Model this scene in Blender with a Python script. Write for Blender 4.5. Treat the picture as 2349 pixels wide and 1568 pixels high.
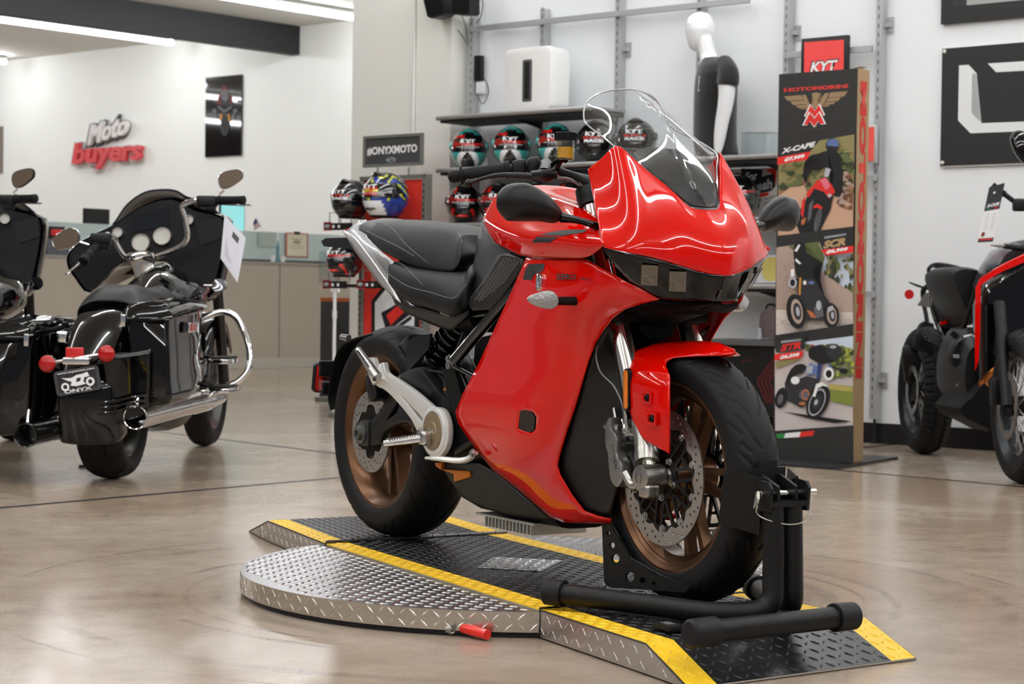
import bpy, bmesh, math, random
from math import sin, cos, pi, radians as RA, atan2, hypot, sqrt
from mathutils import Vector as V, Matrix, Quaternion
random.seed(7)
for o in list(bpy.data.objects): bpy.data.objects.remove(o)
SC = bpy.context.scene
COL = SC.collection
# ---------------------------------------------------------------- camera
FPX, CX, CY, HCAM = 4567.0, 1174.5, 784.0, 0.777
PITCH, ROLL = RA(1.186), RA(0.794)
_f = V((0, cos(PITCH), -sin(PITCH))); _r0 = V((1, 0, 0)); _u0 = _r0.cross(_f)
CR = cos(ROLL)*_r0 + sin(ROLL)*_u0; CU = -sin(ROLL)*_r0 + cos(ROLL)*_u0; CF = _f
CAM = V((0, 0, HCAM))
cd = bpy.data.cameras.new('camera'); cam = bpy.data.objects.new('camera', cd); COL.objects.link(cam)
cd.lens = 70.0; cd.sensor_width = 36.0; cd.sensor_fit = 'HORIZONTAL'; cd.clip_start = 0.05; cd.clip_end = 200
cam.matrix_world = Matrix(((CR.x, CU.x, -CF.x, CAM.x), (CR.y, CU.y, -CF.y, CAM.y), (CR.z, CU.z, -CF.z, CAM.z), (0, 0, 0, 1)))
cd.dof.use_dof = True; cd.dof.focus_distance = 4.75; cd.dof.aperture_fstop = 9.5
SC.camera = cam
# ---------------------------------------------------------------- light and exposure
SC.view_settings.view_transform = 'Standard'; SC.view_settings.look = 'None'
SC.view_settings.gamma = 1.0; SC.view_settings.use_curve_mapping = False
SC.view_settings.exposure = 0.03
W = bpy.data.worlds.new('world'); SC.world = W; W.use_nodes = True
W.node_tree.nodes['Background'].inputs[0].default_value = (0.84, 0.90, 1.0, 1)
W.node_tree.nodes['Background'].inputs[1].default_value = 0.22
CEIL = 4.2; TUBE_E = 38.0
# ---------------------------------------------------------------- frames
def ray(u, v): return (CF*FPX + CR*(u-CX) - CU*(v-CY)).normalized()
class Frame:
    """local x runs to the right and towards the viewer, local y away, z up"""
    def __init__(s, o, deg): s.o = V(o); s.a = RA(deg); s.x = V((cos(s.a), sin(s.a), 0)); s.y = V((-sin(s.a), cos(s.a), 0))
    def w(s, x, y, z): return s.o + s.x*x + s.y*y + V((0, 0, z))
    def p(s, u, v, y=0.0):
        d = ray(u, v); t = ((s.o-CAM).dot(s.y)+y)/d.dot(s.y); q = CAM+d*t-s.o
        return V((q.dot(s.x), y, q.z))
    def ps(s, pts, y=0.0): return [s.p(u, v, y) for u, v in pts]
def gz(u, v, z=0.0):
    d = ray(u, v); t = (z-HCAM)/d.z; return CAM+d*t
def at(u, v, depth):
    d = ray(u, v); return CAM + d*(depth/d.y)
WALL = Frame((2.039, 11.191, 0), -40.96)
# ---------------------------------------------------------------- materials
MATS = {}
def lin(c): return tuple(((x/255.)/12.92 if x/255. <= .04045 else ((x/255.+.055)/1.055)**2.4) for x in c)
def mat(name, rgb, rough=.5, metal=0., coat=0., spec=.5, trans=0., ior=1.45, bump=None, emit=None, emit_s=0., var=None, sheen=0., coat_r=.03):
    if name in MATS: return MATS[name]
    m = bpy.data.materials.new(name); m.use_nodes = True; nt = m.node_tree; b = nt.nodes['Principled BSDF']
    c = lin(rgb); b.inputs['Base Color'].default_value = (*c, 1)
    b.inputs['Roughness'].default_value = rough; b.inputs['Metallic'].default_value = metal
    b.inputs['Coat Weight'].default_value = coat; b.inputs['Coat Roughness'].default_value = coat_r
    b.inputs['Specular IOR Level'].default_value = spec; b.inputs['Transmission Weight'].default_value = trans; b.inputs['IOR'].default_value = ior
    if sheen: b.inputs['Sheen Weight'].default_value = sheen
    if emit: b.inputs['Emission Color'].default_value = (*lin(emit), 1); b.inputs['Emission Strength'].default_value = emit_s
    if bump or var:
        tc = nt.nodes.new('ShaderNodeTexCoord')
        n = nt.nodes.new('ShaderNodeTexNoise'); n.inputs['Scale'].default_value = (bump or var)[0]; n.inputs['Detail'].default_value = 4
        nt.links.new(tc.outputs['Object'], n.inputs['Vector'])
        if bump:
            bp = nt.nodes.new('ShaderNodeBump'); bp.inputs['Strength'].default_value = bump[1]; bp.inputs['Distance'].default_value = bump[2]
            nt.links.new(n.outputs['Fac'], bp.inputs['Height']); nt.links.new(bp.outputs['Normal'], b.inputs['Normal'])
        if var:
            n2 = nt.nodes.new('ShaderNodeTexNoise'); n2.inputs['Scale'].default_value = var[0]; n2.inputs['Detail'].default_value = 5
            nt.links.new(tc.outputs['Object'], n2.inputs['Vector'])
            mx = nt.nodes.new('ShaderNodeMix'); mx.data_type = 'RGBA'
            k = var[1]; mx.inputs[6].default_value = (*[x*(1-k) for x in c], 1); mx.inputs[7].default_value = (*[min(1, x*(1+k)) for x in c], 1)
            nt.links.new(n2.outputs['Fac'], mx.inputs[0]); nt.links.new(mx.outputs[2], b.inputs['Base Color'])
    MATS[name] = m; return m
def glass(name, rgb=(240, 245, 245), alpha=.18, rough=.02):
    """thin clear sheet: mostly see-through with a fresnel gloss"""
    if name in MATS: return MATS[name]
    m = bpy.data.materials.new(name); m.use_nodes = True; nt = m.node_tree; nt.nodes.clear()
    o = nt.nodes.new('ShaderNodeOutputMaterial'); t = nt.nodes.new('ShaderNodeBsdfTransparent'); g = nt.nodes.new('ShaderNodeBsdfGlossy')
    t.inputs[0].default_value = (*lin(rgb), 1); g.inputs['Roughness'].default_value = rough
    lw = nt.nodes.new('ShaderNodeLayerWeight'); fr = nt.nodes.new('ShaderNodeMath'); fr.operation = 'POWER'; fr.inputs[1].default_value = 4.0; nt.links.new(lw.outputs['Facing'], fr.inputs[0])
    ad = nt.nodes.new('ShaderNodeMath'); ad.operation = 'MULTIPLY_ADD'; ad.inputs[1].default_value = .85; ad.inputs[2].default_value = .035+alpha
    mx = nt.nodes.new('ShaderNodeMixShader'); nt.links.new(fr.outputs[0], ad.inputs[0]); nt.links.new(ad.outputs[0], mx.inputs[0])
    nt.links.new(t.outputs[0], mx.inputs[1]); nt.links.new(g.outputs[0], mx.inputs[2]); nt.links.new(mx.outputs[0], o.inputs[0])
    MATS[name] = m; return m
RED = mat('red_paint', (206, 8, 1), .4, coat=1., coat_r=.012, spec=.0)
BLK = mat('gloss_black', (5, 5, 6), .3, coat=1., coat_r=.012, spec=0.)
SAT = mat('satin_black', (13, 13, 14), .40, spec=.35, bump=(900, .15, .0004))
MATT = mat('matt_black', (9, 9, 9), .6, spec=.2)
CAST = mat('textured_black', (16, 16, 16), .5, bump=(700, .5, .0006))
PLAS = mat('black_plastic', (14, 14, 15), .38, spec=.35)
RUB = mat('rubber', (15, 15, 16), .6, spec=.25)
LEA = mat('seat_leather', (17, 18, 20), .5, spec=.3, bump=(1400, .4, .0004))
CHR = mat('chrome', (232, 232, 232), .05, 1.)
STL = mat('brushed_steel', (190, 190, 190), .28, 1.)
SIL = mat('satin_silver', (214, 213, 208), .33, 1.)
SILP = mat('silver_paint', (208, 208, 206), .30, .75, coat=.6)
GRYP = mat('grey_silver_paint', (150, 150, 152), .34, .75, coat=.5)
BRZ = mat('bronze_paint', (98, 68, 46), .30, .7)
GOLD = mat('gold_anodised', (186, 140, 80), .4, .8)
ORG = mat('orange_anodised', (206, 120, 40), .4, .6)
WHT = mat('white_print', (235, 235, 235), .5)
REDP = mat('red_print', (214, 34, 28), .5)
BLKP = mat('black_print', (16, 16, 16), .5)
SIGR = mat('red_lens', (168, 5, 6), .25, coat=.8, spec=.2)
AMB = mat('amber_lens', (225, 120, 10), .2, coat=1., bump=(300, .6, .001))
# ---------------------------------------------------------------- mesh helpers
def fin(name, bm, m, parent=None, smooth=True, ang=40):
    me = bpy.data.meshes.new(name)
    bmesh.ops.remove_doubles(bm, verts=bm.verts, dist=1e-6)
    bmesh.ops.recalc_face_normals(bm, faces=bm.faces)
    for f in bm.faces: f.smooth = smooth
    bm.to_mesh(me); bm.free()
    o = bpy.data.objects.new(name, me); COL.objects.link(o)
    for x in (m if isinstance(m, (list, tuple)) else [m]): me.materials.append(x)
    if smooth:
        try: me.set_sharp_from_angle(angle=RA(ang))
        except Exception: pass
    if parent is not None: o.parent = parent
    return o
def tag(o, label=None, cat=None, group=None, kind=None):
    if label: o['label'] = label
    if cat: o['category'] = cat
    if group: o['group'] = group
    if kind: o['kind'] = kind
    return o
def thing(name, label, cat, loc=(0, 0, 0), deg=0, group=None):
    o = bpy.data.objects.new(name, None); o.empty_display_size = .05; COL.objects.link(o)
    o.location = loc; o.rotation_euler = (0, 0, RA(deg)); return tag(o, label, cat, group)
def struct(name, bm, m, smooth=False, parent=None):
    o = fin(name, bm, m, parent, smooth)
    if parent is None: o['kind'] = 'structure'
    return o
def NB(): return bmesh.new()
def box(bm, c, s, mt=None, bev=0., mi=0):
    M = Matrix.Translation(V(c)) @ (mt.to_4x4() if mt else Matrix.Identity(4)) @ Matrix.Diagonal((s[0], s[1], s[2], 1))
    r = bmesh.ops.create_cube(bm, size=1, matrix=M)
    vs = r['verts']; fs = {f for v in vs for f in v.link_faces}
    for f in fs: f.material_index = mi
    if bev:
        es = list({e for v in vs for e in v.link_edges})
        bmesh.ops.bevel(bm, geom=es, offset=bev, segments=3, profile=.5, affect='EDGES')
    return bm
def abox(bm, a, b, bev=0., mi=0):
    a = V(a); b = V(b); return box(bm, (a+b)/2, [abs(x) for x in (b-a)], bev=bev, mi=mi)
def frame_axes(d):
    d = V(d).normalized(); h = V((0, 0, 1)) if abs(d.z) < .9 else V((1, 0, 0))
    a = d.cross(h).normalized(); return a, d.cross(a).normalized(), d
def cyl(bm, p, q, r1, r2=None, n=24, cap=True, mi=0):
    p = V(p); q = V(q); r2 = r1 if r2 is None else r2; a, b, d = frame_axes(q-p)
    A = [bm.verts.new(p+(a*cos(2*pi*i/n)+b*sin(2*pi*i/n))*r1) for i in range(n)]
    B = [bm.verts.new(q+(a*cos(2*pi*i/n)+b*sin(2*pi*i/n))*r2) for i in range(n)]
    for i in range(n):
        f = bm.faces.new((A[i], A[(i+1) % n], B[(i+1) % n], B[i])); f.material_index = mi
    if cap:
        for L in (A, B): bm.faces.new(L).material_index = mi
    return bm
def turned(bm, p, q, prof, n=32, mi=0):
    """solid of revolution on the axis p->q; prof = [(t, r)], t in metres from p"""
    p = V(p); a, b, d = frame_axes(V(q)-p); R = []
    for t, r in prof:
        if r < 1e-6: R.append([bm.verts.new(p+d*t)])
        else: R.append([bm.verts.new(p+d*t+(a*cos(2*pi*i/n)+b*sin(2*pi*i/n))*r) for i in range(n)])
    for A, B in zip(R, R[1:]):
        for i in range(n):
            j = (i+1) % n
            if len(A) == 1 and len(B) == 1: continue
            if len(A) == 1: f = bm.faces.new((A[0], B[j], B[i]))
            elif len(B) == 1: f = bm.faces.new((A[i], A[j], B[0]))
            else: f = bm.faces.new((A[i], A[j], B[j], B[i]))
            f.material_index = mi
    return bm
def cr(pts, k=6, closed=False):
    """Catmull-Rom through pts (tuples of any length)"""
    P = [tuple(p) for p in pts]; n = len(P); out = []
    if n < 3 and not closed: 
        return [tuple(a+(b-a)*i/k for a, b in zip(P[0], P[1])) for i in range(k+1)]
    rng = range(n if closed else n-1)
    for i in rng:
        if closed: p0, p1, p2, p3 = P[(i-1) % n], P[i], P[(i+1) % n], P[(i+2) % n]
        else: p0, p1, p2, p3 = P[max(i-1, 0)], P[i], P[i+1], P[min(i+2, n-1)]
        for j in range(k):
            t = j/k; out.append(tuple(.5*((2*b)+(c-a)*t+(2*a-5*b+4*c-d)*t*t+(3*b-a-3*c+d)*t**3) for a, b, c, d in zip(p0, p1, p2, p3)))
    if not closed: out.append(P[-1])
    return out
def tube(bm, pts, r, n=12, k=6, closed=False, cap=True, mi=0, flat=1.0):
    """round bar through pts; r a number or a list per point"""
    P = [tuple(p)+((r[i] if isinstance(r, (list, tuple)) else r),) for i, p in enumerate(pts)]
    Q = cr(P, k, closed) if k > 1 else P
    C = [V(q[:3]) for q in Q]; Rr = [q[3] for q in Q]; m = len(C); rings = []
    up = None
    for i in range(m):
        d = (C[(i+1) % m]-C[i-1]) if closed else (C[min(i+1, m-1)]-C[max(i-1, 0)])
        if d.length < 1e-9: d = V((0, 0, 1))
        d.normalize()
        if up is None: up, _, _ = frame_axes(d)
        up = (up-d*up.dot(d)).normalized(); b = d.cross(up)
        rings.append([bm.verts.new(C[i]+(up*cos(2*pi*j/n)+b*sin(2*pi*j/n)*flat)*Rr[i]) for j in range(n)])
    for i in range(m if closed else m-1):
        A = rings[i]; B = rings[(i+1) % m]
        for j in range(n):
            try: bm.faces.new((A[j], A[(j+1) % n], B[(j+1) % n], B[j])).material_index = mi
            except ValueError: pass
    if cap and not closed:
        bm.faces.new(rings[0]).material_index = mi; bm.faces.new(rings[-1]).material_index = mi
    return bm
def loft(bm, rings, cap=True, closed=True, mi=0):
    R = [[bm.verts.new(V(p)) for p in r] for r in rings]; n = len(R[0])
    for A, B in zip(R, R[1:]):
        for j in range(n if closed else n-1):
            f = bm.faces.new((A[j], A[(j+1) % n], B[(j+1) % n], B[j])); f.material_index = mi
    if cap and closed:
        bm.faces.new(R[0]).material_index = mi; bm.faces.new(R[-1]).material_index = mi
    return bm
def sheet(name, grid, m, parent, ku=4, kv=4, thick=.003, smooth=True, closed_v=False, off=-1.0, ang=40):
    """smooth curved panel through a grid of points, given a real thickness"""
    rows = [cr(r, kv) for r in grid]
    cols = list(zip(*rows)); cols = [cr(c, ku) for c in cols]; G = list(zip(*cols))
    bm = NB(); Vv = [[bm.verts.new(V(p)) for p in r] for r in G]
    for i in range(len(Vv)-1):
        for j in range(len(Vv[0])-1):
            q = (Vv[i][j], Vv[i][j+1], Vv[i+1][j+1], Vv[i+1][j])
            try: bm.faces.new(q)
            except ValueError: pass
    o = fin(name, bm, m, parent, smooth, ang)
    if thick:
        md = o.modifiers.new('solid', 'SOLIDIFY'); md.thickness = thick; md.offset = off
    return o
def curve_mesh(loops, depth=.002, bevel=0., smooth_loops=False):
    """flat shape (holes allowed) in local x,y with thickness 2*depth along z -> mesh"""
    cu = bpy.data.curves.new('tmp', 'CURVE'); cu.dimensions = '2D'; cu.fill_mode = 'BOTH'; cu.extrude = depth; cu.bevel_depth = bevel; cu.bevel_resolution = 1
    for L in loops:
        sp = cu.splines.new('POLY'); sp.points.add(len(L)-1); sp.use_cyclic_u = True
        for i, p in enumerate(L): sp.points[i].co = (p[0], p[1], 0, 1)
    ob = bpy.data.objects.new('tmp', cu); me = bpy.data.meshes.new_from_object(ob)
    bpy.data.objects.remove(ob); bpy.data.curves.remove(cu); return me
def plate(bm, loops, M, depth=.002, bevel=0., mi=0):
    """add a flat cut-out plate; loops in plate coordinates, M places it"""
    me = curve_mesh(loops, depth, bevel); me.transform(M)
    n0 = len(bm.faces); bm.from_mesh(me); bm.faces.ensure_lookup_table()
    for f in bm.faces[n0:]: f.material_index = mi
    bpy.data.meshes.remove(me); return bm
def basis(o, x, y):
    """matrix with plate x,y along the given directions"""
    x = V(x).normalized(); y = V(y); y = (y-x*y.dot(x)).normalized(); z = x.cross(y)
    return Matrix(((x.x, y.x, z.x, o[0]), (x.y, y.y, z.y, o[1]), (x.z, y.z, z.z, o[2]), (0, 0, 0, 1)))
XZ = lambda y=0: basis((0, y, 0), (1, 0, 0), (0, 0, 1))
def text_mesh(s, size=1., bold=0., depth=.0005, shear=0., space=1., align='CENTER'):
    cu = bpy.data.curves.new('tmp', 'FONT'); cu.body = s; cu.size = size; cu.offset = bold*size; cu.extrude = depth; cu.shear = shear
    cu.align_x = align; cu.align_y = 'CENTER'; cu.space_character = space; cu.resolution_u = 3
    ob = bpy.data.objects.new('tmp', cu); COL.objects.link(ob); dg = bpy.context.evaluated_depsgraph_get()
    me = bpy.data.meshes.new_from_object(ob.evaluated_get(dg)); bpy.data.objects.remove(ob); bpy.data.curves.remove(cu); return me
def text(name, s, M, w, h, m, parent, bold=0., shear=0., depth=.0006, fn=None, space=1.):
    """lettering fitted to a w x h box centred on M"""
    me = text_mesh(s, 1., bold, 0.0, shear, space)
    if not len(me.vertices): return None
    xs = [v.co.x for v in me.vertices]; ys = [v.co.y for v in me.vertices]
    cx, cy = (min(xs)+max(xs))/2, (min(ys)+max(ys))/2; sx = w/(max(xs)-min(xs)); sy = h/(max(ys)-min(ys))
    bm = NB(); bm.from_mesh(me); bpy.data.meshes.remove(me)
    for v in bm.verts: v.co = V(((v.co.x-cx)*sx, (v.co.y-cy)*sy, 0))
    r = bmesh.ops.extrude_face_region(bm, geom=bm.faces[:]); 
    for v in [g for g in r['geom'] if isinstance(g, bmesh.types.BMVert)]: v.co.z += depth
    for v in bm.verts: v.co = fn(v.co) if fn else M @ v.co
    return fin(name, bm, m, parent, False)
def mesh_thing(name, bm, m, label, cat, group=None, smooth=False, loc=None, deg=0):
    o = fin(name, bm, m, None, smooth)
    if loc is not None: o.location = loc; o.rotation_euler = (0, 0, RA(deg))
    return tag(o, label, cat, group)
def circ(cx, cy, r, n=20, a0=0): return [(cx+r*cos(a0+2*pi*i/n), cy+r*sin(a0+2*pi*i/n)) for i in range(n)]
def rrect(cx, cy, w, h, r, k=5):
    o = []
    for sx, sy, a in ((1, 1, 0), (-1, 1, 90), (-1, -1, 180), (1, -1, 270)):
        for i in range(k+1):
            t = RA(a+90*i/k); o.append((cx+sx*(w/2-r)+r*cos(t), cy+sy*(h/2-r)+r*sin(t)))
    return o
def copy_tree(o, parent=None):
    c = o.copy(); COL.objects.link(c)
    if parent is not None: c.parent = parent
    for ch in list(o.children): copy_tree(ch, c)
    return c
# ================================================================ the room
def floor_material():
    m = bpy.data.materials.new('polished_concrete'); m.use_nodes = True; nt = m.node_tree; N = nt.nodes; L = nt.links; b = N['Principled BSDF']
    tc = N.new('ShaderNodeTexCoord')
    def noise(sc, det, rough=.6, dist=0.):
        n = N.new('ShaderNodeTexNoise'); n.inputs['Scale'].default_value = sc; n.inputs['Detail'].default_value = det; n.inputs['Roughness'].default_value = rough; n.inputs['Distortion'].default_value = dist
        L.new(tc.outputs['Object'], n.inputs['Vector']); return n
    big = noise(.9, 5, .55, .8); sp = noise(260, 2, .7); mid = noise(9, 6, .7)
    r1 = N.new('ShaderNodeValToRGB'); r1.color_ramp.elements[0].position = .33; r1.color_ramp.elements[1].position = .68
    r1.color_ramp.elements[0].color = (*lin((156, 137, 118)), 1); r1.color_ramp.elements[1].color = (*lin((190, 176, 160)), 1)
    L.new(big.outputs['Fac'], r1.inputs[0])
    mx = N.new('ShaderNodeMix'); mx.data_type = 'RGBA'; mx.blend_type = 'MULTIPLY'; mx.inputs[0].default_value = .75
    r2 = N.new('ShaderNodeValToRGB'); r2.color_ramp.elements[0].position = .28; r2.color_ramp.elements[1].position = .52
    r2.color_ramp.elements[0].color = (.42, .38, .34, 1); r2.color_ramp.elements[1].color = (1, 1, 1, 1)
    L.new(sp.outputs['Fac'], r2.inputs[0]); L.new(r1.outputs[0], mx.inputs[6]); L.new(r2.outputs[0], mx.inputs[7])
    mx2 = N.new('ShaderNodeMix'); mx2.data_type = 'RGBA'; mx2.blend_type = 'MULTIPLY'; mx2.inputs[0].default_value = .35
    r3 = N.new('ShaderNodeValToRGB'); r3.color_ramp.elements[0].position = .38; r3.color_ramp.elements[1].position = .6
    r3.color_ramp.elements[0].color = (.72, .68, .64, 1); r3.color_ramp.elements[1].color = (1, 1, 1, 1)
    L.new(mid.outputs['Fac'], r3.inputs[0]); L.new(mx.outputs[2], mx2.inputs[6]); L.new(r3.outputs[0], mx2.inputs[7])
    prev = mx2.outputs[2]
    # worn tyre-mark rings round the turntable
    sub = N.new('ShaderNodeVectorMath'); sub.operation = 'DISTANCE'; sub.inputs[1].default_value = (TT.x, TT.y, 0); L.new(tc.outputs['Object'], sub.inputs[0])
    wob = noise(2.2, 3)
    ad = N.new('ShaderNodeMath'); ad.operation = 'MULTIPLY_ADD'; ad.inputs[1].default_value = .05; L.new(wob.outputs['Fac'], ad.inputs[0]); L.new(sub.outputs['Value'], ad.inputs[2])
    for rad, wd, st in ((.83, .035, .55), (.92, .012, .6), (1.0, .018, .7), (1.28, .03, .5), (1.42, .012, .6)):
        s1 = N.new('ShaderNodeMath'); s1.operation = 'SUBTRACT'; s1.inputs[1].default_value = rad; L.new(ad.outputs[0], s1.inputs[0])
        s2 = N.new('ShaderNodeMath'); s2.operation = 'ABSOLUTE'; L.new(s1.outputs[0], s2.inputs[0])
        mr = N.new('ShaderNodeMapRange'); mr.inputs[1].default_value = wd; mr.inputs[2].default_value = wd*.3; mr.inputs[3].default_value = 0; mr.inputs[4].default_value = st
        L.new(s2.outputs[0], mr.inputs[0])
        ml = N.new('ShaderNodeMath'); ml.operation = 'MULTIPLY'; L.new(mr.outputs[0], ml.inputs[0])
        pat = noise(1.7+rad, 4); rr = N.new('ShaderNodeMapRange'); rr.inputs[1].default_value = .42; rr.inputs[2].default_value = .62; L.new(pat.outputs['Fac'], rr.inputs[0]); L.new(rr.outputs[0], ml.inputs[1])
        q = N.new('ShaderNodeMix'); q.data_type = 'RGBA'; q.inputs[7].default_value = (*lin((112, 98, 86)), 1)
        L.new(ml.outputs[0], q.inputs[0]); L.new(prev, q.inputs[6]); prev = q.outputs[2]
    L.new(prev, b.inputs['Base Color'])
    rg = N.new('ShaderNodeMapRange'); rg.inputs[3].default_value = .13; rg.inputs[4].default_value = .26; L.new(mid.outputs['Fac'], rg.inputs[0]); L.new(rg.outputs[0], b.inputs['Roughness'])
    b.inputs['Specular IOR Level'].default_value = .6
    bw = noise(3.2, 3); bp = N.new('ShaderNodeBump'); bp.inputs['Strength'].default_value = .12; bp.inputs['Distance'].default_value = .01
    L.new(bw.outputs['Fac'], bp.inputs['Height']); L.new(bp.outputs['Normal'], b.inputs['Normal'])
    return m
PLAT = Frame((0.069, 4.571, 0), -63.0)       # near edge of the turntable deck, at the joint with the front ramp
TT = PLAT.w(-.65, .305, 0)
FLOORM = floor_material()
bm = NB(); 
vs = [bm.verts.new(p) for p in ((-30, -8, 0), (22, -8, 0), (22, 45, 0), (-30, 45, 0))]; bm.faces.new(vs)
struct('floor', bm, FLOORM)
WALLM = mat('white_wall', (233, 236, 238), .75, var=(1.2, .02), bump=(60, .08, .002))
WALLC = mat('warm_wall', (220, 219, 212), .75, var=(1.2, .02))
CEILM = mat('ceiling_paint', (214, 212, 206), .85)
DARKJ = mat('joint_sealant', (40, 39, 40), .4, spec=.2)
# wall with the shelving; WALL local y=0 is the face of the slotted standards, the plaster lies 6 cm behind
def wallbox(bm, x0, x1, y0, y1, z0, z1, F=WALL, mi=0):
    P = [F.w(x, y, z) for z in (z0, z1) for x, y in ((x0, y0), (x1, y0), (x1, y1), (x0, y1))]
    v = [bm.verts.new(p) for p in P]
    for q in ((0, 1, 2, 3), (4, 5, 6, 7), (0, 1, 5, 4), (1, 2, 6, 5), (2, 3, 7, 6), (3, 0, 4, 7)): bm.faces.new([v[i] for i in q]).material_index = mi
    return bm
WY = .07
e = WALL.p(1066, 200, WY).x; colx0 = WALL.p(808, 200, -.1).x; colx1 = WALL.p(1034, 200, -.1).x
wx0, wz0 = WALL.p(2164, 57, WY).x, WALL.p(2164, 57, WY).z
bm = NB(); wallbox(bm, colx0+.02, wx0, WY, WY+.25, 0, CEIL); wallbox(bm, wx0, wx0+1.9, WY, WY+.25, 0, wz0); wallbox(bm, wx0, wx0+1.9, WY, WY+.25, wz0+1.0, CEIL); wallbox(bm, wx0+1.9, 9, WY, WY+.25, 0, CEIL)
struct('wall_right', bm, WALLM)
bm = NB(); wallbox(bm, colx0, colx1, -.1, WY-.001, 0, CEIL); struct('wall_pilaster', bm, WALLC)
BACK = Frame(at(300, 107, (CEIL-HCAM)*4567/570), -40.96); BACK.o.z = 0
bm = NB(); wallbox(bm, -14, 16, 0, .2, 0, CEIL, BACK); struct('wall_back', bm, mat('back_wall_white', (246, 247, 243), .75, var=(1.2, .015)))
bm = NB(); vs = [bm.verts.new(p) for p in ((-30, -8, CEIL), (22, -8, CEIL), (22, 45, CEIL), (-30, 45, CEIL))]; bm.faces.new(vs); struct('ceiling', bm, CEILM)
bm = NB(); wallbox(bm, colx1+.03, 9, WY-.012, WY-.001, 0, .115); struct('baseboard_right', bm, mat('black_baseboard', (16, 16, 17), .4))
# window_1: black framed, upper right
bm = NB(); F = WALL
for x0, x1, z0, z1 in ((0, 1.9, 0, .09), (0, 1.9, .91, 1.0), (0, .075, .09, .91), (1.825, 1.9, .09, .91), (.90, 1.02, .09, .91)):
    wallbox(bm, wx0+x0, wx0+x1, WY-.03, WY+.12, wz0+z0, wz0+z1)
w = struct('window_1', bm, mat('window_frame_black', (20, 20, 20), .4))
bm = NB(); wallbox(bm, wx0+.075, wx0+1.825, WY+.03, WY+.036, wz0+.09, wz0+.91); fin('pane', bm, glass('window_glass', (235, 240, 240), .05), w, False)
bm = NB(); wallbox(bm, wx0-.5, wx0+3, WY+2.2, WY+2.3, 0, CEIL); struct('wall_beyond', bm, mat('grey_plaster', (196, 198, 200), .8, var=(3, .06)))
# ceiling beam along the hall (runs square to the shelf wall)
HALL = Frame(BACK.o, -40.96+90)
bl = BACK.p(688, 100, 0).x; btop = BACK.p(688, 58, 0).z; bbot = BACK.p(688, 126, 0).z
bm = NB(); wallbox(bm, bl-.16, bl, -24, 0, bbot, CEIL-.001, BACK); struct('trim_1', bm, mat('beam_black', (30, 31, 32), .6))
# floor joints: thin strips of sealant let into the slab
def strip(name, a, b, w=.04):
    a = V(a); b = V(b); d = (b-a).normalized(); s = V((-d.y, d.x, 0))*w/2; bm = NB()
    bm.faces.new([bm.verts.new(p+V((0, 0, .0006))) for p in (a-s, b-s, b+s, a+s)]); return struct(name, bm, DARKJ)
a, b = gz(0, 1164.5), gz(782, 1094.6); d = (b-a).normalized(); strip('trim_2', a-d*6, b+d*.5)
a, b = gz(1940, 1079.3), gz(2337.5, 1115.3); d = (b-a).normalized(); strip('trim_3', a-d*1.0, b+d*3)
a, b = gz(545, 1012), gz(775, 1040); d = (b-a).normalized(); strip('trim_4', a-d*3, b+d*1)
a, b = gz(1984, 1026), gz(2060, 1017); strip('trim_5', a-(b-a)*2, b)
# ---------------------------------------------------------------- tube lights
TUBEM = mat('led_tube', (255, 255, 255), .3, emit=(250, 252, 255), emit_s=TUBE_E)
FIXM = mat('fixture_grey', (150, 150, 146), .5)
def tube_light(x, y0, y1, label, grp):
    """fixture under the ceiling in BACK frame, running along its y"""
    t = thing('led_tube_light', label, 'ceiling light', BACK.w(x, (y0+y1)/2, CEIL-.1), -40.96, grp); L = (y1-y0)/2
    bm = NB(); box(bm, (0, 0, .072), (.09, 2*L, .05), bev=.006); box(bm, (0, 0, .035), (.05, 2*L*.98, .03)); fin('housing', bm, FIXM, t, False)
    bm = NB(); cyl(bm, (0, -L, .005), (0, L, .005), .036, n=14); fin('tube', bm, TUBEM, t)
    return t
def line_x(u, v, z):   # where a pixel ray meets height z, in BACK coordinates
    q = gz(u, v, z)-BACK.o; return q.dot(BACK.x), q.dot(BACK.y)
Z = CEIL-.095
x1, y1 = line_x(395, 98, Z); _, y0 = line_x(0, 47, Z)
x2, y2 = line_x(790, 37, Z)
TX = [(x1, y1), (x2, y2)]
tube_light(x1, y1-6.2, y1, 'long lit tube light nearest the lettered sign, under the beam', 'tube lights on the ceiling')
tube_light(x2, y2-6, y2+.6, 'long lit tube light meeting the pilaster at the top of the photo', 'tube lights on the ceiling')
x3, y3 = line_x(12, 142, Z)
tube_light(x3, y3-3, y3, 'short end of a tube light at the left edge under the ceiling', 'tube lights on the ceiling')
for dx_ in (-5, -8.5):  # unseen tubes added to brighten the back wall and counter
    tube_light(x1+dx_, y1-9.5, y1-2.5, 'added unseen tube light left of view, brightening the back wall and counter', 'added tube lights over the back hall')
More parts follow.
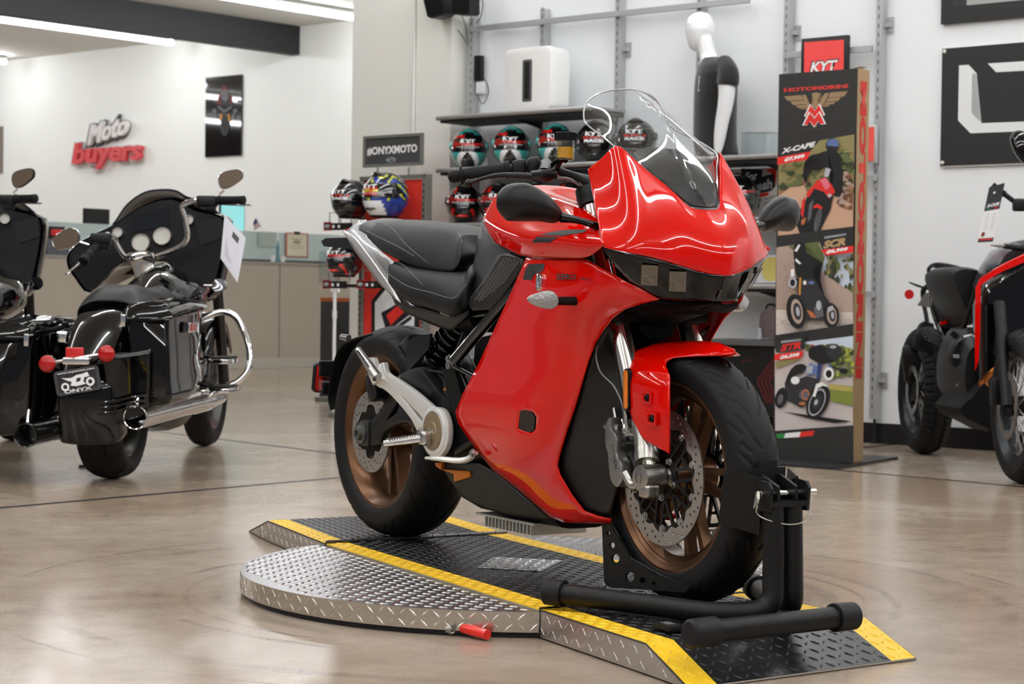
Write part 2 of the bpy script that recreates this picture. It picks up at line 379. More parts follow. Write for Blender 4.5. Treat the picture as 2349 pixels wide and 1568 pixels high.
# ================================================================ motorcycle building blocks
import numpy as np
def rbf(ctrl):
    """thin-plate surface through (a, b, value) points"""
    P = np.array([c[:2] for c in ctrl], float); w = np.array([c[2] for c in ctrl], float)
    mu = P.mean(0); s = max(P.std(), 1e-9); P = (P-mu)/s; n = len(P)
    def K(A, B):
        d = ((A[:, None, :]-B[None, :, :])**2).sum(-1); return np.where(d > 1e-12, .5*d*np.log(np.maximum(d, 1e-12)), 0)
    M = np.zeros((n+3, n+3)); M[:n, :n] = K(P, P)+np.eye(n)*2e-3; M[:n, n] = 1; M[:n, n+1:] = P; M[n, :n] = 1; M[n+1:, :n] = P.T
    c = np.linalg.solve(M, np.concatenate([w, np.zeros(3)]))
    def f(Q):
        Q = (np.atleast_2d(np.array(Q, float))-mu)/s; return K(Q, P)@c[:n]+c[n]+Q@c[n+1:]
    return f
from mathutils.geometry import delaunay_2d_cdt
def inside(p, poly):
    c = False; n = len(poly); x, y = p
    for i in range(n):
        x1, y1 = poly[i]; x2, y2 = poly[(i+1) % n]
        if (y1 > y) != (y2 > y) and x < (x2-x1)*(y-y1)/(y2-y1)+x1: c = not c
    return c
def skin(F, outline, ctrl=(), holes=(), step=9., k=4, flip=False, smooth_out=True):
    """curved panel: outline and shape traced as (u, v, lateral) on the machine; returns verts, tris"""
    O = cr(outline, k, True) if smooth_out else [tuple(p) for p in outline]
    allc = list(outline)+list(ctrl)+[p for h in holes for p in h]
    f = rbf([(a, b, w) for a, b, w in allc])
    poly = [(p[0], p[1]) for p in O]; pts = [V(p) for p in poly]; edges = [(i, (i+1) % len(poly)) for i in range(len(poly))]; hp = []
    for h in holes:
        b0 = len(pts); hh = [(p[0], p[1]) for p in h]; hp.append(hh); pts += [V(p) for p in hh]; edges += [(b0+i, b0+(i+1) % len(hh)) for i in range(len(hh))]
    xs = [p[0] for p in poly]; ys = [p[1] for p in poly]
    y = min(ys)+step/2; r = 0
    while y < max(ys):
        x = min(xs)+(step/2 if r % 2 else 0)
        while x < max(xs):
            if inside((x, y), poly) and not any(inside((x, y), h) for h in hp):
                if min((x-a)**2+(y-b)**2 for a, b in poly) > (step*.45)**2: pts.append(V((x, y)))
            x += step
        y += step*.87; r += 1
    res = delaunay_2d_cdt(pts, edges, [], 1 if not holes else 1, 1e-5)
    vs, fs = res[0], res[2]
    W_ = f([(v.x, v.y) for v in vs])
    X = [F.p(v.x, v.y, -float(w)) for v, w in zip(vs, W_)]
    T = []
    for t in fs:
        c = ((vs[t[0]].x+vs[t[1]].x+vs[t[2]].x)/3, (vs[t[0]].y+vs[t[1]].y+vs[t[2]].y)/3)
        if any(inside(c, h) for h in hp) or not inside(c, poly): continue
        T.append(t)
    return X, T
def skin_obj(name, F, outline, m, parent, ctrl=(), holes=(), step=9., k=4, thick=.004, mirror=True, join=False, smooth_out=True, ang=55, off=-1, relax=6):
    """panel on the near side (and its mirror image on the far side); join=True welds both halves along the centre plane"""
    X, T = skin(F, outline, ctrl, holes, step, k, smooth_out=smooth_out)
    out = []
    if join:
        bm = NB(); A = [bm.verts.new((p.x, min(p.y, 0) if abs(p.y) > .004 else 0, p.z)) for p in X]; B = [bm.verts.new((v.co.x, -v.co.y, v.co.z)) for v in A]
        for t in T:
            for L in (A, B):
                try: bm.faces.new([L[i] for i in t])
                except ValueError: pass
        bmesh.ops.remove_doubles(bm, verts=bm.verts, dist=2e-4); relaxed(bm, relax)
        o = fin(name, bm, m, parent, True, ang); out = [o]
    else:
        for s in ((1, -1) if mirror else (1,)):
            bm = NB(); A = [bm.verts.new((p.x, p.y*s, p.z)) for p in X]
            for t in T:
                f = [A[i] for i in t]
                try: bm.faces.new(f if s > 0 else f[::-1])
                except ValueError: pass
            relaxed(bm, relax); out.append(fin(name, bm, m, parent, True, ang))
    for i, o in enumerate(out):
        if thick:
            md = o.modifiers.new('solid', 'SOLIDIFY'); md.thickness = thick; md.offset = 0
    return out[0] if len(out) == 1 else out
def relaxed(bm, n):
    bd = {v for e in bm.edges if e.is_boundary for v in e.verts}; inn = [v for v in bm.verts if v not in bd]
    for _ in range(n): bmesh.ops.smooth_vert(bm, verts=inn, factor=.5, use_axis_x=True, use_axis_y=True, use_axis_z=True)
def mir(pts): return [(p[0], -p[1], p[2]) for p in pts]
def body(bm, st, n=24, e=2.6, mi=0):
    """hull along x: st = [(x, z_top, z_bottom, half_width_top, half_width_mid, half_width_bottom)]"""
    rings = []
    for x, zt, zb, wt, wm, wb in st:
        r = []
        for i in range(n):
            a = 2*pi*i/n; s, c = sin(a), cos(a)
            z = (zt+zb)/2+(zt-zb)/2*math.copysign(abs(s)**(2/e), s); t = (z-zb)/max(zt-zb, 1e-6)
            w = (wb*(1-t)*(1-2*t)+4*wm*t*(1-t)+wt*t*(2*t-1))
            r.append((x, w*math.copysign(abs(c)**(2/e), c), z))
        rings.append(r)
    return loft(bm, rings, mi=mi)
def smooth_st(st, k=5): return cr(st, k)
# ---- tyres: real rubber carcass with grooves sunk into the tread
def tyre(name, c, R, W, rr, rw, m, parent, segs=(), N=14, depth=.0035, gw=.0045, nt=480, ns=56, blocks=None):
    h = R-rr; rwid = R-h*.55; prof = []
    for i in range(ns+1):
        t = -pi/2+pi*i/ns; prof.append((W/2*sin(t), rwid+(R-rwid)*abs(cos(t))**.9))
    side = [(W/2, rwid), (W/2*.985, rwid-(rwid-rr)*.35), (W/2*.93, rwid-(rwid-rr)*.7), (rw+.004, rr+.003), (rw, rr-.004), (rw*.8, rr-.008)]
    full = [(-a, b) for a, b in side[::-1]][:-1]+prof+side[1:]
    P = np.array(full); n = len(P); th = np.arange(nt)*2*pi/nt
    s = np.zeros(n); s[1:] = np.cumsum(np.hypot(*np.diff(P, axis=0).T)); s -= s[n//2]
    S, TH = np.meshgrid(s, th); Rr = np.tile(P[:, 1], (nt, 1)); Y = np.tile(P[:, 0], (nt, 1))
    per = 2*pi/N; half = W*.62
    D = np.full(S.shape, 9.)
    for sg in segs:
        for sgn, ph in ((1, 0), (-1, .5)):
            q = [((a+ph)*per*R, b*half*sgn) for a, b in sg]
            for (ax, ay), (bx, by) in zip(q, q[1:]):
                for kk in (-1, 0, 1):
                    px = ((TH*R+kk*per*R) % (per*R))+0*S if False else None
                    X = np.mod(TH*R, per*R)+kk*per*R
                    dx, dy = bx-ax, by-ay; L2 = dx*dx+dy*dy
                    t = np.clip(((X-ax)*dx+(S-ay)*dy)/L2, 0, 1); D = np.minimum(D, np.hypot(X-ax-t*dx, S-ay-t*dy))
    cut = np.clip((gw-D)/(gw*.45), 0, 1)*depth
    if blocks: cut = np.maximum(cut, blocks(TH, S/half, R))
    tread = (np.abs(S) < half*1.02)
    Rr = Rr-np.where(tread, cut, 0)
    bm = NB(); co = [[bm.verts.new((c[0]+Rr[i, j]*sin(th[i]), c[1]+Y[i, j], c[2]-Rr[i, j]*cos(th[i]))) for j in range(n)] for i in range(nt)]
    for i in range(nt):
        A, B = co[i], co[(i+1) % nt]
        for j in range(n-1): bm.faces.new((A[j], A[j+1], B[j+1], B[j]))
    return fin(name, bm, m, parent, True, 50)
def ring_profile(bm, c, prof, n=96, mi=0):
    """closed ring of revolution about the wheel axle (y); prof = closed loop of (y, r)"""
    L = [[bm.verts.new((c[0]+r*sin(2*pi*i/n), c[1]+y, c[2]-r*cos(2*pi*i/n))) for y, r in prof] for i in range(n)]
    k = len(prof)
    for i in range(n):
        A, B = L[i], L[(i+1) % n]
        for j in range(k): bm.faces.new((A[j], A[(j+1) % k], B[(j+1) % k], B[j])).material_index = mi
    return bm
def rimprof(rw, rr, lip=.010):
    return [(-rw-.006, rr+lip), (-rw-.001, rr+lip), (-rw, rr-.004), (-rw+.012, rr-.010), (-rw*.45, rr-.028), (rw*.45, rr-.028), (rw-.012, rr-.010), (rw, rr-.004), (rw+.001, rr+lip), (rw+.006, rr+lip),
            (rw+.006, rr-.004), (rw-.006, rr-.016), (rw*.5, rr-.036), (-rw*.5, rr-.036), (-rw+.006, rr-.016), (-rw-.006, rr-.004)]
def bar3(bm, a, b, wa, ta, wb, tb, n=(0, 1, 0)):
    """tapered rectangular spoke from a to b, width in the wheel plane, thickness along the axle"""
    a, b, n = V(a), V(b), V(n); d = (b-a).normalized(); s = d.cross(n).normalized()
    def ring(p, w, t): return [p+s*w/2+n*t/2, p-s*w/2+n*t/2, p-s*w/2-n*t/2, p+s*w/2-n*t/2]
    mid = (a+b)/2; rs = [ring(a, wa, ta), ring(a+(b-a)*.35, (wa+wb)/2*.86, (ta+tb)/2), ring(a+(b-a)*.75, wb*.92, tb), ring(b, wb*1.25, tb*1.1)]
    return loft(bm, rs)
def wheel_point(c, r, a, y=0): return (c[0]+r*sin(a), c[1]+y, c[2]-r*cos(a))
def cut_disc(name, c, y, r_out, r_in, m, parent, holes=3, nh=40, lobes=10, thick=.0045, hr=.0035, lobe=.010):
    """brake rotor: drilled ring whose inner edge has lobes"""
    outer = circ(0, 0, r_out, 120); inner = []
    for i in range(200):
        a = 2*pi*i/200; k = .5+.5*cos(lobes*a); inner.append(((r_in-lobe*k**3)*cos(a), (r_in-lobe*k**3)*sin(a)))
    hs = []
    rs = [r_in+(r_out-r_in)*(i+.9)/(holes+.8) for i in range(holes)]
    for i in range(nh):
        a = 2*pi*(i+.3)/nh; r = rs[i % holes]; hs.append(circ(r*cos(a), r*sin(a), hr, 8)); 
    bm = NB(); plate(bm, [outer, inner]+hs, basis((c[0], c[1]+y, c[2]), (1, 0, 0), (0, 0, 1)), thick/2)
    return fin(name, bm, m, parent, False)
def bolt(bm, p, d, r=.008, h=.006, mi=0):
    p = V(p); d = V(d).normalized(); turned(bm, p, p+d, [(0, r*1.25), (h*.35, r*1.25), (h*.4, r*.95), (h, r*.85), (h, r*.45), (h*.5, r*.42), (h*.5, 0)], 14, mi); return bm
DIABLO = [[(.05, .10), (.22, .30), (.30, .34), (.60, .62)], [(.55, .18), (.80, .42), (1.02, .80)], [(.30, .62), (.55, .92)], [(.02, .46), (.16, .66)]]
ROAD_REAR = [[(.0, .06), (.28, .22), (.36, .24), (.70, .52)], [(.50, .30), (.75, .55), (1.0, .88)], [(.10, .55), (.40, .90)]]
# ================================================================ the red electric sport tourer on the turntable
DECK = .070
BIKE = Frame((.418, 4.681, DECK), 30.88-90)
bike = thing('motorcycle', 'glossy red full-fairing electric sport motorcycle standing on the turntable in the foreground', 'motorcycle', BIKE.o, 30.88-90)
def P(u, v, w=0.): return BIKE.p(u, v, -w)
def PS(l): return [P(*p) for p in l]
def B(name, bm, m, parent=None, smooth=True, ang=40): return fin(name, bm, m, parent or bike, smooth, ang)
FA = (0, 0, .300); RAx = (-1.45, 0, .315)
DRK = mat('recess_black', (5, 5, 5), .8, spec=.1)
TYRE = mat('tyre_rubber', (20, 20, 21), .55, spec=.25, bump=(160, .1, .001))
# ---- front wheel
tf = tyre('front_tyre', FA, .300, .122, .224, .052, TYRE, bike, DIABLO, 12, nt=620, ns=60)
bm = NB(); ring_profile(bm, FA, rimprof(.048, .222)); 
for i in range(5):
    a0 = 2*pi*i/5+.28
    for s in (-1, 1):
        p = wheel_point(FA, .035, a0+s*.35); q = wheel_point(FA, .196, a0+s*.17); bar3(bm, p, q, .026, .034, .016, .026)
cyl(bm, (0, -.055, .3), (0, .055, .3), .046, n=32)
for yy in (-.036, .036): ring_profile(bm, FA, [(yy-.003, .2065), (yy+.003, .2065), (yy+.002, .200), (yy-.002, .200)]); ring_profile(bm, FA, [(yy*1.25-.002, .2145), (yy*1.25+.002, .2145), (yy*1.25, .208)])
B('front_rim', bm, BRZ)
bm = NB(); cyl(bm, (0, -.098, .3), (0, .098, .3), .012, n=20); cyl(bm, (0, -.085, .3), (0, -.055, .3), .029); cyl(bm, (0, .055, .3), (0, .085, .3), .029); B('front_axle', bm, STL)
STD = mat('rotor_steel', (186, 184, 180), .32, 1.)
for s in (-1, 1):
    d = cut_disc('front_brake_disc', FA, s*.070, .160, .128, STD, bike, 3, 60, 10)
    bm = NB(); ring_profile(bm, (0, s*.068, .3), [(-.004, .052), (.004, .052), (.004, .040), (-.004, .040)], 48)
    for i in range(10):
        a = 2*pi*i/10+.15
        for t in (-.22, .22): bar3(bm, wheel_point(FA, .046, a, s*.068), wheel_point(FA, .124, a+t, s*.068), .010, .007, .008, .006)
        bar3(bm, wheel_point(FA, .090, a-.13, s*.068), wheel_point(FA, .090, a+.13, s*.068), .007, .006, .007, .006)
    ring_profile(bm, (0, s*.068, .3), [(-.003, .123), (.003, .123), (.003, .114), (-.003, .114)], 60)
    B('disc_carrier', bm, SAT, d, False)
    for i in range(10):
        if s < 0 or i % 2: bm = NB(); p = wheel_point(FA, .121, 2*pi*i/10, s*.069); bolt(bm, p, (0, s, 0), .008, .006); B('rotor_button', bm, STL, d)
    for i in range(5):
        if s < 0: bm = NB(); p = wheel_point(FA, .047, 2*pi*i/5, s*.072); bolt(bm, p, (0, s, 0), .007, .008); B('rotor_bolt', bm, STL, d)
# ---- fork
for s in (1, -1):
    y = -s*.102; side = 'near' if s > 0 else 'far'
    top = V((-.286, y, .977)); low = V((-.036, y, .392)); d = (low-top).normalized(); foot = low+d*.085
    bm = NB(); turned(bm, top, low, [(0, 0), (0, .0275), (.02, .0275), (.02, .0265), (.555, .0265), (.555, .022), (.57, .022)], 32)
    turned(bm, top+d*.56, low, [(0, .018), (.16, .018)], 24)
    B('fork_tube', bm, mat('polished_alloy', (222, 220, 214), .14, 1.))
    bm = NB(); turned(bm, top-d*.01, low, [(0, 0), (0, .02), (.004, .034), (.03, .035), (.036, .033), (.048, .033), (.052, .028)], 32); B('fork_cap', bm, SAT)
    for z in (.44,):
        bm = NB(); box(bm, top+d*.33, (.09, .075, .03), bev=.008); B('fork_clamp', bm, MATT)
    # cast bottom: sleeve that swells into the axle clamp
    bm = NB(); q = V((0, y-s*.008, .300)); c0 = low-d*.045
    tube(bm, [c0, c0+d*.05, low+d*.035, V((-.010, y-s*.006, .335))], [.0225, .0245, .030, .030], 20, 5)
    turned(bm, q+V((0, -s*.030, 0)), q+V((0, s*.02, 0)), [(0, 0), (0, .012), (.002, .024), (.004, .031), (.045, .034), (.060, .033), (.062, .015)], 30)
    box(bm, q+V((.012, -s*.008, -.030)), (.040, .040, .034), bev=.008)
    arm = [q+V((-.010, -s*.006, -.012)), q+V((-.050, -s*.010, -.022)), q+V((-.078, -s*.014, .006))]; tube(bm, arm, [.014, .013, .012], 14, 4)
    tube(bm, [c0+d*.04, V((-.095, y-s*.012, .405))], .012, 14, 3)
    B('fork_bottom', bm, mat('cast_alloy', (176, 174, 168), .3, 1., bump=(90, .1, .001)))
    bm = NB(); turned(bm, q+V((0, -s*.031, 0)), q, [(0, .013), (.012, .011), (.012, 0)], 6); B('axle_socket', bm, BLK)
    # caliper
    bm = NB(); cal = V((-.118, y-s*.006, .345)); up = V((-.10, 0, .30)).normalized()
    M = basis(cal+V((0, -s*.010, 0)), (up.z, 0, -up.x), (up.x, 0, up.z))
    sh = [(-.018, -.066), (-.004, -.074), (.014, -.066), (.016, -.056), (.020, -.040), (.019, -.024), (.012, -.012), (.010, 0), (.013, .012), (.019, .026), (.019, .042), (.012, .054), (.004, .064), (.010, .086), (-.006, .080), (-.020, .052), (-.024, .030), (-.020, .008), (-.024, -.020), (-.026, -.050)]
    plate(bm, [cr(sh, 3, True)], M, .012, .003); plate(bm, [cr([(a*1.0-.002, b*.96) for a, b in sh], 3, True)], basis(cal+V((0, s*.030, 0)), (up.z, 0, -up.x), (up.x, 0, up.z)), .011, .003)
    box(bm, cal+V((-.010, s*.010, 0)), (.030, .040, .07), Matrix.Rotation(RA(18), 3, 'Y'), .006)
    o = B('brake_caliper', bm, mat('caliper_grey', (150, 150, 148), .34, .9)); 
    for zz in (.068, -.066): bm = NB(); cyl(bm, cal+up*zz+V((.02, -s*.004, 0)), cal+up*zz+V((-.040, -s*.004, 0)), .0088, n=14); B('caliper_bolt', bm, STL, o)
    bm = NB(); tube(bm, [cal+up*.078, cal+up*.115], [.006, .005], 10, 2); B('bleed_nipple', bm, STL, o)
    if s > 0:
        bm = NB(); Mt = basis(cal+V((0, -.0262, -.004)), (-up.x, 0, -up.z), (up.z, 0, -up.x))
        text('caliper_lettering', 'J.JUAN', Mt, .062, .015, mat('engraved_grey', (96, 96, 96), .5), o, .02)
# brake hose and wheel speed lead on the near side
bm = NB(); tube(bm, PS([(1395, 742, .14), (1368, 800, .15), (1376, 850, .15), (1408, 885, .135), (1428, 930, .13), (1432, 970, .13)]), .0022, 8, 6); B('brake_hose', bm, mat('braided_hose', (120, 120, 120), .35, .7))
bm = NB(); tube(bm, PS([(1432, 940, .13), (1440, 1000, .13), (1432, 975, .13), (1428, 962, .125)]), .004, 8, 4); B('banjo_fitting', bm, CHR)
# ---- front mudguard (red): traced near half, mirrored and joined over the tyre
fo = [(1560, 783, .0), (1500, 789, .045), (1455, 806, .085), (1436, 826, .104), (1428, 850, .116), (1430, 865, .122), (1440, 925, .124), (1455, 975, .122), (1478, 1008, .118), (1537, 1041, .110), (1537, 900, .104), (1537, 862, .100), (1527, 838, .088), (1530, 828, .078), (1545, 820, .066), (1600, 816, .052), (1650, 815, .030), (1686, 812, .0), (1686, 800, .0), (1650, 787, 0), (1610, 783, 0)]
fc = [(1500, 806, .066), (1560, 797, .040), (1620, 797, .028), (1470, 835, .108), (1460, 880, .128), (1490, 950, .126), (1510, 860, .112), (1505, 835, .096), (1645, 800, .018)]
skin_obj('front_mudguard', BIKE, fo, RED, bike, fc, step=7, k=3, thick=.003, join=True, smooth_out=False)
# recessed screw pockets and reflector on both blades
for s in (1, -1):
    for u, v in ((1486, 912), (1497, 960)):
        c = P(u, v, .127); c.y *= s; bm = NB(); bolt(bm, c, (0, -s, 0), .0075, .006); B('screw', bm, SAT)
        bm = NB(); Mx = basis((c.x-.008, c.y+s*.001, c.z), (1, 0, 0), (0, 0, 1)); plate(bm, [[(-.012, -.012), (.022, -.014), (.022, .014), (-.016, .016)], [(-.008, -.008), (.018, -.010), (.018, .010), (-.010, .011)]], Mx, .003, .0012); B('screw_pocket', bm, RED)
    c = P(1440, 893, .128); c.y *= s
    M = basis(c, (1.0, -s*.10, 0), (-.18, 0, 1)); bm = NB(); plate(bm, [rrect(0, 0, .022, .098, .0108)], M, .004, .001); r = B('side_reflector', bm, PLAS, smooth=False)
    bm = NB(); plate(bm, [rrect(0, 0, .017, .090, .0084)], M @ Matrix.Translation((0, 0, s*.0052)), .0015, .0008); B('amber_lens', bm, AMB, r)['label'] = 'amber reflector lens'
# ---- nose cowl
no = [(1348, 388, .162), (1380, 362, .160), (1415, 333, .150), (1455, 365, .124), (1490, 395, .102), (1525, 423, .079), (1555, 450, .060), (1583, 476, .040), (1620, 481, .0),
      (1646, 530, .0), (1663, 580, 0), (1665, 633, 0), (1635, 629, .030), (1600, 622, .062), (1560, 609, .102), (1500, 592, .152), (1440, 580, .200), (1383, 568, .239), (1378, 545, .236), (1366, 480, .205), (1356, 430, .180)]
nc = [(1440, 460, .158), (1450, 530, .191), (1520, 500, .118), (1520, 560, .152), (1588, 545, .074)]
def resamp(pts, n):
    Q = [V(p) for p in cr([tuple(p) for p in pts], 6)]; L = [0.]
    for p, q in zip(Q, Q[1:]): L.append(L[-1]+(q-p).length)
    out = []; j = 0
    for i in range(n+1):
        t = L[-1]*i/n
        while j < len(L)-2 and L[j+1] < t: j += 1
        f = (t-L[j])/max(L[j+1]-L[j], 1e-9); out.append(Q[j].lerp(Q[j+1], min(1, max(0, f))))
    return out
def coons(top, bot, left, right, n, m, bulge):
    T, B_, Lf, Rt = resamp(top, n), resamp(bot, n), resamp(left, m), resamp(right, m); G = []
    for j in range(m+1):
        t = j/m; r = []
        for i in range(n+1):
            s_ = i/n; p = T[i]*(1-t)+B_[i]*t+Lf[j]*(1-s_)+Rt[j]*s_-(T[0]*(1-s_)*(1-t)+T[-1]*s_*(1-t)+B_[0]*(1-s_)*t+B_[-1]*s_*t)
            r.append(p+bulge(s_, t))
        G.append(r)
    return G
nb = lambda s_, t: V((.60, -.80, .10))*(.013*sin(pi*s_**1.2)*sin(pi*t)**.7)
G_ = coons(PS(no[:9]), PS([no[17], no[16], no[15], no[14], no[13], no[12], no[11]]), PS([no[0], no[20], no[19], no[18], no[17]]), PS(no[8:12]), 34, 22, nb)
bm = NB()
for s in (1, -1):
    Vv = [[bm.verts.new((p.x, 0 if i == 34 else p.y*s, p.z)) for i, p in enumerate(r)] for r in G_]
    for j in range(22):
        for i in range(34):
            try: bm.faces.new((Vv[j][i], Vv[j][i+1], Vv[j+1][i+1], Vv[j+1][i]))
            except ValueError: pass
bmesh.ops.remove_doubles(bm, verts=bm.verts, dist=1e-5); relaxed(bm, 2)
ncw = B('nose_cowl', bm, RED, ang=80); md = ncw.modifiers.new('solid', 'SOLIDIFY'); md.thickness = .004; md.offset = 0; sb_ = ncw.modifiers.new('sub', 'SUBSURF'); sb_.levels = sb_.render_levels = 1
# ---- windscreen
so = [(1450, 205, 0), (1412, 206, .040), (1378, 213, .078), (1352, 228, .104), (1341, 246, .118), (1339, 268, .126), (1346, 285, .132), (1380, 312, .146), (1415, 340, .146), (1455, 372, .120), (1490, 400, .098), (1525, 425, .076), (1548, 450, .058), (1572, 462, .030), (1610, 467, .0), (1590, 420, 0), (1562, 360, 0), (1530, 290, 0), (1495, 235, 0)]
scx = [(1380, 260, .103), (1420, 300, .108), (1480, 360, .096), (1430, 240, .062), (1500, 320, .053), (1540, 400, .050)]
SCREEN = glass('screen_polycarbonate', (236, 240, 242), .05)
o = skin_obj('windscreen', BIKE, so, SCREEN, bike, scx, step=8, k=3, thick=0, join=True, smooth_out=False, ang=80, relax=30)
rim = [P(*p) for p in cr(so[:14], 4)]; bm = NB(); full = rim+[V((p.x, -p.y, p.z)) for p in rim[::-1]][:-1]
tube(bm, [tuple(p) for p in full], .0022, 6, 1, closed=True); B('screen_edge', bm, mat('clear_edge', (205, 210, 212), .08, .5, spec=1.), o)
# dash hood seen through the screen
do = [(1453, 352, .075), (1470, 342, .066), (1495, 337, .05), (1540, 343, .0), (1560, 380, 0), (1590, 430, 0), (1622, 476, 0), (1583, 472, .038), (1550, 444, .062), (1520, 418, .078), (1480, 382, .098)]
skin_obj('dash_hood', BIKE, do, PLAS, bike, [(1500, 370, .055), (1540, 400, .04), (1575, 440, .025)], step=8, k=2, thick=.003, join=True, smooth_out=False)
bm = NB(); pts = [P(1465, 345, .06), P(1430, 360, .09)]; box(bm, (-.20, 0, 1.04), (.03, .15, .09), Matrix.Rotation(RA(-35), 3, 'Y'), .01); B('dashboard', bm, PLAS)
# ---- headlamp
ho = [(1383, 569, .232), (1440, 580, .198), (1500, 593, .150), (1560, 611, .100), (1600, 623, .060), (1635, 631, .028), (1662, 634, 0), (1652, 660, 0), (1640, 690, 0), (1600, 688, .055), (1540, 688, .095), (1512, 684, .116), (1470, 660, .150), (1440, 640, .175), (1412, 610, .205)]
hc = [(1450, 610, .185), (1500, 640, .142), (1560, 650, .088), (1610, 660, .045)]
LENS = mat('lamp_glass', (10, 10, 11), .05, coat=.45, spec=.15)
hl = skin_obj('headlamp', BIKE, ho, LENS, bike, hc, step=8, k=3, thick=.003, join=True, smooth_out=False)
REF = mat('lamp_reflector', (112, 110, 104), .2, 1., bump=(60, 1., .004))
for s in (1, -1):
    for q in ([(1470, 607), (1508, 609), (1506, 656), (1468, 653)], [(1534, 622), (1573, 623), (1571, 669), (1532, 668)]):
        fz = rbf([(a, b, w) for a, b, w in ho+hc]); pts = []
        for (u, v) in q: p = P(u, v, float(fz([(u, v)])[0])+.004); p.y *= s; p.x += .003; pts.append(p)
        bm = NB(); c = sum(pts, V())/4; inn = [p+(c-p)*.12 for p in pts]; dep = V((-.012, s*.006, 0))
        vo = [bm.verts.new(p) for p in pts]; vi = [bm.verts.new(p) for p in inn]; vd = [bm.verts.new(p+dep*.0+(c-p)*.02) for p in inn]
        for i in range(4): bm.faces.new((vo[i], vo[(i+1) % 4], vi[(i+1) % 4], vi[i]))
        bm.faces.new(vi); B('lamp_window', bm, REF, hl, False)['label'] = 'square mirrored lamp window'
bm = NB(); yy = [P(1606, 625, .05), P(1622, 652, .026), P(1640, 658, 0)]; full = yy+[V((p.x, -p.y, p.z)) for p in yy[::-1]][1:]
for p in full: p.x += .006
tube(bm, [tuple(p) for p in full], .0035, 8, 4); B('lamp_trim', bm, CHR, hl)
# black blade under the lamp and inner cowl
bm = NB(); sheet('inner_cowl', [[P(1512, 690, .112), P(1472, 698, .138), P(1437, 711, .148)], [P(1570, 697, .06), P(1540, 703, .08), P(1510, 711, .09)], [P(1640, 692, 0), P(1620, 699, 0), P(1600, 708, 0)]], DRK, bike, thick=.004)
bm = NB(); sheet('inner_cowl', [[(p.x, -p.y, p.z) for p in r] for r in [[P(1512, 690, .112), P(1472, 698, .138), P(1437, 711, .148)], [P(1570, 697, .06), P(1540, 703, .08), P(1510, 711, .09)], [P(1640, 692, 0), P(1620, 699, 0), P(1600, 708, 0)]]], DRK, bike, thick=.004)
# ---- big side fairing
po = [(1208, 591, .178), (1280, 590, .192), (1342, 593, .206), (1375, 612, .204), (1430, 642, .176), (1475, 666, .146), (1512, 686, .118), (1470, 697, .140), (1435, 708, .156), (1408, 727, .160), (1385, 757, .164), (1366, 788, .166), (1350, 830, .170), (1335, 880, .172), (1320, 932, .170), (1302, 985, .166), (1284, 1045, .158), (1279, 1068, .156), (1286, 1090, .150), (1312, 1135, .138), (1340, 1172, .125), (1372, 1184, .112), (1402, 1190, .098), (1402, 1199, .090), (1350, 1199, .098), (1295, 1197, .108), (1262, 1184, .112), (1200, 1130, .122), (1130, 1075, .130), (1092, 1028, .138), (1053, 972, .146), (1046, 945, .148), (1062, 905, .152), (1100, 832, .158), (1135, 755, .164), (1165, 690, .168), (1195, 622, .174)]
pc = [(1270, 650, .210), (1340, 680, .215), (1400, 670, .192), (1200, 760, .188), (1290, 760, .206), (1340, 770, .190), (1150, 880, .178), (1230, 880, .200), (1300, 880, .188), (1110, 960, .166), (1200, 990, .192), (1260, 1020, .176), (1180, 1070, .165), (1250, 1110, .152), (1300, 1150, .135), (1430, 680, .170), (1220, 640, .188)]
hole = [(1194, 942, .196), (1205, 940, .198), (1224, 944, .196), (1232, 956, .195), (1230, 984, .19), (1219, 993, .188), (1196, 987, .19), (1189, 982, .19)]
skin_obj('side_fairing', BIKE, po, RED, bike, pc, [hole], step=9, k=3, thick=.004, smooth_out=False, ang=60, relax=20)
for s in (1, -1):
    bm = NB(); pts = [P(u, v, w-.006) for u, v, w in hole]
    for p in pts: p.y *= s
    c = sum(pts, V())/len(pts); deep = [p+(c-p)*.25+V((-.004, s*.016, 0)) for p in pts]
    loft(bm, [[tuple(p+V((0, -s*.006, 0))) for p in pts], [tuple(p+(c-p)*.06) for p in pts], [tuple(p) for p in deep]]); B('fairing_vent', bm, BLK)
# inner black wheel-arch panels
ao = [(1395, 745, .150), (1362, 800, .152), (1330, 905, .156), (1300, 992, .150), (1282, 1060, .142), (1300, 1110, .130), (1345, 1172, .110), (1402, 1185, .085), (1420, 1100, .085), (1440, 1000, .085), (1440, 900, .080), (1430, 800, .080)]
skin_obj('inner_panel', BIKE, ao, mat('panel_black', (15, 15, 15), .45), bike, [(1370, 950, .118), (1360, 1050, .11)], step=12, k=3, thick=.004, smooth_out=False)
bm = NB(); body(bm, smooth_st([(-.36, .60, .20, .07, .09, .07), (-.36, .72, .19, .08, .10, .07), (-.50, .76, .17, .10, .11, .08), (-.66, .72, .18, .10, .11, .08), (-.76, .55, .22, .08, .1, .07)][1:]), e=4); B('battery_case', bm, MATT)
bm = NB(); body(bm, [(-.20, .76, .62, .06, .08, .06), (-.10, .74, .66, .08, .1, .06), (.0, .735, .68, .08, .09, .06)], e=4); body(bm, [(-.34, .98, .5, .04, .05, .04), (-.20, .93, .60, .045, .06, .05), (-.13, .76, .62, .05, .06, .05)], e=4); B('steering_head', bm, MATT)
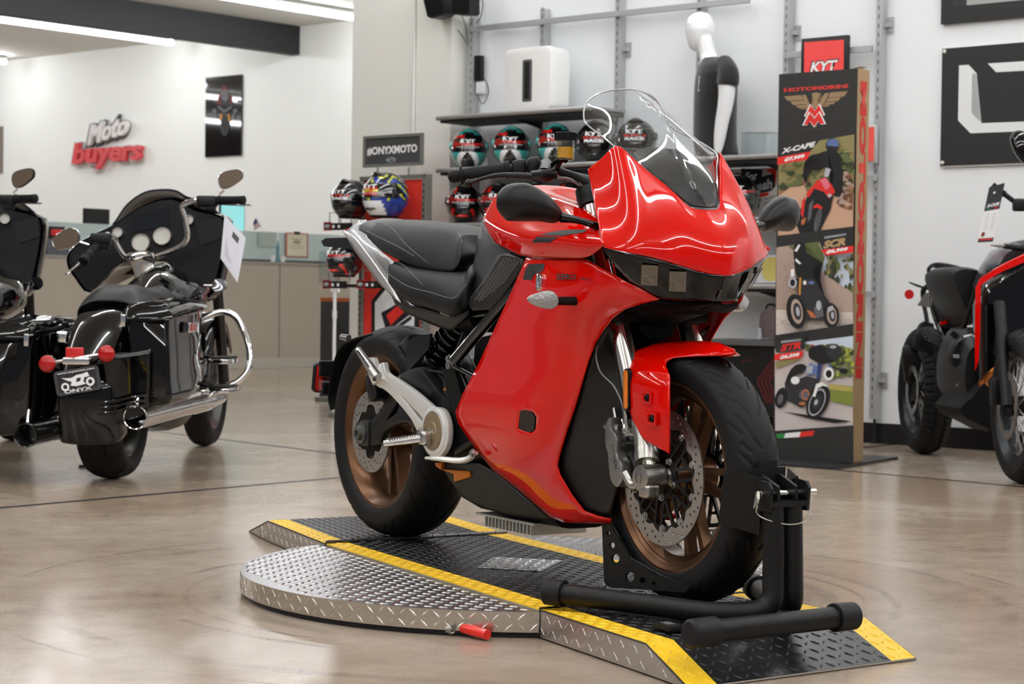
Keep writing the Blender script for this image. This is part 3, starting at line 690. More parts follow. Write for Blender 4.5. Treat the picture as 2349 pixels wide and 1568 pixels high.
# ---- badge, model lettering and stripe on the near fairing
fz = rbf([(a, b, w) for a, b, w in po+pc])
def onp(u, v, up=.003): return P(u, v, float(fz([(u, v)])[0])+up)
def decal(name, pts, m, up=.0035, F_=onp):
    bm = NB(); q = [F_(u, v, up) for u, v in pts]; bm.faces.new([bm.verts.new(p) for p in q]); bmesh.ops.triangulate(bm, faces=bm.faces[:])
    return B(name, bm, m, smooth=False)
decal('fairing_decal', [(1212, 606), (1250, 604), (1247, 618), (1240, 624), (1229, 627), (1223, 633), (1221, 642), (1200, 641), (1204, 622)], BLKP)
def ptext(name, s, u0, v0, u1, v1, hh, m, shear=0, bold=.02, F_=onp, up=.0065):
    """lettering laid on the panel between two traced points; hh = letter height in pixels"""
    def fn(c): return F_(u0+(u1-u0)*(c.x+.5), v0+(v1-v0)*(c.x+.5)-c.y*hh, up+c.z)
    return text(name, s, None, 1., 1., m, bike, bold, shear, 0.0004, fn)
ptext('fairing_lettering', 'ZERO', 1274, 634, 1322, 634, 13, BLKP, bold=.03)
ptext('fairing_lettering', 'SR/S', 1329, 639, 1353, 640, 6, BLKP, .2)
bm = NB(); c = onp(1238, 647, .004); M = basis(c, onp(1248, 647)-onp(1228, 647), (0, 0, 1)); plate(bm, [rrect(0, 0, .026, .040, .011), rrect(0, 0, .014, .028, .006)], M, .003, .002); bar = box(bm, c, (.004, .004, .034), Matrix.Rotation(RA(25), 3, 'Y')); B('badge', bm, CHR)
for o_ in bike.children:
    if o_.name.split('.')[0] in ('fairing_lettering', 'fairing_decal'):
        w_ = o_.modifiers.new('w', 'SHRINKWRAP'); w_.target = [c for c in bike.children if c.name.startswith('side_fairing')][0]; w_.offset = .0012; w_.wrap_mode = 'OUTSIDE'
# ---- turn signals
CLR = mat('clear_lens', (150, 148, 148), .12, .6, coat=1., bump=(160, 1., .003))
for s in (1, -1):
    a = P(1322, 690, .212); b = P(1278, 690, .262); a.y *= s; b.y *= s; bm = NB(); tube(bm, [a, b], [.011, .010], 14, 2); st = B('signal_stalk', bm, RUB)
    q = P(1252, 690, .288); q.y *= s; bm = NB()
    e1 = P(1213, 687, .318); e1.y *= s; e2 = b
    d = (e1-e2).normalized(); n = (V((.25, -s*.5, .1))).normalized(); M = basis((e1+e2)/2, d, (0, 0, 1)); Lh = (e1-e2).length/2
    plate(bm, [cr([(Lh, .002), (Lh*.3, .014), (-Lh*.5, .020), (-Lh*.95, .008), (-Lh*.95, -.008), (-Lh*.5, -.017), (Lh*.5, -.010)], 3, True)], M, .009, .004); B('signal_lens', bm, CLR, st)
# ---- mirrors
def mplane(u, v):
    """point on the tilted plane of the near mirror"""
    d = ray(u, v); n = BIKE.x-BIKE.y*.27; t = ((BIKE.o-CAM).dot(n)-.033)/d.dot(n); q = CAM+d*t-BIKE.o; return V((q.dot(BIKE.x), q.dot(BIKE.y), q.z))
for s in (1, -1):
    out = [(1141, 455, .435), (1143, 478, .43), (1160, 500, .42), (1172, 506, .41), (1240, 507, .365), (1270, 511, .345), (1287, 505, .335), (1292, 488, .333), (1265, 452, .345), (1222, 424, .37), (1195, 418, .385), (1165, 423, .405), (1147, 438, .425)]
    X = [mplane(p[0], p[1]) for p in out]
    for p in X: p.y *= s
    c = sum(X, V())/len(X); n = V((1, -s*.15, .12)).normalized(); XC = cr([tuple(p) for p in X], 3, True)
    rings = [[c+(V(p)-c)*k_+n*d_ for p in XC] for k_, d_ in ((.02, .036), (.35, .034), (.65, .027), (.85, .016), (.96, .004), (1., -.006), (.97, -.012), (.94, -.012))]
    bm = NB(); loft(bm, [[tuple(q) for q in r] for r in rings]); mo = B('mirror', bm, SAT, ang=70)
    bm = NB(); g = [c+(V(p)-c)*.93+n*-.0125 for p in XC]; bm.faces.new([bm.verts.new(q) for q in g]); B('mirror_glass', bm, CHR, mo, False)
    a = mplane(1286, 498); b = P(1330, 506, .25); e = P(1372, 520, .205)
    for q in (a, b, e): q.y *= s
    bm = NB(); tube(bm, [a, b, e], [.013, .008, .010], 12, 5); B('mirror_arm', bm, BLK, mo)
# ---- tank cover (red), traced in rows from the lower edge up to the middle
def row(l): return [P(*p) for p in l]
def PX(u, v, w, x=None): return P(u, v, w)
A_low = row([(1111, 516, .108), (1133, 553, .140), (1165, 572, .165), (1206, 588, .186), (1290, 591, .212), (1345, 590, .226), (1382, 566, .237)])
A_crs = row([(1109, 505, .108), (1136, 524, .150), (1170, 538, .182), (1212, 547, .206), (1290, 551, .228), (1345, 556, .235), (1384, 555, .240)])
A_shl = row([(1112, 490, .098), (1140, 494, .132), (1172, 505, .158), (1215, 512, .178), (1290, 514, .196), (1340, 520, .205), (1374, 530, .215)])
A_top = row([(1122, 477, .078), (1146, 468, .100), (1178, 470, .118), (1222, 478, .135), (1290, 492, .152), (1335, 505, .165), (1364, 515, .176)])
xs_ = [p.x for p in A_top]
fz_ = [1.000, 1.012, 1.008, .995, .962, .930, .905]
A_in = [V((p.x-.01, p.y*.55, z-.012)) for p, z in zip(A_top, fz_)]
A_top = [V((p.x, p.y*.8, max(p.z, z-.012))) for p, z in zip(A_top, fz_)]
A_mid = [V((p.x-.01, 0, z+.002)) for p, z in zip(A_top, fz_)]
for s in (1, -1):
    g = [[(p.x, p.y*s, p.z) for p in r] for r in (A_low, A_crs, A_shl, A_top)]
    sheet('tank_side', g, RED, bike, 5, 5, .004, ang=50)
g = [[(p.x, p.y, p.z) for p in r[:5]] for r in (A_top, A_in, A_mid)]
g += [[(p.x, -p.y, p.z) for p in r[:5]] for r in (A_in, A_top)]
sheet('tank_top', g, RED, bike, 4, 5, .004)
g = [[(p.x, p.y*.97, p.z-.010-.02*k) for k, p in enumerate(r[4:])] for r in (A_top, A_in, A_mid)]
g += [[(p.x, -p.y*.97, p.z-.010-.02*k) for k, p in enumerate(r[4:])] for r in (A_in, A_top)]
sheet('tank_lid', g, SAT, bike, 4, 5, .004)
def tk(u, v, up=.003):
    f = tk.f; return P(u, v, float(f([(u, v)])[0])+up)
tk.f = rbf([(1206, 588, .186), (1290, 591, .212), (1345, 590, .226), (1212, 547, .206), (1290, 551, .228), (1345, 556, .235), (1215, 512, .178), (1290, 514, .196), (1340, 520, .205), (1165, 572, .165), (1170, 538, .182)])
near_tank = [c for c in bike.children if c.name.startswith('tank_side')][0]
for pts in ([(1218, 556), (1226, 549), (1233, 543), (1282, 543), (1262, 556)], [(1237, 540), (1262, 533), (1290, 528), (1320, 526), (1348, 526), (1340, 533), (1315, 537), (1290, 541)]):
    bm = NB(); bm.faces.new([bm.verts.new(tk(u, v, .004)) for u, v in pts]); bmesh.ops.triangulate(bm, faces=bm.faces[:]); bmesh.ops.subdivide_edges(bm, edges=bm.edges[:], cuts=5, use_grid_fill=True)
    d_ = B('tank_stripe', bm, BLKP, smooth=False); w_ = d_.modifiers.new('w', 'SHRINKWRAP'); w_.target = near_tank; w_.offset = .0012; w_.wrap_mode = 'OUTSIDE'
# central black spine under the tank and the honeycomb-grooved side cover
sp = [(1110, 512, .10), (1135, 556, .135), (1175, 574, .15), (1205, 590, .150), (1160, 582, .152), (1080, 716, .150), (1082, 640, .14), (1095, 575, .12), (1104, 530, .105)]
skin_obj('spine_cover', BIKE, [(1108, 506, .095), (1134, 555, .132), (1176, 577, .150), (1150, 610, .150), (1112, 650, .148), (1086, 668, .142), (1080, 640, .125), (1092, 580, .105), (1100, 530, .095)], SAT, bike, step=8, k=3, thick=.004, smooth_out=False)
GRL = mat('grille_panel', (15, 15, 15), .45)
hexo = [(1145, 584, .158), (1165, 581, .160), (1204, 594, .162), (1196, 622, .164), (1145, 690, .160), (1122, 710, .156), (1086, 712, .152), (1078, 700, .150), (1080, 682, .150), (1112, 640, .156)]
skin_obj('side_cover', BIKE, hexo, GRL, bike, step=9, k=3, thick=.006, smooth_out=False)
fh = rbf(hexo); bm = NB(); gm = mat('grille_dash', (120, 120, 118), .3, .6); 
for s in (1, -1):
    bm = NB()
    for i in range(10):
        for j in range(17):
            a, b = i/9., (j+(.5 if i % 2 else 0))/17.
            u0 = 1083+a*40+b*72+ (0 if True else 0); v0 = 688-b*96+a*(-4)+a*a*4
            u, v = 1084+b*72+a*38, 694-b*104+a*2
            if not inside((u, v), [(1083, 688), (1116, 640), (1152, 586), (1192, 602), (1150, 655), (1100, 694)]): continue
            c = P(u, v, float(fh([(u, v)])[0])+.0036); e = P(u+3.3, v-4.3, float(fh([(u+3, v-4)])[0])+.0036)
            c.y *= s; e.y *= s; tube(bm, [c, e], .0011, 4, 1)
    B('grille_slots', bm, gm, smooth=False)['kind'] = 'stuff'
# ---- seats
def station(uvT, uvB, wt, wm, wb, w0=.0):
    """hull station from a traced top point and a traced lower edge point"""
    b = P(uvB[0], uvB[1], wb); d = ray(uvT[0], uvT[1]); Fp = BIKE
    # top point taken on the plane x = b.x
    n = BIKE.x; t = ((BIKE.o-CAM).dot(n)+b.x)/d.dot(n); q = CAM+d*t-BIKE.o
    return (b.x, q.z, b.z, wt, wm, wb)
def PXP(u, v, x):
    """point where a pixel ray meets the cross-plane at machine coordinate x"""
    d = ray(u, v); n = BIKE.x; t = ((BIKE.o-CAM).dot(n)+x)/d.dot(n); q = CAM+d*t-BIKE.o; return q.dot(BIKE.y), q.z
# rider seat: near edge traced, tapering towards the tank
rs_out = [(903, 600, .120), (893, 612, .138), (890, 628, .148), (902, 646, .160), (960, 664, .172), (1010, 678, .172), (1045, 682, .165), (1062, 662, .150), (1080, 645, .142), (1089, 625, .135), (1092, 606, .120), (1060, 612, .105), (1000, 614, .095), (950, 606, .098), (925, 598, .105)]
X0 = -.80
bm = NB()
def seat(name, near_top, near_mid, near_low, mid_z, under):
    """quilted saddle: rows from the lower skirt over the top to the mirrored skirt"""
    R_ = [under, near_low, near_mid, near_top, mid_z]
    g = [[tuple(p) for p in r] for r in R_]+[[(p.x, -p.y, p.z) for p in r] for r in R_[-2::-1]]
    for r in g: r.append(tuple(V(r[-1])*.75+(V(mid_z[-1])+V(near_low[-1]))*.125+V((.012, 0, 0)))) ; e_ = V((mid_z[-1].x+.012, 0, (mid_z[-1].z+near_low[-1].z)/2)); [r.append(tuple(e_)) for r in g]
    return sheet(name, g, LEA, bike, 5, 5, .003, ang=60)
n_low = row([(898, 655, .150), (935, 690, .160), (985, 706, .165), (1035, 722, .165), (1066, 704, .150), (1087, 668, .132)])
n_mid = row([(890, 628, .158), (935, 658, .175), (985, 672, .178), (1040, 684, .176), (1064, 662, .158), (1088, 628, .135)])
n_top = row([(903, 600, .130), (945, 612, .140), (1000, 622, .140), (1050, 626, .128), (1074, 622, .112), (1092, 604, .090)])
mid = [V((p.x-.01, 0, p.z+d)) for p, d in zip(n_top, (.004, .000, -.004, .0, .004, .01))]
und = [V((p.x, p.y*.6, p.z-.01)) for p in n_low]
rsd = seat('rider_seat', n_top, n_mid, n_low, mid, und)
ST = mat('stitching', (150, 148, 142), .7)
def stitch(rows, parent, r=.0009):
    for s in (1, -1):
        bm = NB(); pts = cr([tuple(p) for p in rows], 10); d = 0
        for a, b in zip(pts[::1], pts[1::1]):
            a, b = V(a), V(b); a.y *= s; b.y *= s; L_ = (b-a).length; n_ = max(1, int(L_/.006))
            for i in range(n_):
                tube(bm, [a+(b-a)*(i+.15)/n_, a+(b-a)*(i+.7)/n_], r, 4, 1, cap=False)
        B('seat_stitching', bm, ST, parent, False)
stitch([p+V((0, -.002, .001)) for p in row([(890, 627, .160), (935, 656, .177), (985, 670, .180), (1040, 684, .178), (1064, 661, .160), (1087, 630, .137)])], rsd)
stitch([p+V((0, -.002, .002)) for p in row([(908, 600, .130), (930, 612, .150), (955, 638, .170), (972, 655, .178)])], rsd)
# pillion seat
m_low = row([(842, 542, .085), (872, 572, .115), (915, 596, .130), (965, 616, .132), (1015, 622, .120), (1050, 618, .100)])
m_mid = row([(836, 530, .095), (866, 546, .125), (915, 570, .142), (970, 600, .142), (1040, 615, .125), (1063, 585, .105)])
m_top = row([(850, 512, .060), (890, 512, .085), (945, 520, .100), (1000, 530, .100), (1045, 545, .090), (1064, 545, .075)])
mid = [V((p.x-.015, 0, p.z+d)) for p, d in zip(m_top, (.006, .014, .018, .018, .012, .004))]
und = [V((p.x, p.y*.6, p.z-.01)) for p in m_low]
psd = seat('passenger_seat', m_top, m_mid, m_low, mid, und)
stitch([p+V((0, -.001, .0015)) for p in row([(838, 528, .096), (866, 543, .128), (915, 567, .145), (950, 588, .146)])], psd)
stitch([p+V((0, -.001, .002)) for p in row([(858, 512, .066), (880, 515, .090), (905, 530, .115), (935, 565, .138), (985, 606, .138)])], psd)
stitch([p+V((0, 0, .002)) for p in row([(1052, 535, .080), (1058, 560, .095), (1040, 612, .110)])], psd)
# ---- silver tail panels and black undertray
to = [(789, 531, .112), (800, 526, .108), (826, 505, .080), (842, 505, .060), (838, 520, .085), (845, 545, .110), (880, 580, .132), (905, 600, .140), (893, 618, .146), (892, 648, .152), (905, 665, .155), (922, 694, .150), (905, 685, .152), (865, 640, .150), (830, 595, .138), (805, 560, .125)]
skin_obj('tail_panel', BIKE, to, GRYP, bike, [(850, 580, .138), (830, 560, .130), (870, 620, .148)], step=7, k=3, thick=.004, smooth_out=False)
rdg = row([(792, 529, .118), (815, 545, .134), (850, 590, .150), (885, 640, .158), (920, 692, .153)])
rd2 = row([(789, 535, .114), (805, 562, .128), (835, 605, .142), (872, 652, .150), (918, 692, .150)])
for s in (1, -1): sheet('tail_blade', [[(p.x, p.y*s, p.z) for p in r] for r in (rdg, [(a+b)/2+V((0, -.006, 0)) for a, b in zip(rdg, rd2)], rd2)], SILP, bike, 4, 6, .006)
tl = [P(822, 508, .078), P(845, 505, .05), P(838, 522, .08)]
bm = NB(); body(bm, [(-1.70, .925, .895, .02, .04, .03), (-1.62, .945, .880, .06, .095, .07), (-1.53, .950, .875, .07, .105, .08), (-1.40, .925, .84, .08, .11, .09), (-1.2, .87, .78, .08, .11, .09)], e=3); B('tail_core', bm, SAT)
bm = NB(); body(bm, [(-1.72, .925, .90, .05, .07, .05), (-1.69, .928, .898, .06, .08, .06)], e=3); B('tail_light', bm, SIGR)['label'] = 'red tail light'
for s in (1, -1):
    f_ = row([(742, 553, .105), (752, 546, .11), (800, 545, .115), (842, 560, .118), (842, 575, .118), (800, 570, .115), (748, 565, .108)])
    for p in f_: p.y *= s
    bm = NB(); c_ = V((0, -s*.008, 0)); loft(bm, [[tuple(p+c_) for p in f_], [tuple(p-c_) for p in f_]]); B('grab_handle', bm, SAT)
uo = [(893, 650, .140), (905, 675, .150), (940, 705, .158), (1000, 722, .160), (1045, 735, .158), (1066, 725, .150), (1078, 712, .140), (1080, 740, .130), (1050, 752, .130), (1035, 756, .128), (990, 738, .130), (930, 712, .132), (905, 690, .130)]
skin_obj('undertray', BIKE, [(895, 652, .140), (940, 700, .158), (1000, 716, .162), (1046, 724, .158), (1075, 712, .148), (1076, 722, .145), (1053, 745, .138), (1035, 760, .130), (985, 741, .130), (930, 716, .132), (908, 697, .130), (898, 675, .132)], SAT, bike, step=8, k=3, thick=.004, smooth_out=False)
bm = NB(); body(bm, [(-1.24, .78, .69, .08, .12, .09), (-1.1, .76, .65, .09, .13, .1), (-.95, .72, .62, .1, .13, .1), (-.82, .69, .62, .1, .13, .1)], e=4); B('seat_base', bm, MATT)
uf = rbf([(895, 652, .140), (940, 700, .158), (1000, 716, .162), (1046, 724, .158), (985, 741, .130), (930, 716, .132), (1035, 760, .130)])
def un(u, v, up=.003): return P(u, v, float(uf([(u, v)])[0])+up)
ptext('tray_lettering', 'BOSCH', 1010, 717, 1030, 725, 4.5, mat('grey_print', (170, 170, 170), .5), F_=un, up=.0035)
# ---- frame and shock
GB = BLK
for s in (1, -1):
    for l, r in (([(1205, 640, .150), (1120, 735, .150), (1044, 825, .146)], .016), ([(1044, 838, .140), (1100, 868, .150)], .009), ([(1085, 722, .120), (1125, 720, .125)], .009), ([(1065, 760, .135), (1044, 815, .140)], .006), ([(1060, 858, .12), (1090, 935, .12)], .008)):
        pts = row(l)
        for p in pts: p.y *= s
        bm = NB(); tube(bm, pts, r, 16, 4); B('frame_tube', bm, GB)
    bm = NB(); pl = [(1022, 848), (1046, 838), (1062, 900), (1085, 945), (1075, 965), (1050, 940), (1030, 900)]; q = row([(u, v, .132) for u, v in pl])
    for p in q: p.y *= s
    loft(bm, [[tuple(p+V((0, .008, 0))) for p in q], [tuple(p-V((0, .008, 0))) for p in q]]); B('frame_plate', bm, MATT)
for u, v, r in ((1032, 822, .009), (1034, 837, .013), (975, 832, .010)): bm = NB(); bolt(bm, P(u, v, .135 if u > 1000 else .06), (0, -1, 0), r, .010); B('frame_bolt', bm, STL)
a, b = P(1083, 722, .035), P(988, 835, .035); d = (b-a); bm = NB(); tube(bm, [a+d*.0, b-d*.15], .026, 18, 1); B('shock_body', bm, MATT)
bm = NB(); turned(bm, b-d*.20, b+d*.04, [(0, .030), (.05, .030), (.055, .024), (.07, .02), (.07, 0)], 22); B('shock_sleeve', bm, mat('shock_grey', (150, 150, 146), .35, .7))
ax1, ax2, dd = frame_axes(d); L_ = d.length*.84; pts = []
for i in range(7*16+1):
    t = i/(7*16); an = 2*pi*7*t; pts.append(tuple(a+dd*(L_*t)+(ax1*cos(an)+ax2*sin(an))*.041))
bm = NB(); tube(bm, pts, .0078, 10, 1); B('shock_spring', bm, BLK)
bm = NB(); pts = [(987+22*cos(t*.6), 858+0*t, .10) for t in range(2)]; tube(bm, row([(925, 905, .125), (945, 868, .12), (958, 850, .115), (1000, 852, .11), (1020, 855, .12)]), .0045, 8, 6); B('brake_hose', bm, RUB)
# ---- rear wheel
tyre('rear_tyre', RAx, .315, .180, .224, .072, TYRE, bike, ROAD_REAR, 12, nt=620, ns=72)
bm = NB(); ring_profile(bm, RAx, rimprof(.070, .222))
for i in range(5):
    a0 = 2*pi*i/5+.1
    for s in (-1, 1): bar3(bm, wheel_point(RAx, .040, a0+s*.42, -.01), wheel_point(RAx, .192, a0+s*.16, -.01), .026, .045, .015, .04)
cyl(bm, (-1.45, -.075, .315), (-1.45, .075, .315), .052, n=32); B('rear_rim', bm, BRZ)
cut_disc('rear_brake_disc', RAx, -.100, .120, .080, STD, bike, 3, 45, 6, .005, .003, .016)
bm = NB(); ring_profile(bm, (-1.45, -.098, .315), [(-.004, .072), (.004, .072), (.004, .03), (-.004, .03)], 48); B('disc_hub', bm, MATT)
bm = NB(); c = P(868, 885, .125); box(bm, c, (.05, .06, .085), Matrix.Rotation(RA(-20), 3, 'Y'), .01); rc = B('rear_caliper', bm, SAT)
bm = NB(); tube(bm, row([(866, 868, .13), (872, 872, .14), (880, 872, .14)]), .006, 8, 3); B('banjo_fitting', bm, CHR, rc)
# ---- swingarm
def plate_px(name, loops, w, t, m, bev=.002, parent=None, both=False, k=3, curved=True):
    out = []
    for s in ((1, -1) if both else (1,)):
        LL = []
        for L in loops:
            q = [P(u, v, w) for u, v in L]; q = [(p.x, p.z) for p in q]; LL.append(cr(q, k, True) if curved else q)
        bm = NB(); plate(bm, LL, basis((0, -s*(w-t/2), 0), (1, 0, 0), (0, 0, 1)), t/2-bev, bev); out.append(B(name, bm, m, parent, True, 35))
    return out[0]
sw = [(818, 972), (852, 968), (885, 920), (905, 890), (935, 870), (985, 885), (1005, 930), (1000, 985), (960, 1002), (950, 975), (920, 965), (880, 985), (868, 1012), (830, 1018), (817, 1005)]
sh = [(882, 968), (902, 930), (918, 908), (912, 945), (900, 957)]
plate_px('swingarm', [sw, sh], .122, .030, SAT, .006, k=3)
plate_px('swingarm', [[(818, 972), (852, 968), (900, 905), (950, 880), (1005, 930), (1000, 985), (950, 985), (868, 1012), (830, 1018)]], -.095, .03, SAT, .006)
bm = NB(); body(bm, [(-1.12, .50, .33, .08, .11, .08), (-1.02, .50, .27, .11, .13, .11), (-.90, .48, .24, .12, .14, .12), (-.78, .44, .26, .10, .12, .10)], e=4); B('motor_case', bm, MATT)
q = P(832, 993, .125); bm = NB(); box(bm, q+V((.006, .004, 0)), (.066, .010, .082), bev=.010); B('axle_adjuster', bm, mat('adjuster_grey', (60, 60, 60), .4, .5))
bm = NB(); bolt(bm, q+V((0, -.001, 0)), (0, -1, 0), .024, .020); turned(bm, q+V((0, -.018, 0)), q+V((0, -.1, 0)), [(0, .018), (.004, .018), (.004, .011), (0, .011)], 24); B('axle_nut', bm, mat('nut_zinc', (130, 132, 130), .35, .9))
plate_px('belt_cover', [[(915, 880), (922, 862), (945, 852), (965, 855), (1008, 912), (1010, 925), (990, 935), (930, 900)]], .135, .05, SAT, .010)
plate_px('pulley_housing', [[(985, 905), (1010, 910), (1035, 935), (1048, 975), (1046, 1010), (1030, 1040), (1000, 1052), (985, 1040)]], .135, .05, MATT, .008)
# ---- near side footrest bracket (silver casting with a round cover) built once per side
for s in (1, -1):
    w = .165
    arm = [(866, 845), (878, 833), (884, 856), (914, 875), (950, 900), (985, 930), (992, 935), (1012, 940), (1024, 965), (1027, 995), (1022, 1025), (1008, 1045), (995, 1047), (982, 1038), (972, 1020), (968, 1000), (957, 985), (944, 960), (925, 935), (898, 905), (880, 890), (868, 885), (858, 872)]
    slot = [(918, 908), (922, 905), (940, 925), (968, 955), (968, 968), (962, 965), (935, 930)]
    cc = P(996, 988, w); ring_c = [(cc.x+.047*cos(t*2*pi/28), cc.z+.064*0+.062*sin(t*2*pi/28)) for t in range(28)]
    LL = [cr([(P(u, v, w).x, P(u, v, w).z) for u, v in arm], 3, True), cr([(P(u, v, w).x, P(u, v, w).z) for u, v in slot], 3, True)]
    bm = NB(); plate(bm, LL, basis((0, -s*(w-.008), 0), (1, 0, 0), (0, 0, 1)), .006, .003); ft = B('footrest_bracket', bm, mat('bead_blasted_alloy', (226, 226, 222), .34, .45), None, True, 35)
    bm = NB(); cen = V((cc.x, -s*(w+.001), cc.z)); turned(bm, cen+V((0, s*.004, 0)), cen+V((0, -s*.1, 0)), [(0, .066), (.006, .066), (.009, .060), (.009, .054), (.005, .052), (.005, 0)], 40); B('cover_ring', bm, MATS['bead_blasted_alloy'], ft)
    bm = NB(); turned(bm, cen+V((0, -s*.002, 0)), cen+V((0, -s*.1, 0)), [(0, .051), (.0045, .050), (.0045, .026), (.006, .025), (.006, .020), (.0045, .019), (.0045, 0)], 40); cv = B('round_cover', bm, mat('champagne_cover', (158, 140, 112), .38, .7), ft)
    for t in (50, 170, 290): bm = NB(); bolt(bm, cen+V((.043*cos(RA(t)), -s*.002, .043*sin(RA(t)))), (0, -s, 0), .0035, .004); B('cover_screw', bm, STL, cv) if False else B('cover_screw', bm, STL, ft)
    M = basis(cen+V((0, -s*.0068, 0)), (s, 0, 0), (0, 0, 1)); text('cover_lettering', 'ZERO', M, .030, .010, STL, ft, .03)
    # rider peg
    a, b = P(985, 1003, .175), P(882, 1017, .262)
    c1 = P(975, 1000, .168); 
    for q in (a, b, c1): q.y *= s
    bm = NB(); tube(bm, [a, a+(b-a)*.12, b], [.012, .013, .009], 12, 3, flat=1.0); box(bm, a+(b-a)*.1, (.04, .03, .04), bev=.01)
    for i in range(12): t = .30+.056*i; pc_ = a+(b-a)*t; box(bm, pc_+V((0, 0, .010)), (.022, .003, .006))
    B('foot_peg', bm, mat('peg_alloy', (188, 188, 186), .25, .95), ft)
    bm = NB(); bolt(bm, c1+V((.002, -s*.012, .012)), (0, -s, 0), .010, .010); B('peg_bolt', bm, STL, ft)
    # pillion peg folded up
    a, b = P(866, 865, .19), P(820, 800, .215)
    for q in (a, b): q.y *= s
    bm = NB(); tube(bm, [a, a+(b-a)*.3, b], [.016, .014, .009], 12, 3)
    for i in range(11): t = .36+.055*i; box(bm, a+(b-a)*t+V((.004, -s*.010, .002)), (.018, .005, .003))
    B('pillion_peg', bm, MATS['peg_alloy'], ft)
    o_, i_ = [(846, 822), (862, 822), (880, 868), (864, 880), (856, 862)], [(850, 828), (858, 828), (866, 846), (858, 848)]
    LL = [[(P(u, v, w).x, P(u, v, w).z) for u, v in L] for L in (o_, i_)]
    bm = NB(); plate(bm, LL, basis((0, -s*(w+.004), 0), (1, 0, 0), (0, 0, 1)), .006, .003); B('hanger_loop', bm, MATS['bead_blasted_alloy'], ft)
# brake pedal
bm = NB(); pts = row([(978, 1050, .195), (1010, 1052, .190), (1050, 1056, .175), (1075, 1052, .165), (1090, 1038, .160)]); tube(bm, pts, [.006, .010, .012, .012, .010], 12, 5, flat=.7); B('brake_pedal', bm, MATS['bead_blasted_alloy'])
bm = NB(); bolt(bm, P(1086, 1040, .175), (0, -1, 0), .010, .008); B('pedal_bolt', bm, STL)
bm = NB(); tube(bm, row([(1050, 1035, .13), (1075, 1020, .13), (1090, 1010, .13)]), [.012, .009, .006], 12, 3); B('brake_cylinder', bm, SAT)
# belly pan with fins and two copper-coloured ducts
bl_ = [(1010, 1060, .100), (1100, 1062, .115), (1140, 1085, .120), (1200, 1135, .112), (1262, 1188, .100), (1230, 1190, .095), (1170, 1180, .100), (1105, 1165, .100), (1062, 1140, .096), (1030, 1095, .095)]
skin_obj('belly_pan', BIKE, bl_, mat('pan_black', (17, 17, 16), .5), bike, step=10, k=3, thick=.004, smooth_out=False)
bm = NB(); body(bm, [(-1.00, .27, .20, .07, .09, .07), (-.90, .26, .15, .08, .095, .08), (-.70, .25, .13, .08, .095, .08), (-.45, .22, .13, .08, .09, .07)], e=5); B('pan_core', bm, MATT)
bm = NB()
for i in range(14): box(bm, (-.80+.018*i, 0, .118), (.005, .17, .03))
box(bm, (-.70, 0, .132), (.30, .17, .006)); B('cooling_fins', bm, mat('fin_alloy', (190, 190, 184), .4, .7), smooth=False)
for l in ([(1020, 1078), (1075, 1082), (1076, 1092), (1042, 1103), (1040, 1085)], [(995, 1052), (1012, 1060), (1010, 1075), (1000, 1068)], [(1008, 900), (1026, 885), (1028, 900), (1020, 918)]):
    plate_px('copper_duct', [l], .115, .012, ORG, .002, curved=False)['label'] = 'copper coloured duct'
# rear hugger, splash guard, plate bracket, red reflector
hg = []
for t in np.linspace(30, 78, 7):
    r = .335; a = RA(180-t); hg.append([(RAx[0]+r*sin(a)*1.0, y, RAx[2]-r*cos(a)+(0 if abs(y) < .09 else -.03)) for y in (-.108, -.098, -.06, 0, .06, .098, .108)])
sheet('hugger', hg, SAT, bike, 4, 3, .004)
q = row([(935, 790, .112), (950, 772, .112), (990, 765, .105), (985, 800, .108), (940, 850, .112), (932, 830, .112)]); 
for s in (1, -1):
    bm = NB(); qq = [V((p.x, p.y*s, p.z)) for p in q]; loft(bm, [[tuple(p+V((0, .003, 0))) for p in qq], [tuple(p-V((0, .003, 0))) for p in qq]]); B('hugger_side', bm, SAT)
sg = []
for u, v in ((862, 762), (815, 775), (785, 800), (770, 850), (762, 905), (768, 938)):
    p = P(u, v, .06); sg.append([(p.x+.02, -.085, p.z-.004), (p.x, -.06, p.z), (p.x-.006, 0, p.z+.002), (p.x, .06, p.z), (p.x+.02, .085, p.z-.004)])
sheet('splash_guard', sg, MATT, bike, 5, 3, .005)
bm = NB(); p = P(800, 776, .10); tube(bm, [p, p+V((-.03, -.01, .004))], [.012, .009], 12, 2); B('plate_lamp', bm, mat('smoked_lamp', (110, 110, 112), .1, .5, coat=1.))
p = P(765, 868, .03); bm = NB(); box(bm, p+V((-.02, .02, 0)), (.09, .05, .014)); box(bm, P(762, 845, .05), (.01, .09, .05), bev=.004); box(bm, P(762, 890, .05), (.01, .07, .04), bev=.004); B('plate_bracket', bm, SAT, smooth=False)
rf = P(730, 865, .05); M = basis(rf, (.25, -.97, 0), (.12, 0, 1)); bm = NB(); plate(bm, [rrect(0, 0, .036, .094, .014)], M, .006, .001); r_ = B('rear_reflector', bm, PLAS, smooth=False)
bm = NB(); plate(bm, [rrect(0, 0, .028, .084, .012)], M @ Matrix.Translation((0, 0, .0065)), .002, .001); B('red_lens', bm, mat('red_reflector', (190, 16, 16), .25, coat=1., bump=(400, .8, .001)), r_)['label'] = 'red reflector lens'
bm = NB(); plate(bm, [rrect(0, 0, .028, .084, .012)], M @ Matrix.Translation((0, 0, -.0065)), .002, .001); B('red_lens', bm, MATS['red_reflector'], r_)['label'] = 'red reflector lens'
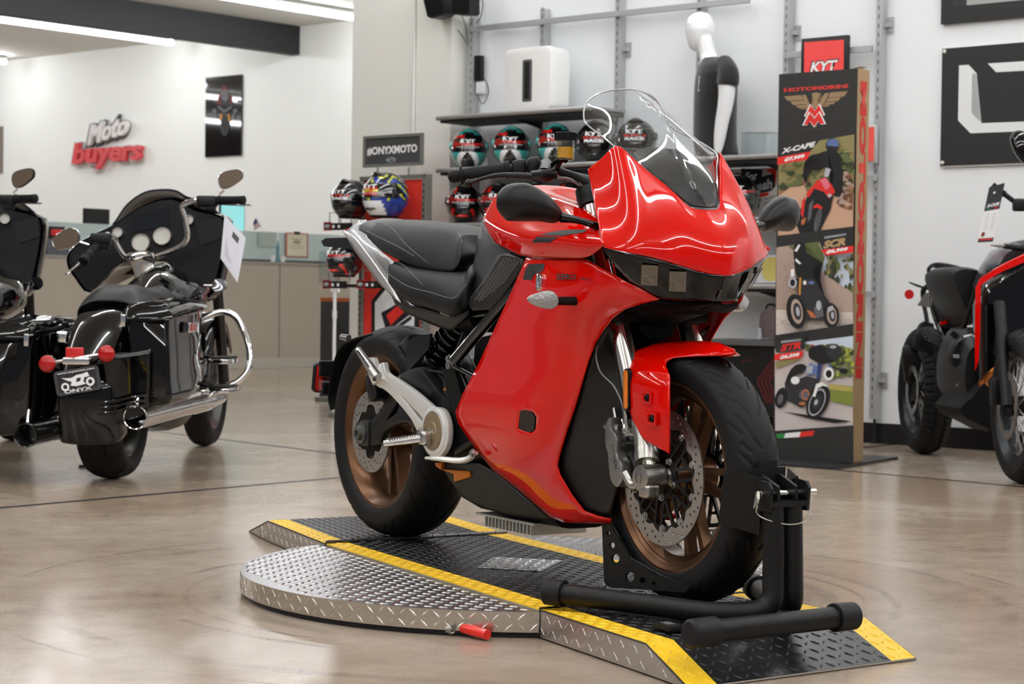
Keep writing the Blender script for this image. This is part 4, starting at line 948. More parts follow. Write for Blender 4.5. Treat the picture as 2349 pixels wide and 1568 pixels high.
# ---- handlebars and controls
for s in (1, -1):
    gi, go = P(1170, 388, .235), P(1052, 403, .345)
    for q in (gi, go): q.y *= s
    d = (go-gi).normalized(); L_ = (go-gi).length
    bm = NB(); turned(bm, gi, go, [(0, 0), (0, .021), (.012, .022), (.014, .0175), (L_*.3, .0168), (L_*.31, .0175), (L_*.6, .0168), (L_*.61, .0175), (L_-.012, .0168), (L_-.01, .0235), (L_-.004, .0235), (L_-.003, .014), (L_+.014, .0155), (L_+.024, .012), (L_+.028, 0)], 24); B('grip', bm, RUB)
    bm = NB(); h1 = gi-d*.09; tube(bm, [gi, h1, V((h1.x+.02, -s*.10, h1.z-.025)), V((-.20, -s*.06, .985))], .0112, 14, 5); B('handlebar', bm, SAT)
    bm = NB(); Mr = Matrix(((d.x, 0, -d.y), (d.y, 0, d.x), (d.z, 1, 0))); box(bm, gi-d*.022, (.036, .040, .044), Mr, .008); box(bm, gi-d*.058, (.030, .044, .050), Mr, .009); B('switch_housing', bm, SAT)
    # lever
    lv = row([(1075, 420, .365), (1100, 411, .335), (1140, 402, .300), (1185, 402, .262), (1225, 404, .232), (1252, 408, .215), (1268, 400, .20)])
    for q in lv: q.y *= s
    bm = NB(); tube(bm, lv, [.010, .0055, .0072, .009, .010, .013, .012], 12, 5, flat=.8); turned(bm, lv[0]+V((0, 0, 0)), lv[0]+d, [(-.010, 0), (-.008, .007), (0, .0105), (.008, .007), (.010, 0)], 16); B('lever', bm, MATS['satin_black'])
    q = (lv[4]+gi-d*.075)/2; bm = NB(); box(bm, lv[5]+V((-.012, 0, .008)), (.06, .05, .022), bev=.008); tube(bm, [lv[5]+V((-.01, 0, .01)), gi-d*.09], .016, 12, 2); B('lever_clamp', bm, SAT)
c = P(1297, 345, .185); bt = V((c.x, c.y, c.z-.012)); up = V((0, 0, 1)); bm = NB()
turned(bm, bt-up*.012, bt+up*.1, [(0, 0), (0, .020), (.004, .0215), (.050, .0215), (.050, 0)], 28); rs = B('fluid_reservoir', bm, glass('reservoir_glass', (235, 225, 190), .12))
bm = NB(); turned(bm, bt-up*.006, bt+up*.1, [(0, 0), (0, .0185), (.026, .0185), (.026, 0)], 28); B('brake_fluid', bm, mat('amber_fluid', (226, 186, 44), .15, coat=.5, emit=None), rs)['label'] = 'amber brake fluid'
bm = NB(); turned(bm, bt+up*.036, bt+up*.2, [(0, .0225), (.001, .0255), (.018, .0255), (.020, .023), (.020, .021), (.018, 0)], 28); 
for i in range(14): a = 2*pi*i/14; box(bm, bt+up*.046+V((cos(a)*.0255, sin(a)*.0255, 0)), (.003, .003, .016), bev=0)
B('reservoir_cap', bm, MATT, rs)
bm = NB(); tube(bm, [bt-up*.012, P(1290, 365, .18), P(1275, 385, .185), P(1262, 398, .20)], .007, 12, 4); tube(bm, [bt+V((.0, -.01, -.006)), P(1268, 375, .19), P(1258, 400, .20)], .005, 10, 4); B('reservoir_bracket', bm, BLK, rs)
bm = NB(); tube(bm, row([(1285, 395, .17), (1320, 405, .14), (1345, 420, .12), (1380, 450, .08)]), .009, 12, 4); B('control_cable', bm, RUB)
bm = NB(); tube(bm, row([(1280, 408, .18), (1310, 412, .15), (1350, 440, .11)]), .0045, 8, 4); B('control_cable', bm, MATS['braided_hose'])
# ================================================================ turntable, its two ramps, and the wheel chock
DTOP = DECK-.0015
YEL = mat('safety_yellow', (236, 192, 34), .38, var=(14, .10)); DBL = mat('deck_black', (17, 18, 20), .34, spec=.5, var=(9, .2)); 
DIA = mat('tread_plate', (186, 186, 188), .26, .95, var=(7, .12)); DIS = mat('tread_plate_side', (196, 192, 188), .30, .9, var=(6, .08)); EDG = mat('black_edge', (18, 18, 18), .5)
def bil(c, s, t, z=None):
    """point in a quad of corners c = (near start, near end, far end, far start)"""
    a, b, d, e = [V(q) for q in c]; return (a*(1-s)+b*s)*(1-t)+(e*(1-s)+d*s)*t
def lens(bm, p, a, b, n, L, w, h, mi):
    q = [bm.verts.new(x) for x in (p-a*L/2, p-b*w/2, p+a*L/2, p+b*w/2)]; r = [bm.verts.new(p-a*L*.26+n*h), bm.verts.new(p+a*L*.26+n*h)]
    for f in ((q[0], q[1], r[0]), (q[1], q[2], r[1]), (q[1], r[1], r[0]), (q[2], q[3], r[1]), (q[3], q[0], r[0]), (q[3], r[0], r[1])): bm.faces.new(f).material_index = mi
def treads(bm, c, pitch=.0270, L=.0250, w=.0062, h=.0016, mi=None, keep=None):
    a, b, d, e = [V(q) for q in c]; U = ((b-a)+(d-e))/2; Wv = ((e-a)+(d-b))/2; lu, lw = U.length, Wv.length; n = U.cross(Wv).normalized()
    if n.z < -.1 or (abs(n.z) <= .1 and n.dot(a) < 0): n = -n
    u = U.normalized(); v = n.cross(u); v = v if v.dot(Wv) > 0 else -v
    nu, nw = int(lu/pitch), max(1, int(round(lw/pitch)))
    for i in range(nu):
        for j in range(nw):
            s, t = (i+.5)/nu, (j+.5)/nw; p = bil(c, s, t); 
            if keep and not keep(p): continue
            k = 1 if (i+j) % 2 else -1; A = (u+v*k*.9).normalized(); Bv = n.cross(A)
            lens(bm, p, A, Bv, n, L, w, h, mi(s, t, p) if mi else 0)
def vz(p, z): return V((p[0], p[1], z))
def slab(bm, c, z, z0, mi_top, mi_side):
    a = [bm.verts.new(vz(q, z) if not hasattr(z, '__len__') else vz(q, z[i])) for i, q in enumerate(c)]; b = [bm.verts.new(vz(q, z0)) for q in c]
    bm.faces.new(a).material_index = mi_top
    for i in range(4): bm.faces.new((a[i], a[(i+1) % 4], b[(i+1) % 4], b[i])).material_index = mi_side
def deckpart(parent, c, z4, yw=.115):
    """tread-plate deck over quad c with heights z4: yellow margins and a black middle"""
    bands = [('yellow_margin', 0, yw, YEL), ('black_deck', yw, 1-yw, DBL), ('yellow_margin', 1-yw, 1, YEL)]
    cc = [vz(q, z) for q, z in zip(c, z4)]; out = []
    for nm, t0, t1, m in bands:
        q = [bil(cc, 0, t0), bil(cc, 1, t0), bil(cc, 1, t1), bil(cc, 0, t1)]; bm = NB(); bm.faces.new([bm.verts.new(p) for p in q])
        r = bmesh.ops.extrude_face_region(bm, geom=bm.faces[:]); 
        for g in r['geom']:
            if isinstance(g, bmesh.types.BMVert): g.co.z -= .004
        treads(bm, q, h=.0020, w=.0066); out.append(fin(nm, bm, m, parent, False))
    return out
def sidewall(parent, quad, name='side_plate'):
    bm = NB(); bm.faces.new([bm.verts.new(p) for p in quad]); treads(bm, quad, .0285, .026, .0052, .0012); return fin(name, bm, DIS, parent, False)
NF, NR, FR_ = gz(1236, 1394, DECK), gz(749, 1245, DECK), gz(1164, 1222, DECK); FF = NF+(FR_-NR)
TC = (NF+NR+FR_+FF)/4
tt = thing('motorcycle_turntable', 'round tread-plate turntable with yellow-edged black deck under the red motorcycle', 'turntable', (TC.x, TC.y, 0))
OFF = V((TC.x, TC.y, 0))
def loc(q): return V((q[0]-OFF.x, q[1]-OFF.y, q[2] if len(q) > 2 else 0))
mid_c = [loc(q) for q in (NF, NR, FR_, FF)]
deckpart(tt, mid_c, [DTOP]*4)
n0, n1 = mid_c[0], mid_c[1]
sidewall(tt, [vz(n0, .006), vz(n1, .006), vz(n1, DTOP-.003), vz(n0, DTOP-.003)])
bm = NB(); q = [vz(p*.99, DTOP-.005) for p in mid_c]; slab(bm, q, DTOP-.005, .012, 0, 0); fin('deck_core', bm, EDG, tt, False)
# window of bare plate let into the middle of the deck
w4 = [loc(gz(u, v, DTOP)) for u, v in ((1095, 1303), (1131, 1278), (1292, 1286), (1241, 1311))]; bm = NB(); w4 = [vz(p, DTOP+.0018) for p in w4]; bm.faces.new([bm.verts.new(p) for p in w4]); treads(bm, [w4[0], w4[3], w4[2], w4[1]], .027, h=.0014, w=.0062); fin('bare_plate_window', bm, DIA, tt, False)
# half-moon wings: circle through the deck corners
R_t = max((mid_c[0]-V((0, 0, 0))).xy.length, (mid_c[1]).xy.length)+.006; e = (mid_c[1]-mid_c[0]).xy.normalized(); nrm = V((e.y, -e.x)); nrm = nrm if nrm.dot(mid_c[0].xy) > 0 else -nrm
half = mid_c[0].xy.dot(nrm)
for sg, lab in ((1, 'near'), (-1, 'far')):
    ext = math.acos(min(1, half/R_t)); base = atan2(nrm.y*sg, nrm.x*sg); arc = [(R_t*cos(base+ext*(2*i/64.-1)), R_t*sin(base+ext*(2*i/64.-1))) for i in range(65)]
    zt = DTOP-.007; bm = NB(); top = [bm.verts.new((x, y, zt)) for x, y in arc]; bm.faces.new(top); bmesh.ops.triangulate(bm, faces=bm.faces[:])
    cq = [V((*(nrm*sg*(half-.02)+e*s_*.7), zt)) for s_ in (-1, 1)]; cq = [cq[0], cq[1], cq[1]+V((*(nrm*sg*.42), 0)), cq[0]+V((*(nrm*sg*.42), 0))]
    treads(bm, cq, .0255, .024, .0066, .002, keep=lambda p: p.xy.length < R_t-.012 and p.xy.dot(nrm*sg) > half+.006)
    fin('wing_top', bm, DIA, tt, False)
    bm = NB(); lo = [bm.verts.new((x, y, .014)) for x, y in arc]; hi = [bm.verts.new((x, y, zt)) for x, y in arc]
    for i in range(64): bm.faces.new((lo[i], lo[i+1], hi[i+1], hi[i]))
    nn = int(2*ext*R_t/.0285)
    for i in range(nn):
        for j in range(2):
            a = base+ext*(2*(i+.5)/nn-1); p = V((R_t*cos(a), R_t*sin(a), .014+(zt-.014)*(j+.5)/2)); n_ = V((cos(a), sin(a), 0)); u_ = V((-sin(a), cos(a), 0)); k = 1 if (i+j) % 2 else -1
            A = (u_+V((0, 0, k*.9))).normalized(); lens(bm, p, A, n_.cross(A), n_, .026, .0052, .0012, 0)
    fin('wing_side', bm, mat('rim_plate', (200, 194, 184), .24, .95, var=(5, .06)), tt, False)
    bm = NB(); lo = [(x*.985, y*.985, .0) for x, y in arc]; hi = [(x*.985, y*.985, zt-.002) for x, y in arc]; loft(bm, [lo, hi]); fin('wing_base', bm, EDG, tt, False)
# front and rear ramps
def ramp(name, label, cn, cf, kn, kf, tn, tf_):
    """near/far points at the joint, crease and tip (world)"""
    c0 = (V(cn)+V(cf)+V(tn)+V(tf_))/4; c0.z = 0; t = thing(name, label, 'ramp', c0)
    cn, cf, kn, kf, tn, tf_ = [V((*(V(p).xy-c0.xy), 0)) for p in (cn, cf, kn, kf, tn, tf_)]
    deckpart(t, [cn, kn, kf, cf], [DTOP]*4); deckpart(t, [kn, tn, tf_, kf], [DTOP, .006, .006, DTOP])
    for a, b, c in ((cn, kn, tn), (cf, kf, tf_)):
        sidewall(t, [vz(a, .004), vz(b, .004), vz(b, DTOP-.004), vz(a, DTOP-.004)])
        bm = NB(); p = [vz(b, .004), vz(c, .003), vz(c, .005), vz(b, DTOP-.004)]; bm.faces.new([bm.verts.new(x) for x in p])
        d = (c-b); n_ = V((d.y, -d.x, 0)).normalized(); n_ = n_ if n_.dot(a-(cn+cf+tn+tf_)/4) > 0 else -n_
        for s_, z_, k in ((.12, .018, 1), (.12, .045, -1), (.30, .030, 1), (.45, .014, -1), (.28, .010, 1), (.50, .030, 1), (.65, .012, 1)):
            if z_ < (DTOP-.01)*(1-s_)-.004: A = (d.normalized()+V((0, 0, .9*k))).normalized(); lens(bm, vz(b+d*s_, z_+.004), A, n_.cross(A), n_, .024, .0052, .0012, 0)
        fin('side_plate', bm, DIS, t, False)
        bm = NB(); tube(bm, [vz(a, DTOP-.002), vz(b, DTOP-.002), vz(c, .004)], .0022, 6, 1); fin('edge_bead', bm, EDG, t)
    bm = NB(); tube(bm, [vz(tn, .003), vz(tf_, .003)], .003, 6, 1); fin('toe_strip', bm, mat('toe_steel', (120, 112, 104), .4, .8), t)
    bm = NB(); tube(bm, [vz(cn, .004), vz(cn, DTOP+.001), vz(cf, DTOP+.001), vz(cf, .004)], .0034, 8, 1); fin('joint_trim', bm, EDG, t)
    bm = NB(); 
    for q_ in ((cn, kn, tn), (cf, kf, tf_)): pass
    q = [cn, kn, kf, cf]; q = [p*.985 for p in q]; slab(bm, q, DTOP-.006, .006, 0, 0); fin('ramp_core', bm, EDG, t, False)
    return t
ax = (NF-NR).normalized(); gap = ax*.006
ramp('entry_ramp', 'yellow-edged black tread-plate ramp section nearest the viewer under the wheel chock', NF+gap, FF+gap, gz(1482, 1472, DECK), gz(1985, 1415, DECK), (.364, 3.98, 0), gz(2100, 1513, 0))
tr = gz(615, 1192, DECK); tp = gz(572, 1221, 0); dv = FR_-NR
ramp('entry_ramp', 'yellow-edged black tread-plate ramp section at the far left end of the turntable', NR-gap, FR_-gap, tr, tr+dv, tp, tp+dv)
bm = NB(); a, b = NR-gap*.5, FR_-gap*.5; a = vz(a, DECK+.002); b = vz(b, DECK+.002); a = a+(b-a)*-.0; d = b-a
for i in range(14): cyl(bm, a+d*(i+.03)/14-OFF, a+d*(i+.97)/14-OFF, .0055, n=10)
fin('hinge', bm, mat('hinge_steel', (96, 96, 98), .35, .8), tt)
# brake clamp with a red handle on the rim of the turntable
pA, pB = gz(1052, 1437, .020), gz(1118, 1452, .018)
t = thing('toggle_clamp', 'small steel toggle clamp with red plastic handle at the turntable edge', 'clamp', (pA.x, pA.y, 0))
bm = NB(); d = (pB-pA); tube(bm, [V((0, 0, .020))+d*.0, V((0, 0, .019))+d*.3, V((0, 0, .017))+d], [.009, .012, .012], 14, 3); fin('handle', bm, mat('red_grip', (222, 38, 26), .35, coat=.3), t)['label'] = 'red dipped handle'
bm = NB(); q = gz(1030, 1430, .028)-pA; tube(bm, [q+V((0, 0, 0)), q+V((.01, .0, .0)), V((0, 0, .020))], .004, 8, 3); box(bm, gz(1048, 1418, .035)-V((pA.x, pA.y, 0))+V((0, 0, -.0)), (.035, .014, .03), bev=.003); box(bm, gz(1032, 1432, .024)-V((pA.x, pA.y, 0)), (.02, .014, .02), bev=.003)
cyl(bm, gz(1022, 1442, .02)-V((pA.x, pA.y, 0)), gz(1034, 1442, .02)-V((pA.x, pA.y, 0)), .008, n=12); fin('clamp_body', bm, mat('zinc', (150, 150, 142), .35, .9), t)
# ---------------------------------------------------------------- wheel chock
ck = thing('wheel_chock', 'black tubular steel wheel chock holding the front wheel of the red motorcycle', 'wheel chock', BIKE.o, 30.88-90)
def G(u, v, z): q = gz(u, v, z)-BIKE.o; return V((q.dot(BIKE.x), q.dot(BIKE.y), q.z))
CK = mat('wrinkle_black', (12, 12, 12), .46, spec=.35, bump=(420, .6, .0012)); CAPM = mat('rubber_cap', (24, 24, 26), .55, spec=.3)
zb = DECK+.030
capA = G(1262, 1357, zb+.008); capA2 = G(1300, 1364, zb+.006)
L1 = G(1592, 1452, zb+.008); L2 = G(1950, 1412, zb+.008)
r = .024
legn = [capA, G(1500, 1388, zb), (.30, -.135, zb-DECK), (.362, -.045, .045), (.362, -.028, .12), (.355, -.026, .27)]
legf = [(.02, .19, zb-DECK), (.18, .115, zb-DECK), (.29, .055, zb-DECK), (.356, .030, .05), (.360, .027, .12), (.355, .026, .27)]
bm = NB(); tube(bm, legn, r, 20, 8); fin('base_tube', bm, CK, ck); bm = NB(); tube(bm, legf, r, 20, 8); fin('base_tube', bm, CK, ck)
bm = NB(); tube(bm, [L1, L2], r, 20, 2); fin('cross_tube', bm, CK, ck)
bm = NB(); box(bm, (.44, .0, .03), (.16, .07, .008)); fin('gusset', bm, CK, ck, False)
bm = NB(); box(bm, (.355, 0, .27), (.05, .11, .012)); fin('post_cap', bm, CK, ck, False)
def capp(a, b, L=.055):
    a, b = V(a), V(b); d = (b-a).normalized(); bm = NB(); turned(bm, a-d*.014, b, [(0, 0), (0, .024), (.006, .030), (L, .031), (L+.001, .026)], 28); return fin('rubber_cap', bm, CAPM, ck)
capp(capA, legn[1], .05); capp(legf[0], legf[1], .05); capp(L1, L2, .068); capp(L2, L1, .062)
for s in (1, -1):
    w = .078
    up_ = [(1383, 1200), (1402, 1200), (1446, 1268), (1392, 1326)]; lo_ = [(1392, 1326), (1440, 1284), (1520, 1322), (1582, 1345), (1578, 1358), (1400, 1346)]
    pol = [(1383, 1200), (1402, 1200), (1414, 1222), (1440, 1262), (1446, 1280), (1510, 1318), (1578, 1340), (1582, 1350), (1574, 1358), (1402, 1346), (1388, 1338)]
    hs = [(1398, 1222, 4), (1406, 1250, 7), (1414, 1280, 10), (1447, 1322, 11), (1476, 1330, 7), (1502, 1337, 4)]
    def pc_(u, v): q = P(u, v, w); return (q.x, q.z)
    LL = [[pc_(*q) for q in pol]]+[[pc_(u+rr_*cos(2*pi*i/16)*.95, v+rr_*sin(2*pi*i/16)) for i in range(16)] for u, v, rr_ in hs]
    bm = NB(); plate(bm, LL, basis((0, -s*w, 0), (1, 0, 0), (0, 0, 1)), .003); a, b = P(1402, 1200, w), P(1446, 1280, w)
    fin('cradle_plate', bm, CK, ck, False)
    bm = NB(); q = [P(u, v, w) for u, v in ((1402, 1200), (1446, 1280), (1520, 1322), (1582, 1345))]; sheet('cradle_flange', [[(p.x, -s*w, p.z) for p in q], [(p.x-.002, -s*(w-.035), p.z-.028) for p in q]], CK, ck, 1, 1, .003, False)
    bm = NB(); bolt(bm, (P(1387, 1350, .085).x, -s*.088, .018), (0, -s, 0), .009, .008); fin('bolt', bm, STL, ck)
    pts = [P(1663, 1078, .090), P(1648, 1200, .090), P(1738, 1225, .045), P(1755, 1095, .045)]
    q = [V((p.x, -s*abs(p.y), p.z)) for p in pts]; q = cr([tuple(p) for p in q], 1, True); bm = NB()
    n_ = (V(q[1])-V(q[0])).cross(V(q[2])-V(q[1])).normalized()*.0025
    loft(bm, [[tuple(V(p)+n_) for p in q], [tuple(V(p)-n_) for p in q]]); fin('wheel_stop_plate', bm, CK, ck, False)
    bm = NB(); M = basis((0, -s*.052, 0), (1, 0, 0), (0, 0, 1)); plate(bm, [[(.325, .255), (.378, .255), (.384, .305), (.375, .318), (.340, .322), (.325, .318)]], M, .003, .001); fin('pin_bracket', bm, CK, ck, False)
    bm = NB(); M = basis((0, -s*.025, 0), (1, 0, 0), (0, 0, 1)); plate(bm, [[(.300, .33), (.315, .33), (.372, .308), (.374, .280), (.300, .275)]], M, .003, .001); fin('pivot_lug', bm, CK, ck, False)
bm = NB(); box(bm, (.305, 0, .30), (.006, .09, .09)); box(bm, (.300, 0, .345), (.006, .05, .03)); fin('stop_backplate', bm, CK, ck, False)
bm = NB(); cyl(bm, (.355, -.062, .292), (.355, .092, .292), .007, n=14); turned(bm, (.355, -.074, .292), (.355, 0, .292), [(0, 0), (.003, .006), (.010, .007), (.012, .006)], 14); fin('lock_pin', bm, CHR, ck)
bm = NB(); tube(bm, [(.355, -.066, .292), (.362, -.075, .268), (.358, -.072, .250), (.37, -.05, .236), (.385, 0, .226), (.38, .05, .236), (.36, .078, .28)], .0016, 6, 8)
for k in range(3): tube(bm, [(.355, -.066-.002*k, .298), (.366, -.074-.002*k, .280), (.352, -.072-.002*k, .262)], .0013, 6, 5, closed=True)
fin('lanyard', bm, mat('wire', (196, 196, 186), .35, .8), ck)
# ================================================================ black touring motorcycles on the left
def fx(F, u, v, x):
    """point where a pixel ray meets the cross-plane local x = x"""
    d = ray(u, v); t = ((F.o-CAM).dot(F.x)+x)/d.dot(F.x); q = CAM+d*t-F.o; return V((x, q.dot(F.y), q.z))
r0, r1 = gz(258, 1096, 0), gz(476, 1019, 0)
HB = Frame((r0.x, r0.y, 0), math.degrees(atan2(r1.y-r0.y, r1.x-r0.x)))
HWB = (r1-r0).length-.08
tour = thing('motorcycle', 'gloss black touring motorcycle with saddlebags and red tail lights, seen from behind', 'motorcycle', HB.o, math.degrees(HB.a), 'black touring motorcycles')
del tour['group']
def H(u, v, x): return fx(HB, u, v, x)
def HR(l): return [H(*p) for p in l]
def TB(name, bm, m, parent=None, smooth=True, ang=40): return fin(name, bm, m, parent or tour, smooth, ang)
RW, FW = (0, 0, .33), (HWB, 0, .325)
def chev(TH, s, R):
    k = TH*R/.075+np.abs(s)*1.1; g = np.abs((k % 1)-.5)*2
    return np.where((g < .16) & (np.abs(s) > .12), .006, 0)
def wedge(TH, s, R):
    k = TH*R/.12+np.abs(s)*.8; g = np.abs((k % 1)-.5)*2
    a = np.where((g < .10) & (np.abs(s) > .25), .006, 0); b = np.where(np.abs(np.abs(s)-.30) < .03, .005, 0)*(((TH*R/.12) % 1) > .4)
    return np.maximum(a, b)
tyre('rear_tyre', RW, .33, .19, .232, .07, TYRE, tour, (), 10, nt=300, ns=44, blocks=wedge)
tyre('front_tyre', FW, .325, .135, .235, .05, TYRE, tour, (), 10, nt=260, ns=36, blocks=wedge)
for nm, c, rw_, k in (('rear_rim', RW, .068, 9), ('front_rim', FW, .048, 9)):
    bm = NB(); ring_profile(bm, c, rimprof(rw_, .230))
    for i in range(k): a = 2*pi*i/k; bar3(bm, wheel_point(c, .03, a), wheel_point(c, .21, a), .03, .04, .022, .03)
    cyl(bm, (c[0], -rw_-.02, c[2]), (c[0], rw_+.02, c[2]), .045); TB(nm, bm, mat('machined_rim', (120, 118, 114), .3, .8))
HK = BLK
# rear mudguard over the tyre
g = []
for t in (-50, -25, 0, 25, 50, 75, 95, 112):
    r = .40+(.035 if t > 60 else .0); a = RA(180+t); w = .125; cx_, cz_ = r*sin(a), .335-r*cos(a)
    ix, iz = .74*r*sin(a), .335-.74*r*cos(a)
    g.append([(ix, -w-.01, iz), ((cx_+ix)/2, -w-.004, (cz_+iz)/2), (cx_*.96, -w+.012, .335+(cz_-.335)*.96), (cx_, -w*.55, cz_), (cx_*1.02, 0, .335+(cz_-.335)*1.02), (cx_, w*.55, cz_), (cx_*.96, w-.012, .335+(cz_-.335)*.96), ((cx_+ix)/2, w+.004, (cz_+iz)/2), (ix, w+.01, iz)])
sheet('rear_mudguard', g, HK, tour, 5, 4, .004)
q = HR([(168, 980, -.38), (165, 900, -.39), (172, 830, -.40)]); q2 = HR([(338, 962, -.36), (345, 880, -.37), (345, 800, -.38)])
g = [[a, a+(b-a)*.25+V((-.03, 0, 0)), (a+b)/2+V((-.045, 0, .005)), a+(b-a)*.75+V((-.03, 0, 0)), b] for a, b in zip(q, q2)]
sheet('rear_apron', g, HK, tour, 4, 4, .02)
for k in range(3):
    bm = NB(); l = HR([(176, 955-k*12, -.40), (215, 950-k*12, -.43), (262, 943-k*12, -.44), (310, 934-k*12, -.43), (338, 930-k*12, -.40)]); tube(bm, l, .005, 8, 4); TB('apron_rib', bm, HK)
# saddlebags
def bag(name, rear, lid, xr, xf, wout, m, sgn):
    """rear face outline traced on plane xr, run forward to xf with a rounded nose"""
    R0 = [fx(HB, u, v, xr) for u, v in rear]; c = sum(R0, V())/len(R0); rings = []
    C = [tuple(p) for p in cr([tuple(p) for p in R0], 4, True)]
    for x, s, dz in ((xr-.012, .90, 0), (xr, .985, 0), (xr+.015, 1.0, 0), (xr+(xf-xr)*.45, 1.03, .010), (xr+(xf-xr)*.8, .96, .035), (xf, .72, .06), (xf+.02, .6, .06)):
        rings.append([(x, c.y+(p[1]-c.y)*s, c.z+(p[2]-c.z)*s+dz*(1 if p[2] < c.z else .2)) for p in C])
    bm = NB(); loft(bm, rings); o = TB(name, bm, m)
    return o, c
b1, c1 = bag('saddlebag', [(284, 712), (292, 742), (298, 800), (306, 912), (322, 928), (388, 926), (390, 860), (387, 760), (386, 700), (345, 690), (300, 696)], None, -.34, .42, .1, HK, -1)
b2, c2 = bag('saddlebag', [(-42, 765), (-38, 850), (-25, 985), (-5, 1000), (60, 985), (72, 940), (78, 800), (80, 742), (40, 738), (-10, 748)], None, -.34, .42, .1, HK, 1)
for o, c, y0, y1 in ((b1, c1, 702, 735), (b2, c2, 742, 778)):
    ys = [v.co.y for v in o.data.vertices]; lo, hi = min(ys), max(ys); zt = H(340, y0, -.3).z if o is b1 else H(40, y0, -.3).z; zb_ = H(340, y1, -.3).z if o is b1 else H(40, y1, -.3).z
    bm = NB(); body(bm, [(-.385, zb_+.02, zb_, .05, .085, .09), (-.365, zt, zb_, .07, .105, .115), (0, zt+.035, zb_+.015, .07, .12, .125), (.30, zt+.03, zb_+.04, .06, .11, .11), (.44, zt, zb_+.05, .04, .08, .08)], 28, 4)
    for v in bm.verts: v.co.y += (lo+hi)/2
    ld = TB('bag_lid', bm, HK, o)
    bm = NB(); ly = (lo+hi)/2; box(bm, (-.392, ly-.09*(1 if o is b1 else -1)*-1, zb_), (.01, .02, .05), bev=.003); TB('lid_latch', bm, CHR, o)
    bm = NB(); box(bm, (.0, lo-.006 if o is b1 else hi+.006, zb_-.03), (.14, .012, .045), bev=.005); rr_ = TB('bag_reflector', bm, CHR, o); bm = NB(); box(bm, (.0, lo-.013 if o is b1 else hi+.013, zb_-.03), (.10, .004, .028)); TB('red_lens', bm, SIGR, rr_)['label'] = 'red lens'
# seat
g = []
for u0, v0, u1, v1, u2, v2, x in ((150, 722, 165, 690, 250, 700, -.10), (152, 700, 190, 662, 285, 700, .0), (160, 690, 235, 655, 318, 712, .12), (190, 700, 270, 660, 335, 712, .30), (225, 700, 285, 665, 345, 700, .48), (255, 690, 300, 655, 345, 690, .62)):
    a, b, c = H(u0, v0, x), H(u1, v1, x), H(u2, v2, x); w = max(.13, abs(a.y-c.y)/2); z = min(a.z, c.z)
    g.append([(x, w, z-.02), (x, w*.96, z+.03), (x, w*.5, b.z), (x, 0, b.z+.004), (x, -w*.5, b.z), (x, -w*.96, z+.03), (x, -w, z-.02)])
sheet('seat', g, mat('vinyl_black', (17, 17, 18), .42, spec=.35), tour, 5, 4, .004)
# tank with chrome console
zt = H(330, 610, .9).z
bm = NB(); body(bm, smooth_st([(.55, zt-.10, zt-.27, .04, .10, .08), (.75, zt-.02, zt-.30, .07, .17, .12), (1.0, zt+.02, zt-.30, .08, .19, .13), (1.2, zt+.0, zt-.26, .06, .14, .10), (1.3, zt-.04, zt-.2, .04, .08, .06)], 4), 28, 2.4); tk_ = TB('fuel_tank', bm, HK)
a, b = H(323, 655, .72), H(352, 583, 1.12)
bm = NB(); g = []
M_ = mat('console_chrome', (225, 225, 225), .06, 1.)
pl = [[H(305, 655, .72), H(338, 655, .72)], [H(308, 630, .82), H(350, 628, .82)], [H(296, 600, .98), H(356, 596, .98)], [H(290, 585, 1.1), H(352, 578, 1.1)]]
sheet('console', [[p, (p+q)/2+V((0, 0, .012)), q] for p, q in pl], M_, tour, 4, 4, .01)
bm = NB(); c = H(322, 582, 1.08); turned(bm, c-V((0, 0, .03)), c+V((0, 0, .1)), [(0, .075), (.02, .078), (.035, .06), (.04, .02), (.04, 0)], 28); TB('filler_cap', bm, CHR)
bm = NB(); l = HR([(316, 640, .79), (334, 640, .79), (342, 606, .94), (312, 608, .94)]); bm.faces.new([bm.verts.new(p+V((0, 0, .016))) for p in l]); TB('console_inlay', bm, mat('inlay_dark', (40, 40, 42), .3), None, False)
for y in (-1, 1):
    bm = NB(); M = basis((.95, y*.186, zt-.14), (-y*1, 0, .0), (0, 0, 1)); text('tank_script', 'Road Glide', basis((.95, y*.195, zt-.12), (-y if y > 0 else 1, -.15*0, .25), (0, 0, 1)), .20, .035, CHR, tk_, .02, .35)
# fairing: inner face towards the rider, outer shell and tinted screen
FXp = 1.32
ol = [(262, 512), (330, 468), (398, 452), (450, 478), (505, 492), (524, 520), (512, 610), (492, 672), (455, 690), (430, 660), (400, 610), (370, 600), (300, 600), (258, 618), (205, 672), (172, 640), (152, 605), (160, 572), (205, 540)]
R0 = [H(u, v, FXp) for u, v in ol]; c = sum(R0, V())/len(R0)
bm = NB(); C = cr([tuple(p) for p in R0], 3, True)
rings = [[(x, c.y+(p[1]-c.y)*s, c.z+(p[2]-c.z)*s) for p in C] for x, s in ((FXp+.02, .93), (FXp, .985), (FXp+.01, 1.0), (FXp+.10, 1.02), (FXp+.22, .90), (FXp+.34, .6), (FXp+.38, .25))]
loft(bm, rings); fr = TB('fairing', bm, HK)
bm = NB(); bm.faces.new([bm.verts.new((FXp-.001, c.y+(p[1]-c.y)*.95, c.z+(p[2]-c.z)*.95)) for p in C]); r_ = bmesh.ops.extrude_face_region(bm, geom=bm.faces[:]); [setattr(g.co, 'x', FXp-.02) for g in r_['geom'] if isinstance(g, bmesh.types.BMVert)]
TB('inner_fairing', bm, PLAS, fr, False)
